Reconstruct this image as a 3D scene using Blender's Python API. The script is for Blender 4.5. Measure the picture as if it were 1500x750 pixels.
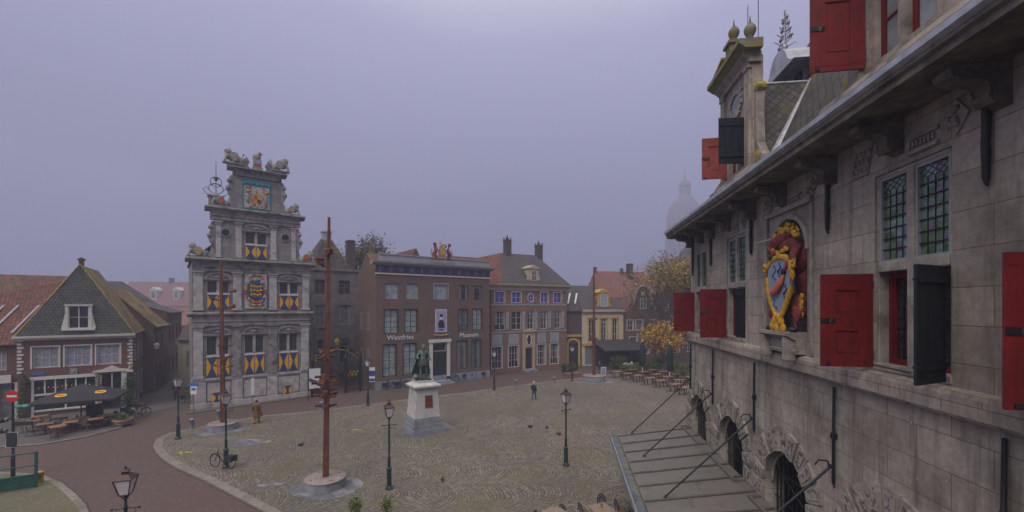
import bpy, math, random
from math import sin, cos, pi, radians, sqrt, atan2
from mathutils import Vector, Matrix
for o in list(bpy.data.objects): bpy.data.objects.remove(o)
S = bpy.context.scene
COL = S.collection
# ---------------------------------------------------------------- camera
cd = bpy.data.cameras.new('camera'); cam = bpy.data.objects.new('camera', cd); COL.objects.link(cam)
cam.location = (0, 0, 9.0); cam.rotation_euler = (pi/2, 0, 0)
cd.sensor_width = 36; cd.lens = 36*630/1500; cd.shift_y = 73/1500
cd.clip_start = 0.1; cd.clip_end = 2000
S.camera = cam
# ---------------------------------------------------------------- sky, sun, exposure
SUN_EL, SUN_ROT = radians(50), radians(210)
w = bpy.data.worlds.new('World'); S.world = w; w.use_nodes = True
nt = w.node_tree; N = nt.nodes; L = nt.links; N.clear()
wo = N.new('ShaderNodeOutputWorld')
sky = N.new('ShaderNodeTexSky'); sky.sky_type = 'NISHITA'; sky.sun_disc = False
sky.sun_elevation = SUN_EL; sky.sun_rotation = SUN_ROT; sky.air_density = 1; sky.dust_density = 3
b1 = N.new('ShaderNodeBackground'); b1.inputs[1].default_value = 0.05
L.new(sky.outputs[0], b1.inputs[0])
# overcast fog layer: brighter overhead, lavender towards the horizon
tc = N.new('ShaderNodeTexCoord'); sp = N.new('ShaderNodeSeparateXYZ'); L.new(tc.outputs['Generated'], sp.inputs[0])
nz = N.new('ShaderNodeTexNoise'); nz.inputs['Scale'].default_value = 1.3; nz.inputs['Detail'].default_value = 2
L.new(tc.outputs['Generated'], nz.inputs['Vector'])
ad = N.new('ShaderNodeMath'); ad.operation = 'MULTIPLY_ADD'; ad.inputs[1].default_value = 0.12; 
L.new(nz.outputs[0], ad.inputs[0]); L.new(sp.outputs['Z'], ad.inputs[2])
cr = N.new('ShaderNodeValToRGB'); L.new(ad.outputs[0], cr.inputs[0])
e = cr.color_ramp.elements
e[0].position = 0.0; e[0].color = (.14, .155, .25, 1)
e[1].position = 1.0; e[1].color = (2.6, 2.35, 2.1, 1)
for p_, c_ in ((.32, (.205, .218, .335, 1)), (.60, (.50, .505, .72, 1)), (.78, (1.2, 1.15, 1.22, 1))):
    q_ = e.new(p_); q_.color = c_
b2 = N.new('ShaderNodeBackground'); b2.inputs[1].default_value = 1.0; L.new(cr.outputs[0], b2.inputs[0])
mx = N.new('ShaderNodeMixShader'); mx.inputs[0].default_value = 0.9
L.new(b1.outputs[0], mx.inputs[1]); L.new(b2.outputs[0], mx.inputs[2]); L.new(mx.outputs[0], wo.inputs[0])
sd = bpy.data.lights.new('sun', 'SUN'); sd.energy = 2.35; sd.angle = radians(35); sd.color = (1, .89, .76)
so = bpy.data.objects.new('sun', sd); COL.objects.link(so)
so.rotation_euler = (pi/2 - SUN_EL, 0, pi - SUN_ROT); so.location = (0, 0, 60)
S.view_settings.view_transform = 'Standard'; S.view_settings.look = 'None'
S.view_settings.exposure = 0.0; S.view_settings.gamma = 1; S.view_settings.use_curve_mapping = False
S.render.engine = 'CYCLES'
S.cycles.max_bounces = 5; S.cycles.diffuse_bounces = 3; S.cycles.glossy_bounces = 2; S.cycles.transmission_bounces = 3
S.cycles.volume_bounces = 1; S.cycles.transparent_max_bounces = 6
S.cycles.use_denoising = True; S.cycles.caustics_reflective = False; S.cycles.caustics_refractive = False
S.cycles.sample_clamp_indirect = 4
HAZE_DENSITY = 0.0019

# ---------------------------------------------------------------- geometry helpers
F_, CX_, HY_, H_ = 630., 750., 448., 9.
def gp(px, py, z=0.0):
    Y = (H_-z)*F_/(py-HY_); return ((px-CX_)/F_*Y, Y)

class MB:
    def __init__(s): s.v = []; s.f = []; s.m = []; s.s = []; s.uv = []; s.M = Matrix.Identity(4)
    def add(s, vs, fs, m=0, sm=False):
        b = len(s.v); vs = [Vector(v) for v in vs]
        s.v += [s.M @ v for v in vs]
        for f in fs:
            s.f.append([b+i for i in f]); s.m.append(m); s.s.append(sm)
            n = Vector((0, 0, 0))
            for i in range(len(f)):
                a, c = vs[f[i]], vs[f[(i+1) % len(f)]]
                n += Vector(((a.y-c.y)*(a.z+c.z), (a.z-c.z)*(a.x+c.x), (a.x-c.x)*(a.y+c.y)))
            if n.length < 1e-12: n = Vector((0, 0, 1))
            n.normalize()
            if abs(n.z) > .97: t = Vector((1, 0, 0)); bt = Vector((0, 1, 0))
            else:
                t = Vector((0, 0, 1)).cross(n).normalized(); bt = n.cross(t)
            s.uv += [(vs[i].dot(t), vs[i].dot(bt)) for i in f]
        return s
    def box(s, x0, x1, y0, y1, z0, z1, m=0):
        v = [(x0,y0,z0),(x1,y0,z0),(x1,y1,z0),(x0,y1,z0),(x0,y0,z1),(x1,y0,z1),(x1,y1,z1),(x0,y1,z1)]
        return s.add(v, [(0,3,2,1),(4,5,6,7),(0,1,5,4),(1,2,6,5),(2,3,7,6),(3,0,4,7)], m)
    def frus(s, x0, x1, y0, y1, z0, X0, X1, Y0, Y1, z1, m=0):
        v = [(x0,y0,z0),(x1,y0,z0),(x1,y1,z0),(x0,y1,z0),(X0,Y0,z1),(X1,Y0,z1),(X1,Y1,z1),(X0,Y1,z1)]
        return s.add(v, [(0,3,2,1),(4,5,6,7),(0,1,5,4),(1,2,6,5),(2,3,7,6),(3,0,4,7)], m)
    def prism(s, pts, a, b, ax='y', m=0, sm=False):
        """polygon extruded along an axis: ax y -> pts are (x,z); ax x -> pts (y,z); ax z -> pts (x,y)"""
        n = len(pts)
        if ax == 'y': f = lambda p, t: (p[0], t, p[1])
        elif ax == 'x': f = lambda p, t: (t, p[0], p[1])
        else: f = lambda p, t: (p[0], p[1], t)
        ar = sum(pts[i][0]*pts[(i+1) % n][1]-pts[(i+1) % n][0]*pts[i][1] for i in range(n))
        if (ar < 0) != (ax == 'y' and False): pts = pts[::-1] if ar < 0 else pts
        v = [f(p, a) for p in pts]+[f(p, b) for p in pts]
        lo = list(range(n)); hi = [n+i for i in range(n)]
        flip = (ax == 'y')
        fs = [lo if flip else lo[::-1], hi[::-1] if flip else hi]
        s.add(v, fs, m)
        side = [((i, (i+1) % n, n+(i+1) % n, n+i) if not flip else (i, n+i, n+(i+1) % n, (i+1) % n)) for i in range(n)]
        return s.add(v, side, m, sm)
    def quad(s, a, b, c, d, m=0): return s.add([a, b, c, d], [(0, 1, 2, 3)], m)
    def tri(s, a, b, c, m=0): return s.add([a, b, c], [(0, 1, 2)], m)
    def tube(s, pts, r, n=6, m=0, sm=True, caps=True):
        pts = [Vector(p) for p in pts]; k = len(pts)
        if not isinstance(r, (list, tuple)): r = [r]*k
        vs = []; up = Vector((0, 0, 1))
        for i, p in enumerate(pts):
            d = (pts[min(i+1, k-1)]-pts[max(i-1, 0)])
            if d.length < 1e-9: d = Vector((0, 0, 1))
            d.normalize()
            a = d.cross(up)
            if a.length < .05: a = d.cross(Vector((1, 0, 0)))
            a.normalize(); b = d.cross(a)
            for j in range(n):
                t = 2*pi*j/n; vs.append(p+a*cos(t)*r[i]+b*sin(t)*r[i])
        fs = [(i*n+j, i*n+(j+1) % n, (i+1)*n+(j+1) % n, (i+1)*n+j) for i in range(k-1) for j in range(n)]
        s.add(vs, fs, m, sm)
        if caps: s.add(vs, [list(range(n))[::-1], [(k-1)*n+j for j in range(n)]], m)
        return s
    def lathe(s, c, prof, n=12, m=0, sm=True, rot=0):
        cx, cy, cz = c; vs = []
        for r, z in prof:
            for j in range(n):
                t = 2*pi*j/n+rot; vs.append((cx+r*cos(t), cy+r*sin(t), cz+z))
        k = len(prof)
        fs = [(i*n+j, i*n+(j+1) % n, (i+1)*n+(j+1) % n, (i+1)*n+j) for i in range(k-1) for j in range(n)]
        s.add(vs, fs, m, sm); s.add(vs, [list(range(n))[::-1], [(k-1)*n+j for j in range(n)]], m)
        return s
    def blob(s, c, r, m=0, n=8, k=6, jit=0, seed=0, R=None):
        rx, ry, rz = r if isinstance(r, (tuple, list)) else (r, r, r)
        rnd = random.Random(seed); c = Vector(c); vs = []
        for i in range(k+1):
            ph = pi*i/k
            for j in range(n):
                t = 2*pi*j/n; q = 1+jit*(rnd.random()-.5)
                v = Vector((rx*sin(ph)*cos(t)*q, ry*sin(ph)*sin(t)*q, rz*cos(ph)*q))
                if R is not None: v = R @ v
                vs.append(c+v)
        fs = [(i*n+j, (i+1)*n+j, (i+1)*n+(j+1) % n, i*n+(j+1) % n) for i in range(k) for j in range(n)]
        return s.add(vs, fs, m, True)
    def rough(s, amp, freq=4, seed=0):
        from mathutils import noise as mn
        for i, v in enumerate(s.v):
            q = v*freq+Vector((seed*7.1, 0, 0)); s.v[i] = v+mn.noise_vector(q)*amp+mn.noise_vector(q*2.7)*amp*.5
        return s
    def at(s, loc=(0, 0, 0), rz=0, rx=0, ry=0, sc=1):
        s.M = Matrix.Translation(Vector(loc)) @ Matrix.Rotation(rz, 4, 'Z') @ Matrix.Rotation(ry, 4, 'Y') @ Matrix.Rotation(rx, 4, 'X') @ Matrix.Scale(sc, 4)
        return s
    def build(s, name, mats, parent=None, bevel=0):
        me = bpy.data.meshes.new(name); me.from_pydata([tuple(v) for v in s.v], [], s.f)
        if not isinstance(mats, (list, tuple)): mats = [mats]
        for m in mats: me.materials.append(m)
        me.polygons.foreach_set('material_index', s.m); me.polygons.foreach_set('use_smooth', s.s)
        uv = me.uv_layers.new(name='UVMap')
        uv.data.foreach_set('uv', [c for p in s.uv for c in p])
        me.update(); me.validate()
        o = bpy.data.objects.new(name, me); COL.objects.link(o)
        if parent is not None: o.parent = parent
        if bevel:
            b = o.modifiers.new('edge', 'BEVEL'); b.width = bevel; b.segments = 1; b.limit_method = 'ANGLE'
        return o
def bx(*a): return MB().box(*a)
def tag(o, label=None, cat=None, group=None, kind=None):
    if label: o['label'] = label
    if cat: o['category'] = cat
    if group: o['group'] = group
    if kind: o['kind'] = kind
    return o
def thing(name, label, cat, loc=(0, 0, 0), rz=0, group=None):
    o = bpy.data.objects.new(name, None); COL.objects.link(o); o.empty_display_size = .3
    o.location = (loc[0], loc[1], loc[2] if len(loc) > 2 else 0); o.rotation_euler = (0, 0, rz)
    return tag(o, label, cat, group)
KIDS = {}
def dup(root, loc, rz, label, group=None, sc=None):
    if root.name not in KIDS: KIDS[root.name] = True
    r = root.copy(); COL.objects.link(r); r.location = (loc[0], loc[1], loc[2] if len(loc) > 2 else 0); r.rotation_euler = (0, 0, rz)
    r['label'] = label
    if group: r['group'] = group
    if sc: r.scale = (sc, sc, sc)
    for ch in list(root.children):
        c = ch.copy(); COL.objects.link(c); c.parent = r
        for g in ch.children:
            d = g.copy(); COL.objects.link(d); d.parent = c
    return r
def struct(name, mb, m):
    o = mb.build(name, m); o['kind'] = 'structure'; return o

# ---------------------------------------------------------------- materials
def newmat(name):
    m = bpy.data.materials.new(name); m.use_nodes = True; t = m.node_tree
    return m, t.nodes, t.links, t.nodes['Principled BSDF']
def mixc(N, L, a, b, f, mode='MIX', fac=None):
    n = N.new('ShaderNodeMix'); n.data_type = 'RGBA'; n.blend_type = mode
    for sock, val in ((n.inputs[6], a), (n.inputs[7], b)):
        if isinstance(val, tuple): sock.default_value = (*val, 1) if len(val) == 3 else val
        else: L.new(val, sock)
    if fac is not None: n.inputs[0].default_value = fac
    else: L.new(f, n.inputs[0])
    return n.outputs[2]
def ramp(N, L, src, p0, p1):
    r = N.new('ShaderNodeMapRange'); r.inputs[1].default_value = p0; r.inputs[2].default_value = p1; r.clamp = True
    L.new(src, r.inputs[0]); return r.outputs[0]
def tnoise(N, L, vec, sc, det=4, rough=.6):
    n = N.new('ShaderNodeTexNoise'); n.inputs['Scale'].default_value = sc; n.inputs['Detail'].default_value = det
    n.inputs['Roughness'].default_value = rough; L.new(vec, n.inputs['Vector']); return n.outputs[0]
def bump(N, L, P, src, st, dist=.02):
    b = N.new('ShaderNodeBump'); b.inputs['Strength'].default_value = st; b.inputs['Distance'].default_value = dist
    L.new(src, b.inputs['Height']); L.new(b.outputs[0], P.inputs['Normal'])
def mk(name, col, rough=.8, var=.25, sc=3, metal=0, bmp=.2, spec=.3, col2=None, c2p=(.55, .7), c2s=1.0, bs=None, vs=None):
    m, N, L, P = newmat(name); t = N.new('ShaderNodeTexCoord'); v = t.outputs['Object']
    n = tnoise(N, L, v, sc, 5)
    c = mixc(N, L, tuple(x*(1-var) for x in col), tuple(min(1, x*(1+var)) for x in col), ramp(N, L, n, .3, .7))
    if col2:
        v2 = v
        if vs:
            mp = N.new('ShaderNodeMapping'); mp.inputs['Scale'].default_value = (1, 1, vs); L.new(v, mp.inputs[0]); v2 = mp.outputs[0]
        n2 = tnoise(N, L, v2, c2s, 6, .65); c = mixc(N, L, c, col2, ramp(N, L, n2, *c2p))
    L.new(c, P.inputs['Base Color']); P.inputs['Roughness'].default_value = rough; P.inputs['Metallic'].default_value = metal
    P.inputs['Specular IOR Level'].default_value = spec
    if bmp: bump(N, L, P, tnoise(N, L, v, bs or sc*6, 4), bmp)
    return m
def mbrick(name, c1, c2, cm, bw=.22, bh=.065, ms=.009, rough=.85, stain=(.08, .07, .06), sa=.35, bmp=.4, sc2=.35, off=.5, moss=None, mossr=(.55, .7), streak=0, tex_rot=0, squash=1.0, fine=.34, finesc=5):
    m, N, L, P = newmat(name); t = N.new('ShaderNodeTexCoord'); v = t.outputs['UV']; ob = t.outputs['Object']
    vv = v
    if tex_rot:
        mp = N.new('ShaderNodeMapping'); mp.inputs['Rotation'].default_value = (0, 0, tex_rot); L.new(v, mp.inputs[0]); vv = mp.outputs[0]
    b = N.new('ShaderNodeTexBrick'); L.new(vv, b.inputs['Vector']); b.offset = off
    b.inputs['Scale'].default_value = 1; b.inputs['Brick Width'].default_value = bw; b.inputs['Row Height'].default_value = bh
    b.inputs['Mortar Size'].default_value = ms; b.inputs['Mortar Smooth'].default_value = .3; b.inputs['Bias'].default_value = 0
    b.inputs['Color1'].default_value = (*c1, 1); b.inputs['Color2'].default_value = (*c2, 1); b.inputs['Mortar'].default_value = (*cm, 1)
    c = b.outputs['Color']
    nf = tnoise(N, L, ob, finesc, 5, .7)
    c = mixc(N, L, c, tuple(x*.35 for x in c1), ramp(N, L, nf, .75, .35), fac=None) if False else c
    g = N.new('ShaderNodeMapRange'); g.inputs[1].default_value = .25; g.inputs[2].default_value = .75; g.inputs[3].default_value = 1-fine; g.inputs[4].default_value = 1+fine
    L.new(nf, g.inputs[0])
    mul = N.new('ShaderNodeVectorMath'); mul.operation = 'SCALE'; L.new(c, mul.inputs[0]); L.new(g.outputs[0], mul.inputs['Scale']); c = mul.outputs[0]
    n2 = tnoise(N, L, ob, sc2, 6, .65)
    st = ramp(N, L, n2, .45, .75)
    sm_ = N.new('ShaderNodeMath'); sm_.operation = 'MULTIPLY'; sm_.inputs[1].default_value = sa; L.new(st, sm_.inputs[0])
    c = mixc(N, L, c, stain, sm_.outputs[0])
    if streak:
        mp = N.new('ShaderNodeMapping'); mp.inputs['Scale'].default_value = (3.0, .22, 1); L.new(v, mp.inputs[0])
        n3 = tnoise(N, L, mp.outputs[0], 1.0, 5, .7)
        k = N.new('ShaderNodeMath'); k.operation = 'MULTIPLY'; k.inputs[1].default_value = streak; L.new(ramp(N, L, n3, .5, .72), k.inputs[0])
        c = mixc(N, L, c, stain, k.outputs[0])
        mp2 = N.new('ShaderNodeMapping'); mp2.inputs['Scale'].default_value = (2.2, .15, 1); mp2.inputs['Location'].default_value = (5, 2, 0); L.new(v, mp2.inputs[0])
        n5 = tnoise(N, L, mp2.outputs[0], 1.0, 4, .7)
        k5 = N.new('ShaderNodeMath'); k5.operation = 'MULTIPLY'; k5.inputs[1].default_value = streak*.55; L.new(ramp(N, L, n5, .62, .74), k5.inputs[0])
        c = mixc(N, L, c, (.20, .12, .055), k5.outputs[0])
        n6 = tnoise(N, L, ob, 5.5, 2, .5)
        k6 = N.new('ShaderNodeMath'); k6.operation = 'MULTIPLY'; k6.inputs[1].default_value = .6; L.new(ramp(N, L, n6, .74, .78), k6.inputs[0])
        c = mixc(N, L, c, tuple(min(.6, x*2.0) for x in c2), k6.outputs[0])
    if moss:
        n4 = tnoise(N, L, ob, .8, 8, .7); c = mixc(N, L, c, moss, ramp(N, L, n4, *mossr))
    L.new(c, P.inputs['Base Color']); P.inputs['Roughness'].default_value = rough; P.inputs['Specular IOR Level'].default_value = .3
    inv = N.new('ShaderNodeMath'); inv.operation = 'MULTIPLY_ADD'; inv.inputs[1].default_value = -1; L.new(b.outputs['Fac'], inv.inputs[0])
    L.new(tnoise(N, L, ob, 20, 4), inv.inputs[2])
    bump(N, L, P, inv.outputs[0], bmp, .012)
    return m
def mglass(name, col, rough=.12, var=.6, sc=1.7, spec=.5, col2=None):
    m, N, L, P = newmat(name); t = N.new('ShaderNodeTexCoord'); n = tnoise(N, L, t.outputs['Object'], sc, 2)
    c = mixc(N, L, tuple(x*(1-var) for x in col), col2 or tuple(min(1, x*(1+var)) for x in col), ramp(N, L, n, .35, .65))  # light and dark noise in the pane colour stands in for reflections
    L.new(c, P.inputs['Base Color']); P.inputs['Roughness'].default_value = rough; P.inputs['Specular IOR Level'].default_value = spec
    bump(N, L, P, tnoise(N, L, t.outputs['Object'], 3, 2), .08)
    return m
def mstained(name, c1, c2, c3, pw, ph):
    m, N, L, P = newmat(name); t = N.new('ShaderNodeTexCoord')
    mp = N.new('ShaderNodeVectorMath'); mp.operation = 'DIVIDE'; mp.inputs[1].default_value = (pw, ph, 1); L.new(t.outputs['UV'], mp.inputs[0])
    fl = N.new('ShaderNodeVectorMath'); fl.operation = 'FLOOR'; L.new(mp.outputs[0], fl.inputs[0])
    wn = N.new('ShaderNodeTexWhiteNoise'); wn.noise_dimensions = '2D'; L.new(fl.outputs[0], wn.inputs['Vector'])
    r = N.new('ShaderNodeValToRGB'); r.color_ramp.interpolation = 'CONSTANT'; L.new(wn.outputs['Value'], r.inputs[0])
    e = r.color_ramp.elements; e[0].color = (*c1, 1); e[1].position = .35; e[1].color = (*c2, 1)
    q = e.new(.6); q.color = (*c3, 1); q = e.new(.75); q.color = (c1[0]*.6, c1[1]*.7, c1[2]*.7, 1); q = e.new(.9); q.color = (*[a*1.5 for a in c2], 1)
    nf = tnoise(N, L, t.outputs['Object'], 9, 3)
    c = mixc(N, L, r.outputs[0], (.01, .015, .015), ramp(N, L, nf, .45, .9))
    L.new(c, P.inputs['Base Color']); P.inputs['Roughness'].default_value = .18
    bump(N, L, P, tnoise(N, L, t.outputs['Object'], 8, 2), .25)
    return m
def mcobble(name, cols, mort, W=2.1, R=1.35, sz=.115, moss=(.09, .1, .035), mr=(.52, .72)):
    """setts laid in segmental arcs"""
    m, N, L, P = newmat(name); t = N.new('ShaderNodeTexCoord'); ob = t.outputs['Object']
    s = N.new('ShaderNodeSeparateXYZ'); 
    mp = N.new('ShaderNodeMapping'); mp.inputs['Rotation'].default_value = (0, 0, 1.5); L.new(ob, mp.inputs[0]); 
    wob = N.new('ShaderNodeTexNoise'); wob.inputs['Scale'].default_value = .28; wob.inputs['Detail'].default_value = 3; L.new(ob, wob.inputs['Vector'])
    wa = N.new('ShaderNodeVectorMath'); wa.operation = 'MULTIPLY_ADD'; wa.inputs[1].default_value = (1.8, 1.8, 0); L.new(wob.outputs['Color'], wa.inputs[0]); L.new(mp.outputs[0], wa.inputs[2])
    L.new(wa.outputs[0], s.inputs[0])
    def M(op, a, b=None, c=None):
        n = N.new('ShaderNodeMath'); n.operation = op
        for i, x in enumerate((a, b, c)):
            if x is None: continue
            if isinstance(x, (int, float)): n.inputs[i].default_value = x
            else: L.new(x, n.inputs[i])
        return n.outputs[0]
    colid = M('FLOOR', M('DIVIDE', s.outputs[0], W))
    lx = M('SUBTRACT', s.outputs[0], M('MULTIPLY', M('ADD', colid, .5), W))
    arc = M('SQRT', M('SUBTRACT', R*R, M('MULTIPLY', lx, lx)))
    v = M('SUBTRACT', s.outputs[1], arc)
    u = M('MULTIPLY', M('ARCSINE', M('DIVIDE', lx, R)), R)
    u2 = M('ADD', u, M('MULTIPLY', colid, 7.37))
    cb = N.new('ShaderNodeCombineXYZ'); L.new(u2, cb.inputs[0]); L.new(v, cb.inputs[1])
    b = N.new('ShaderNodeTexBrick'); L.new(cb.outputs[0], b.inputs['Vector']); b.inputs['Scale'].default_value = 1
    b.inputs['Brick Width'].default_value = sz*1.25; b.inputs['Row Height'].default_value = sz; b.inputs['Mortar Size'].default_value = sz*.14; b.inputs['Mortar Smooth'].default_value = .6
    b.inputs['Color1'].default_value = (*cols[0], 1); b.inputs['Color2'].default_value = (*cols[1], 1); b.inputs['Mortar'].default_value = (*mort, 1)
    n1 = tnoise(N, L, ob, .35, 6, .7); n2 = tnoise(N, L, ob, 9, 3); n3 = tnoise(N, L, ob, .13, 4)
    rw = N.new('ShaderNodeTexWhiteNoise'); rw.noise_dimensions = '1D'; L.new(M('ADD', M('FLOOR', M('DIVIDE', v, sz)), M('MULTIPLY', colid, .37)), rw.inputs['W'])
    sc_ = N.new('ShaderNodeVectorMath'); sc_.operation = 'SCALE'; L.new(b.outputs['Color'], sc_.inputs[0]); L.new(M('MULTIPLY_ADD', rw.outputs['Value'], .26, .87), sc_.inputs['Scale'])
    c = mixc(N, L, sc_.outputs[0], cols[2], ramp(N, L, n2, .55, .8))
    k = M('MULTIPLY', ramp(N, L, n1, *mr), .75)
    c = mixc(N, L, c, moss, k)
    k2 = M('MULTIPLY', ramp(N, L, n3, .4, .65), .45)
    c = mixc(N, L, c, tuple(x*.55 for x in cols[0]), k2)
    L.new(c, P.inputs['Base Color'])
    L.new(M('MULTIPLY_ADD', n1, -.35, .92), P.inputs['Roughness']); P.inputs['Specular IOR Level'].default_value = .35
    bump(N, L, P, M('MULTIPLY_ADD', b.outputs['Fac'], -1.0, M('MULTIPLY', n2, .6)), .55, .03)
    return m
def mtile(name, c1, c2, cm, moss=None, mr=(.5, .65), tw=.24, th=.30, wav=True, rough=.75, scale_cut=False):
    return mbrick(name, c1, c2, cm, bw=tw, bh=th, ms=.022, rough=rough, stain=tuple(x*.35 for x in c1), sa=.55, bmp=.9, sc2=.7, off=0.5 if scale_cut else 0.0, moss=moss, mossr=mr, fine=.35, finesc=3)

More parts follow.
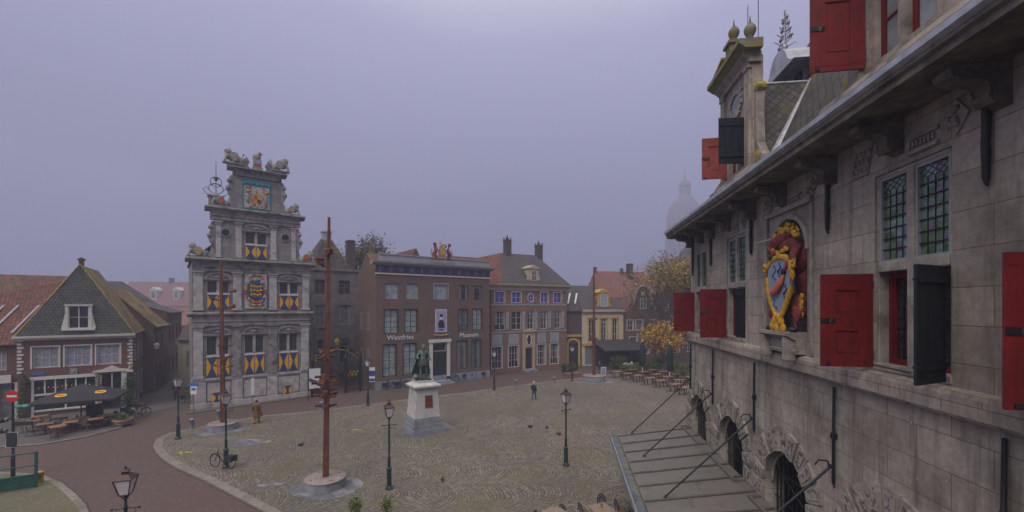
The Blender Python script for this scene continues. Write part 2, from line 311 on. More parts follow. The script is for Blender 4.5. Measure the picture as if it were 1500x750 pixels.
M = dict(
 ashlar=mbrick('ashlar', (.31,.277,.235), (.39,.35,.30), (.20,.145,.08), bw=1.35, bh=.58, ms=.009, stain=(.075,.065,.055), sa=.85, bmp=.5, sc2=.55, streak=.75, fine=.28, finesc=7),
 waagstone=mk('weathered_stone', (.29,.265,.23), .85, .3, 3, col2=(.075,.07,.062), c2p=(.5,.75), c2s=1.4, bmp=.4),
 mossystone=mk('mossy_stone', (.16,.15,.12), .9, .3, 4, col2=(.19,.17,.03), c2p=(.45,.6), c2s=3, bmp=.4),
 mossgold=mk('yellow_moss_stone', (.2,.18,.12), .9, .3, 4, col2=(.34,.28,.03), c2p=(.4,.55), c2s=4, bmp=.4),
 mustone=mbrick('museum_stone', (.20,.19,.182), (.27,.257,.247), (.12,.115,.11), bw=1.1, bh=.42, ms=.012, stain=(.085,.082,.08), sa=.5, bmp=.3, sc2=.9, streak=.45, fine=.2, finesc=5),
 mutrim=mk('museum_trim_stone', (.235,.22,.205), .85, .3, 2.5, col2=(.06,.06,.062), c2p=(.48,.7), c2s=1.5, bmp=.35),
 mupale=mk('museum_pale_stone', (.40,.385,.375), .85, .22, 2.5, col2=(.12,.12,.125), c2p=(.5,.75), c2s=1.2, bmp=.3),
 lionstone=mk('lion_stone', (.3,.285,.25), .9, .35, 5, col2=(.10,.10,.06), c2p=(.5,.65), c2s=5, bmp=.5),
 render_grey=mk('grey_render', (.155,.145,.14), .9, .3, 1.2, col2=(.06,.058,.06), c2p=(.5,.75), c2s=.8, bmp=.3),
 brick_red=mbrick('brick_red', (.17,.062,.045), (.13,.05,.038), (.15,.12,.10), sa=.5, bmp=.3),
 brick_brown=mbrick('brick_brown', (.15,.082,.056), (.10,.058,.042), (.14,.115,.10), sa=.5, bmp=.3),
 brick_tan=mbrick('brick_tan', (.25,.145,.09), (.18,.105,.068), (.16,.13,.10), sa=.45, bmp=.3),
 brick_grey=mbrick('brick_greybrown', (.17,.10,.07), (.115,.07,.052), (.13,.11,.095), sa=.55, bmp=.3),
 brick_dark=mbrick('brick_dark', (.085,.058,.052), (.06,.042,.04), (.09,.075,.07), sa=.5, bmp=.3),
 brick_orange=mbrick('brick_orange', (.24,.10,.055), (.18,.08,.05), (.16,.12,.09), sa=.5, bmp=.3),
 tile_red=mtile('tile_red', (.18,.066,.038), (.10,.045,.03), (.05,.03,.025)),
 tile_redbrown=mtile('tile_redbrown', (.19,.075,.045), (.08,.045,.035), (.045,.03,.028), moss=(.11,.1,.035), mr=(.5,.68)),
 tile_moss=mtile('tile_moss', (.17,.07,.04), (.12,.055,.035), (.045,.03,.025), moss=(.2,.165,.025), mr=(.40,.6)),
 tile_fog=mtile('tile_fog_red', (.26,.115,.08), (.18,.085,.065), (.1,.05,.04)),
 tile_grey=mtile('tile_grey', (.085,.078,.078), (.055,.052,.053), (.03,.03,.033)),
 slate=mbrick('slate_grey', (.085,.08,.08), (.045,.043,.044), (.02,.018,.018), bw=.23, bh=.23, ms=.018, off=0.0, tex_rot=pi/4, stain=(.06,.055,.05), sa=.5, bmp=.9, moss=(.13,.11,.035), mossr=(.52,.7), fine=.4, finesc=4),
 slate_scale=mtile('scale_slate', (.11,.12,.105), (.075,.082,.075), (.028,.03,.028), moss=(.1,.095,.04), mr=(.55,.72), scale_cut=True, th=.24, tw=.24),
 road=mbrick('road_clinker', (.112,.077,.067), (.078,.057,.051), (.05,.036,.032), bw=.21, bh=.07, ms=.008, stain=(.075,.06,.055), sa=.6, bmp=.4, sc2=.3, fine=.2, finesc=3, moss=(.1,.095,.05), mossr=(.72,.9), tex_rot=.6),
 roadgrey=mbrick('road_grey_setts', (.12,.11,.108), (.09,.085,.085), (.05,.045,.042), bw=.2, bh=.1, ms=.012, stain=(.05,.05,.05), sa=.6, bmp=.5, sc2=.5, tex_rot=.3),
 cobble=mcobble('cobble_setts', ((.115,.104,.084), (.225,.2,.165), (.085,.078,.064)), (.022,.021,.015), W=2.6, R=1.6, sz=.16, moss=(.095,.098,.038), mr=(.48,.72)),
 cobblemoss=mcobble('mossy_setts', ((.11,.105,.07), (.155,.145,.10), (.08,.08,.05)), (.07,.075,.03), moss=(.11,.105,.045), mr=(.45,.7), W=1.4, R=.9, sz=.1),
 kerb=mbrick('kerb_stone', (.19,.172,.15), (.15,.137,.12), (.07,.06,.05), bw=1.0, bh=2.0, ms=.012, sa=.5),
 wet=mk('wet_dark_asphalt', (.10,.10,.112), .45, .3, 2, bmp=.15, spec=.5, col2=(.2,.2,.225), c2p=(.5,.6), c2s=1.1),
 iron=mk('black_iron', (.016,.017,.02), .5, .3, 8, metal=.3, bmp=.2, spec=.5),
 irongold=mk('gilded_iron', (.35,.22,.04), .45, .3, 8, metal=.6, bmp=.1),
 lead=mk('grey_lead', (.34,.36,.42), .5, .25, 3, metal=.2, bmp=.25, spec=.5, col2=(.2,.21,.24), c2p=(.5,.75), c2s=2),
 zinc=mk('weathered_zinc', (.135,.126,.115), .55, .25, 1.6, metal=.1, bmp=.2, spec=.4, col2=(.085,.08,.065), c2p=(.48,.72), c2s=1.6),
 zincedge=mk('zinc_edge', (.2,.215,.235), .5, .2, 3, metal=.3, bmp=.1),
 gutterwater=mk('wet_gutter', (.07,.075,.08), .2, .4, 2, bmp=.1, spec=.6, col2=(.12,.11,.03), c2p=(.5,.6), c2s=3),
 redpaint=mk('red_paint', (.145,.010,.012), .55, .22, 2.5, bmp=.25, col2=(.085,.010,.010), c2p=(.48,.72), c2s=7, vs=.15),
 redfaded=mk('faded_red_paint', (.24,.045,.04), .65, .25, 2.5, bmp=.25, col2=(.33,.16,.14), c2p=(.56,.75), c2s=9, vs=.15),
 bluepaint=mk('blue_black_paint', (.011,.017,.023), .5, .3, 3, bmp=.25, spec=.15, col2=(.02,.025,.03), c2p=(.5,.75), c2s=8, vs=.12),
 blueshut=mk('shutter_blue', (.025,.045,.13), .6, .15, 4, bmp=.1),
 yellowshut=mk('shutter_yellow', (.60,.32,.015), .6, .12, 4, bmp=.1),
 white=mk('white_paint', (.55,.54,.50), .6, .12, 3, bmp=.1, col2=(.38,.36,.33), c2p=(.55,.8), c2s=1.5),
 cream=mk('cream_paint', (.40,.32,.21), .65, .15, 2, bmp=.1, col2=(.3,.24,.15), c2p=(.55,.8), c2s=1.2),
 creamwall=mk('cream_render', (.46,.41,.30), .8, .12, 1.5, bmp=.1, col2=(.33,.3,.23), c2p=(.55,.8), c2s=.8),
 yellowtrim=mk('yellow_trim', (.42,.28,.07), .7, .15, 2, bmp=.1),
 greytrim=mk('grey_paint', (.27,.27,.29), .6, .15, 2, bmp=.1),
 darkframe=mk('dark_green_frame', (.02,.028,.028), .4, .2, 4, bmp=.05),
 glassdark=mglass('glass_dark', (.018,.02,.025)),
 glassmid=mglass('glass_mid', (.10,.12,.13), var=.4),
 glasspale=mglass('glass_pale', (.26,.30,.31), rough=.25, var=.25),
 glassblue=mglass('glass_blue_blind', (.05,.055,.30), rough=.3, var=.3),
 glassviolet=mglass('glass_violet', (.055,.04,.055), var=.4),
 glasslattice=mglass('glass_lattice_grey', (.05,.05,.052), var=.4, sc=8),
 curtain=mglass('curtained_glass', (.26,.28,.33), rough=.35, var=.3, sc=6),
 lampglass=mk('lamp_glass', (.55,.55,.58), .3, .1, 3, bmp=0, spec=.5),
 copper=mk('copper_roof', (.06,.038,.034), .5, .3, 5, metal=.3),
 greenpaint=mk('dark_green_paint', (.012,.027,.025), .4, .25, 5, bmp=.05, spec=.5),
 gategreen=mk('gate_green_paint', (.014,.075,.058), .45, .25, 3, bmp=.1),
 teal=mk('teal_metal', (.03,.22,.20), .4, .2, 3, bmp=.05),
 verdigris=mk('verdigris_bronze', (.075,.12,.11), .65, .4, 4, metal=.2, bmp=.3, col2=(.16,.30,.26), c2p=(.5,.68), c2s=3.5),
 bronze_dark=mk('bronze_dark', (.05,.055,.045), .55, .4, 5, metal=.3, bmp=.3, col2=(.1,.18,.15), c2p=(.55,.72), c2s=4),
 corten=mk('corten_steel', (.125,.045,.026), .85, .35, 3, bmp=.4, col2=(.06,.026,.018), c2p=(.46,.68), c2s=5, vs=.2),
 cortenpale=mk('corten_pale', (.27,.12,.07), .8, .3, 5, bmp=.2),
 palestone=mk('pale_pedestal_stone', (.42,.42,.41), .75, .12, 2, bmp=.15, col2=(.28,.28,.27), c2p=(.52,.75), c2s=1.6),
 bluestone=mk('blue_grey_stone', (.22,.235,.27), .7, .2, 2, bmp=.2, col2=(.14,.15,.18), c2p=(.5,.7), c2s=1.5),
 plaque=mk('red_plaque', (.14,.03,.025), .5, .2, 5, bmp=.2),
 wood=mk('teak_wood', (.20,.12,.075), .7, .3, 5, bmp=.2),
 wood_pale=mk('pale_wood', (.20,.155,.12), .65, .2, 4, bmp=.1),
 wicker=mk('wicker', (.11,.075,.05), .8, .4, 14, bmp=.5),
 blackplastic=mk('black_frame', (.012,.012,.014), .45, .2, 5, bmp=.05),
 rubber=mk('rubber', (.012,.012,.012), .8, .1, 5, bmp=0),
 fabric=mk('dark_fabric', (.028,.026,.034), .9, .2, 2, bmp=.2, bs=30),
 awning=mk('charcoal_awning', (.035,.033,.04), .9, .2, 1, bmp=.15),
 greenfabric=mk('dark_green_fabric', (.012,.028,.026), .9, .25, 3, bmp=.2),
 yellow=mk('yellow_logo', (.48,.33,.03), .7, .05, 2, bmp=0),
 logored=mk('red_logo', (.5,.03,.02), .7, .05, 2, bmp=0),
 neon=mk('neon_paint', (.45,.62,.01), .7, .1, 3, bmp=0),
 signred=mk('sign_red', (.42,.025,.025), .45, .08, 2, bmp=0),
 signblue=mk('sign_blue', (.03,.14,.40), .45, .08, 2, bmp=0),
 signwhite=mk('sign_white', (.6,.6,.62), .5, .05, 2, bmp=0),
 purple=mk('sign_purple', (.05,.045,.22), .5, .1, 2, bmp=0),
 steel=mk('galvanised_steel', (.22,.23,.24), .45, .2, 5, metal=.6, bmp=.05),
 gold=mk('gold_paint', (.55,.31,.02), .6, .35, 8, metal=.1, bmp=.6, col2=(.22,.11,.02), c2p=(.52,.7), c2s=10),
 maroon=mk('maroon_paint', (.17,.032,.034), .75, .4, 6, bmp=.8, col2=(.26,.11,.075), c2p=(.54,.7), c2s=9),
 palblue=mk('pale_blue_paint', (.22,.27,.36), .55, .15, 4, bmp=.1),
 azure=mk('azure_paint', (.03,.13,.32), .55, .2, 4, bmp=.1),
 coral=mk('coral_paint', (.48,.13,.09), .5, .15, 4, bmp=.1),
 tealpaint=mk('teal_carving', (.03,.20,.24), .6, .25, 4, bmp=.2),
 armsred=mk('arms_red', (.36,.06,.035), .6, .2, 5, bmp=.2),
 skin=mk('skin', (.45,.27,.2), .6, .08, 5, bmp=0),
 browncoat=mk('mustard_brown_coat', (.13,.075,.012), .9, .25, 5, bmp=.3),
 orangecloth=mk('orange_trousers', (.42,.12,.015), .85, .15, 5, bmp=.2),
 leather=mk('brown_leather', (.14,.045,.02), .5, .2, 5, bmp=.2),
 greenjacket=mk('dark_olive_jacket', (.025,.03,.024), .85, .25, 5, bmp=.3),
 jeans=mk('blue_jeans', (.03,.085,.17), .85, .2, 6, bmp=.2),
 cap=mk('white_cap', (.5,.5,.48), .8, .1, 5, bmp=0),
 hair=mk('dark_hair', (.03,.02,.015), .8, .2, 8, bmp=.2),
 shoe=mk('dark_shoes', (.02,.018,.016), .6, .2, 5, bmp=0),
 lightjacket=mk('pale_blue_jacket', (.32,.38,.5), .85, .15, 5, bmp=.2),
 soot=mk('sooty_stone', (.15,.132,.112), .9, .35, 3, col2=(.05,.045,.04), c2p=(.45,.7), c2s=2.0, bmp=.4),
 vermic=mk('vermiculated_stone', (.30,.27,.235), .9, .2, 3, col2=(.085,.075,.065), c2p=(.5,.56), c2s=9, bmp=.9, bs=9),
 bark=mk('bark', (.075,.062,.048), .95, .3, 3, bmp=.5, col2=(.09,.095,.045), c2p=(.5,.7), c2s=1.5),
 leafyellow=mk('leaf_yellow', (.33,.235,.035), .8, .35, 1.2, bmp=0),
 leaforange=mk('leaf_orange', (.33,.16,.025), .8, .3, 1.2, bmp=0),
 leafolive=mk('leaf_olive', (.13,.125,.03), .8, .35, 1.2, bmp=0),
 leafgreen=mk('leaf_green', (.075,.12,.03), .8, .35, 2, bmp=0),
 leafdark=mk('leaf_dark_green', (.035,.06,.022), .8, .35, 2, bmp=0),
 leafpurple=mk('leaf_brown_mauve', (.12,.09,.07), .8, .35, 2, bmp=0),
 stained=mstained('stained_glass', (.10,.18,.10), (.14,.22,.20), (.16,.14,.20), .172, .2),
 pigeon=mk('pigeon_grey', (.04,.04,.05), .8, .3, 20, bmp=0),
 churchstone=mk('church_stone', (.10,.095,.10), .9, .2, .5, bmp=0),
 meshback=mk('dark_mesh', (.11,.115,.135), .7, .2, 9, bmp=.2),
 curtainfab=mk('net_curtain', (.19,.19,.2), .9, .2, 6, bmp=.1),
 soil=mk('soil', (.04,.03,.02), .95, .3, 6, bmp=.3),
)
# ---------------------------------------------------------------- building helpers (local frame: x along the front, y into the building, z up)
def wall_holes(mb, W, z0, z1, holes, x0=0, y=0, rd=.18, m=0, reveal=True):
    """front wall sheet with rectangular openings (hx0,hx1,hz0,hz1) and reveals"""
    xs = sorted(set([x0, W]+[v for h in holes for v in (h[0], h[1]) if x0 < v < W]))
    zs = sorted(set([z0, z1]+[v for h in holes for v in (h[2], h[3]) if z0 < v < z1]))
    for i in range(len(xs)-1):
        for j in range(len(zs)-1):
            cx, cz = (xs[i]+xs[i+1])/2, (zs[j]+zs[j+1])/2
            if any(h[0] < cx < h[1] and h[2] < cz < h[3] for h in holes): continue
            mb.quad((xs[i], y, zs[j]), (xs[i+1], y, zs[j]), (xs[i+1], y, zs[j+1]), (xs[i], y, zs[j+1]), m)
    if reveal:
        for a, b, c, d in [h[:4] for h in holes]:
            r = y+rd
            mb.quad((a, y, c), (a, y, d), (a, r, d), (a, r, c), m); mb.quad((b, y, d), (b, y, c), (b, r, c), (b, r, d), m)
            mb.quad((a, y, d), (b, y, d), (b, r, d), (a, r, d), m); mb.quad((b, y, c), (a, y, c), (a, r, c), (b, r, c), m)
    return mb
def body(mb, W, D, z1, x0=0, z0=0, y=0, m=0):
    """side and back walls"""
    mb.quad((W, y, z0), (W, y+D, z0), (W, y+D, z1), (W, y, z1), m); mb.quad((x0, y+D, z0), (x0, y, z0), (x0, y, z1), (x0, y+D, z1), m)
    mb.quad((W, y+D, z0), (x0, y+D, z0), (x0, y+D, z1), (W, y+D, z1), m); return mb
WR = random.Random(1)
def window(root, x0, x1, z0, z1, y=.14, fm='white', gm='glassdark', nx=2, nz=3, fw=.07, bw=.035, sill=None, surround=None, sm='white', transom=None, name='window', axis=None):
    f = MB()
    if axis is not None: f.M = axis
    f.box(x0, x0+fw, y, y+.07, z0, z1); f.box(x1-fw, x1, y, y+.07, z0, z1); f.box(x0+fw, x1-fw, y, y+.07, z0, z0+fw); f.box(x0+fw, x1-fw, y, y+.07, z1-fw, z1)
    for i in range(1, nx):
        xm = x0+fw+(x1-x0-2*fw)*i/nx; b = bw*(1.7 if nx % 2 == 0 and i == nx//2 and nx > 1 else 1); f.box(xm-b/2, xm+b/2, y+.01, y+.06, z0+fw, z1-fw)
    for j in range(1, nz):
        zm = z0+fw+(z1-z0-2*fw)*j/nz; f.box(x0+fw, x1-fw, y+.016, y+.055, zm-bw/2, zm+bw/2)
    if transom: f.box(x0+fw, x1-fw, y-.005, y+.068, transom-.05, transom+.05)
    if sill: f.box(x0-.08, x1+.08, y-sill, y+.03, z0-.11, z0-.003)
    if surround:
        s = surround; ys = -.03
        f.box(x0-s, x0-.002, ys, y+.05, z0-s*.3, z1+s); f.box(x1+.002, x1+s, ys, y+.05, z0-s*.3, z1+s); f.box(x0-.002, x1+.002, ys, y+.05, z1+.003, z1+s)
    o = f.build(name, M[fm], root)
    p = MB()
    if axis is not None: p.M = axis
    p.quad((x0+fw*.5, y+.045, z0+fw*.5), (x1-fw*.5, y+.045, z0+fw*.5), (x1-fw*.5, y+.045, z1-fw*.5), (x0+fw*.5, y+.045, z1-fw*.5))
    p.build('pane', M[gm], o)
    if axis is None and gm in ('glassdark', 'glassmid') and name == 'window' and x1-x0 > .8 and z1-z0 > 1.2:
        WR.seed(int(x0*100+z0*1000)+len(root.name)); q = WR.random()
        if q < .75:
            c = MB(); wd = (x1-x0)*WR.uniform(.12, .24); yc = y+.0425; zb = z0+fw+(z1-z0)*WR.choice((0, 0, .25))
            for xa, s in ((x0+fw, 1), (x1-fw, -1)):
                n = 5
                for i in range(n): c.quad((xa+s*wd*i/n, yc, zb), (xa+s*wd*(i+1)/n, yc-.004*(i % 2), zb), (xa+s*wd*(i+1)/n, yc-.004*(i % 2), z1-fw), (xa+s*wd*i/n, yc, z1-fw))
            if WR.random() < .5: c.quad((x0+fw, yc-.006, z1-fw-(z1-z0)*.16), (x1-fw, yc-.006, z1-fw-(z1-z0)*.16), (x1-fw, yc-.006, z1-fw), (x0+fw, yc-.006, z1-fw))
            c.build('curtain', M['curtainfab'], o)
    return o
def gable_roof_x(mb, x0, x1, y0, y1, zg, zr, m=0, th=.12, ov=.0, ends=None):
    """ridge parallel to x"""
    ym = (y0+y1)/2
    mb.quad((x0-ov, y0-.25, zg-.15), (x1+ov, y0-.25, zg-.15), (x1+ov, ym, zr), (x0-ov, ym, zr), m)
    mb.quad((x1+ov, y1+.25, zg-.15), (x0-ov, y1+.25, zg-.15), (x0-ov, ym, zr), (x1+ov, ym, zr), m)
    mb.quad((x1+ov, y0-.25, zg-.15-th), (x0-ov, y0-.25, zg-.15-th), (x0-ov, ym, zr-th), (x1+ov, ym, zr-th), m)
    mb.quad((x0-ov, y0-.25, zg-.15-th), (x1+ov, y0-.25, zg-.15-th), (x1+ov, y0-.25, zg-.15), (x0-ov, y0-.25, zg-.15), m)
    for x in (x0-ov, x1+ov):
        mb.quad((x, y0-.25, zg-.15-th), (x, ym, zr-th), (x, ym, zr), (x, y0-.25, zg-.15), m)
        mb.quad((x, ym, zr-th), (x, y1+.25, zg-.15-th), (x, y1+.25, zg-.15), (x, ym, zr), m)
    return mb
def gable_roof_y(mb, x0, x1, y0, y1, zg, zr, m=0, th=.12, ov=.15, zx=.1):
    xm = (x0+x1)/2
    for xa, s in ((x0-ov, 1), (x1+ov, -1)):
        p = [(xa, y0, zg-zx), (xm, y0, zr), (xm, y1, zr), (xa, y1, zg-zx)]
        if s > 0: p = [p[0], p[1], p[2], p[3]]
        mb.add([tuple(q) for q in p]+[(q[0], q[1], q[2]-th) for q in p], [(3,2,1,0) if s > 0 else (0,1,2,3), (4,5,6,7), (0,1,5,4), (3,7,6,2), (0,4,7,3)], m)
    return mb
def hip_roof(mb, x0, x1, y0, y1, zg, zr, ins, insR=None, m=0, ov=.25):
    insR = ins if insR is None else insR; ym = (y0+y1)/2
    a, b, c, d = (x0-ov, y0-ov, zg), (x1+ov, y0-ov, zg), (x1+ov, y1+ov, zg), (x0-ov, y1+ov, zg)
    r0, r1 = (x0+ins, ym, zr), (x1-insR, ym, zr)
    mb.quad(a, b, r1, r0, m); mb.quad(c, d, r0, r1, m); mb.tri(b, c, r1, m); mb.tri(d, a, r0, m); mb.quad(d, c, b, a, m)
    return mb
def chimney(parent, x, y, z0, z1, w=.6, mat='brick_dark', crown=False):
    c = MB().box(x-w/2, x+w/2, y-w/2, y+w/2, z0, z1-.25).box(x-w/2-.07, x+w/2+.07, y-w/2-.07, y+w/2+.07, z1-.247, z1-.1)
    c.box(x-w/2+.05, x+w/2-.05, y-w/2+.05, y+w/2-.05, z1-.097, z1)
    if crown:
        for a, b in ((-1,-1),(1,-1),(1,1),(-1,1)): c.box(x+a*w*.42-.07, x+a*w*.42+.07, y+b*w*.42-.07, y+b*w*.42+.07, z1+.003, z1+.28)
        c.lathe((x, y, z1), [(.12,.003),(.16,.2),(.1,.45),(.03,.7)], 8)
    return c.build('chimney', M[mat], parent)
def moulding(x0, x1, prof, m=0, ends=True):
    """profile (y,z) run along x"""
    return MB().prism(prof, x0, x1, 'x', m)
def text(root, name, body_, x, z, size, mat, y=-.03, ext=.02, rot=(pi/2, 0, 0), align='LEFT'):
    c = bpy.data.curves.new(name, 'FONT'); c.body = body_; c.size = size; c.extrude = ext; c.align_x = align
    c.materials.append(M[mat]); o = bpy.data.objects.new(name, c); COL.objects.link(o)
    o.rotation_euler = rot; o.location = (x, y, z)
    bpy.context.view_layer.update()
    me = bpy.data.meshes.new_from_object(o.evaluated_get(bpy.context.evaluated_depsgraph_get())); bpy.data.objects.remove(o)
    o = bpy.data.objects.new(name, me); COL.objects.link(o); o.rotation_euler = rot; o.location = (x, y, z)
    if root is not None: o.parent = root
    return o
# ---- foliage and trees
def leaves(mb, centers, n, spread, size, rnd, mats=1, flat=.6):
    for i in range(n):
        c = centers[rnd.randrange(len(centers))]
        p = Vector(c)+Vector((rnd.gauss(0, 1), rnd.gauss(0, 1), rnd.gauss(0, flat)))*spread
        s = size*(.6+rnd.random()*.8)
        a = Vector((rnd.uniform(-1, 1), rnd.uniform(-1, 1), rnd.uniform(-1, 1))).normalized()
        b = a.cross(Vector((rnd.uniform(-1, 1), rnd.uniform(-1, 1), rnd.uniform(-1, 1)))).normalized()
        m = rnd.randrange(mats)
        mb.add([p-a*s, p-b*s*.55, p+a*s, p+b*s*.55], [(0, 1, 2, 3)], m)
def branches(mb, tips, p, d, ln, r, depth, rnd, spread=.5, up=.25):
    n = 3; pts = [Vector(p)]; q = Vector(p); dd = Vector(d)
    for i in range(n):
        dd = (dd+Vector((rnd.uniform(-1, 1), rnd.uniform(-1, 1), rnd.uniform(-.3, .8)))*.13).normalized(); q = q+dd*ln/n; pts.append(q.copy())
    mb.tube(pts, [r, r*.88, r*.76, r*.62], 6 if r > .05 else 4, caps=False)
    if depth == 0 or r < .008: tips.append(q); return
    if depth <= 2: tips.append(pts[2])
    for k in range(rnd.choice((2, 3, 3))):
        v = Vector((rnd.uniform(-1, 1), rnd.uniform(-1, 1), rnd.uniform(-.4, .9))).normalized()
        nd = (dd*(1-spread)+v*spread*1.3+Vector((0, 0, up))).normalized()
        branches(mb, tips, q if k else pts[2+rnd.randrange(2)], nd, ln*rnd.uniform(.62, .85), r*.6, depth-1, rnd, spread, up)
def tree(name, label, x, y, h, trunk_h, r, mats, nleaf, lsize, lspread, seed, depth=4, group=None, spread=.5, bl=None, z=0, wide=1.0):
    rnd = random.Random(seed); t = thing(name, label, 'tree', (x, y, z), 0, group)
    tb = MB(); tips = []
    tb.tube([(0, 0, 0), (.03, .02, trunk_h*.5), (.0, .05, trunk_h)], [r*1.35, r, r*.85], 8, caps=False)
    L0 = bl or (h-trunk_h)*.42
    for k in range(5):
        a = 2*pi*k/5+rnd.random(); tilt = .35*wide if k else .05
        branches(tb, tips, (0, .05, trunk_h-.12*k), Vector((cos(a)*tilt, sin(a)*tilt, 1)).normalized() if k else Vector((0, 0, 1)), L0*(1 if k == 0 else rnd.uniform(.75, 1)), r*.6, depth, rnd, spread)
    tb.build('trunk', M['bark'], t)
    if nleaf:
        cb = MB(); leaves(cb, tips, nleaf, lspread, lsize, rnd, len(mats)); cb.build('crown', [M[m] for m in mats], t)
    return t
def shrub(name, label, x, y, w, d, h, mats, n, lsize, seed, z=0, cat='shrub', group=None, rz=0, box=False):
    rnd = random.Random(seed); t = thing(name, label, cat, (x, y, z), rz, group)
    st = MB(); cs = []
    for i in range(10):
        q = (rnd.uniform(-.35, .35)*w, rnd.uniform(-.35, .35)*d, h*rnd.uniform(.5, .9)); cs.append(q)
        st.tube([(q[0]*.3, q[1]*.3, 0), (q[0]*.7, q[1]*.7, q[2]*.5), q], [.02, .015, .008], 4, caps=False)
    for i in range(22): cs.append((rnd.uniform(-.45, .45)*w, rnd.uniform(-.45, .45)*d, h*rnd.uniform(.12, .92)))
    st.build('stem', M['bark'], t)
    cb = MB(); leaves(cb, cs, n, min(w, d, h)*.13, lsize, rnd, len(mats), 1.0); cb.build('foliage', [M[m] for m in mats], t)
    return t
# ---- figures: one continuous skinned body
def figure(name, root, joints, edges, radii, mat, sub=1, parent=None):
    me = bpy.data.meshes.new(name); me.from_pydata(joints, edges, []); me.materials.append(mat)
    o = bpy.data.objects.new(name, me); COL.objects.link(o); o.parent = root
    md = o.modifiers.new('skin', 'SKIN'); md.use_smooth_shade = True
    for i, r in enumerate(radii):
        sv = me.skin_vertices[0].data[i]; rr = r if isinstance(r, tuple) else (r, r)
        sv.radius = rr; sv.use_root = (i == 0)
    s2 = o.modifiers.new('sub', 'SUBSURF'); s2.levels = sub; s2.render_levels = sub
    return o
# ================================================================ SETTING
struct('ground', MB().quad((-580,-40,-.02), (580,-40,-.02), (580,690,-.02), (-580,690,-.02)), M['road'])
def g(px, py, z=0.0): return gp(px, py, z)
PZ = .09
plaza_pts = [g(*p) for p in ((387,752),(342,728),(300,706),(262,689),(240,676),(229,665),(224,655),(229,645),(247,636),(286,628),(376,611),(463,603),(557,591),(680,576),(800,560),(870,552),(930,546),(1010,538))]
plaza_pts += [(60, 60), (60, -8), (4, -8), (1.5, 9.5)]
def ring(pts, wid):
    """inset copy of a polygon (counter-clockwise or clockwise)"""
    n = len(pts); ar = sum(pts[i][0]*pts[(i+1)%n][1]-pts[(i+1)%n][0]*pts[i][1] for i in range(n)); s = 1 if ar > 0 else -1
    out = []
    for i in range(n):
        a, b, c = Vector(pts[i-1]), Vector(pts[i]), Vector(pts[(i+1) % n])
        d1 = (b-a).normalized(); d2 = (c-b).normalized()
        n1 = Vector((-d1.y, d1.x))*s; n2 = Vector((-d2.y, d2.x))*s; q = (n1+n2); q = q.normalized()/max(.4, q.normalized().dot(n1))
        out.append(tuple(b+q*wid))
    return out
def raised(name, pts, z, mat, kname=None, kw=.35, kmat='kerb'):
    inn = ring(pts, kw); n = len(pts)
    b = MB(); b.add([(p[0], p[1], z+.004) for p in inn], [list(range(n))]); struct(name, b, M[mat])
    k = MB()
    for i in range(n):
        a, c, d, e_ = pts[i], pts[(i+1) % n], inn[(i+1) % n], inn[i]
        k.quad((*a, z), (*c, z), (*d, z+.006), (*e_, z+.006)); k.quad((*a, -.05), (*c, -.05), (*c, z), (*a, z)); k.quad((*e_, z+.006), (*d, z+.006), (*d, z-.1), (*e_, z-.1))
    struct(kname or name+'_kerb', k, M[kmat])
raised('plaza', plaza_pts, PZ, 'cobble', 'plaza_kerb', .42)
raised('pavement_near', [g(*p) for p in ((60,697),(90,709),(112,727),(126,742),(133,760))]+[(-13,13),(-17,8),(-40,10),(-44,24),g(20,694)], .09, 'cobblemoss', 'pavement_kerb', .28)
raised('terrace_pavement', [g(*p) for p in ((-120,668),(0,656),(60,652),(130,640),(178,627),(203,610),(196,596))]+[(-41,32.5),(-60,25)], .06, 'roadgrey', 'terrace_kerb', .2)
# street between the cafe and the stone facade
st = MB(); A = g(205,606); B = g(268,594); C = g(283,541); D = g(262,541)
st.quad((*A,.0), (*B,.0), (*C,.0), (*D,.0)); struct('side_street', st, M['roadgrey'])
pv = MB(); A = g(281,603); B = g(453,579.5); v = Vector((B[0]-A[0], B[1]-A[1])).normalized(); nn = Vector((v.y, -v.x))
a0 = Vector(A)-v*.4; b0 = Vector(B)+v*.8
pv.prism([tuple(a0), tuple(a0+nn*.75), tuple(b0+nn*.75), tuple(b0)], -.01, .05, 'z'); struct('mossy_pavement', pv, M['cobblemoss'])
# haze
hz = MB().box(-640, 640, -45, 700, -1.2, 215)
hm = bpy.data.materials.new('haze'); hm.use_nodes = True; hn = hm.node_tree; hn.nodes.clear()
ho = hn.nodes.new('ShaderNodeOutputMaterial'); pvv = hn.nodes.new('ShaderNodeVolumePrincipled')
pvv.inputs['Color'].default_value = (.58, .62, .84, 1); pvv.inputs['Density'].default_value = HAZE_DENSITY; pvv.inputs['Anisotropy'].default_value = .2
hn.links.new(pvv.outputs[0], ho.inputs['Volume'])
h = hz.build('haze', hm); h['kind'] = 'stuff'
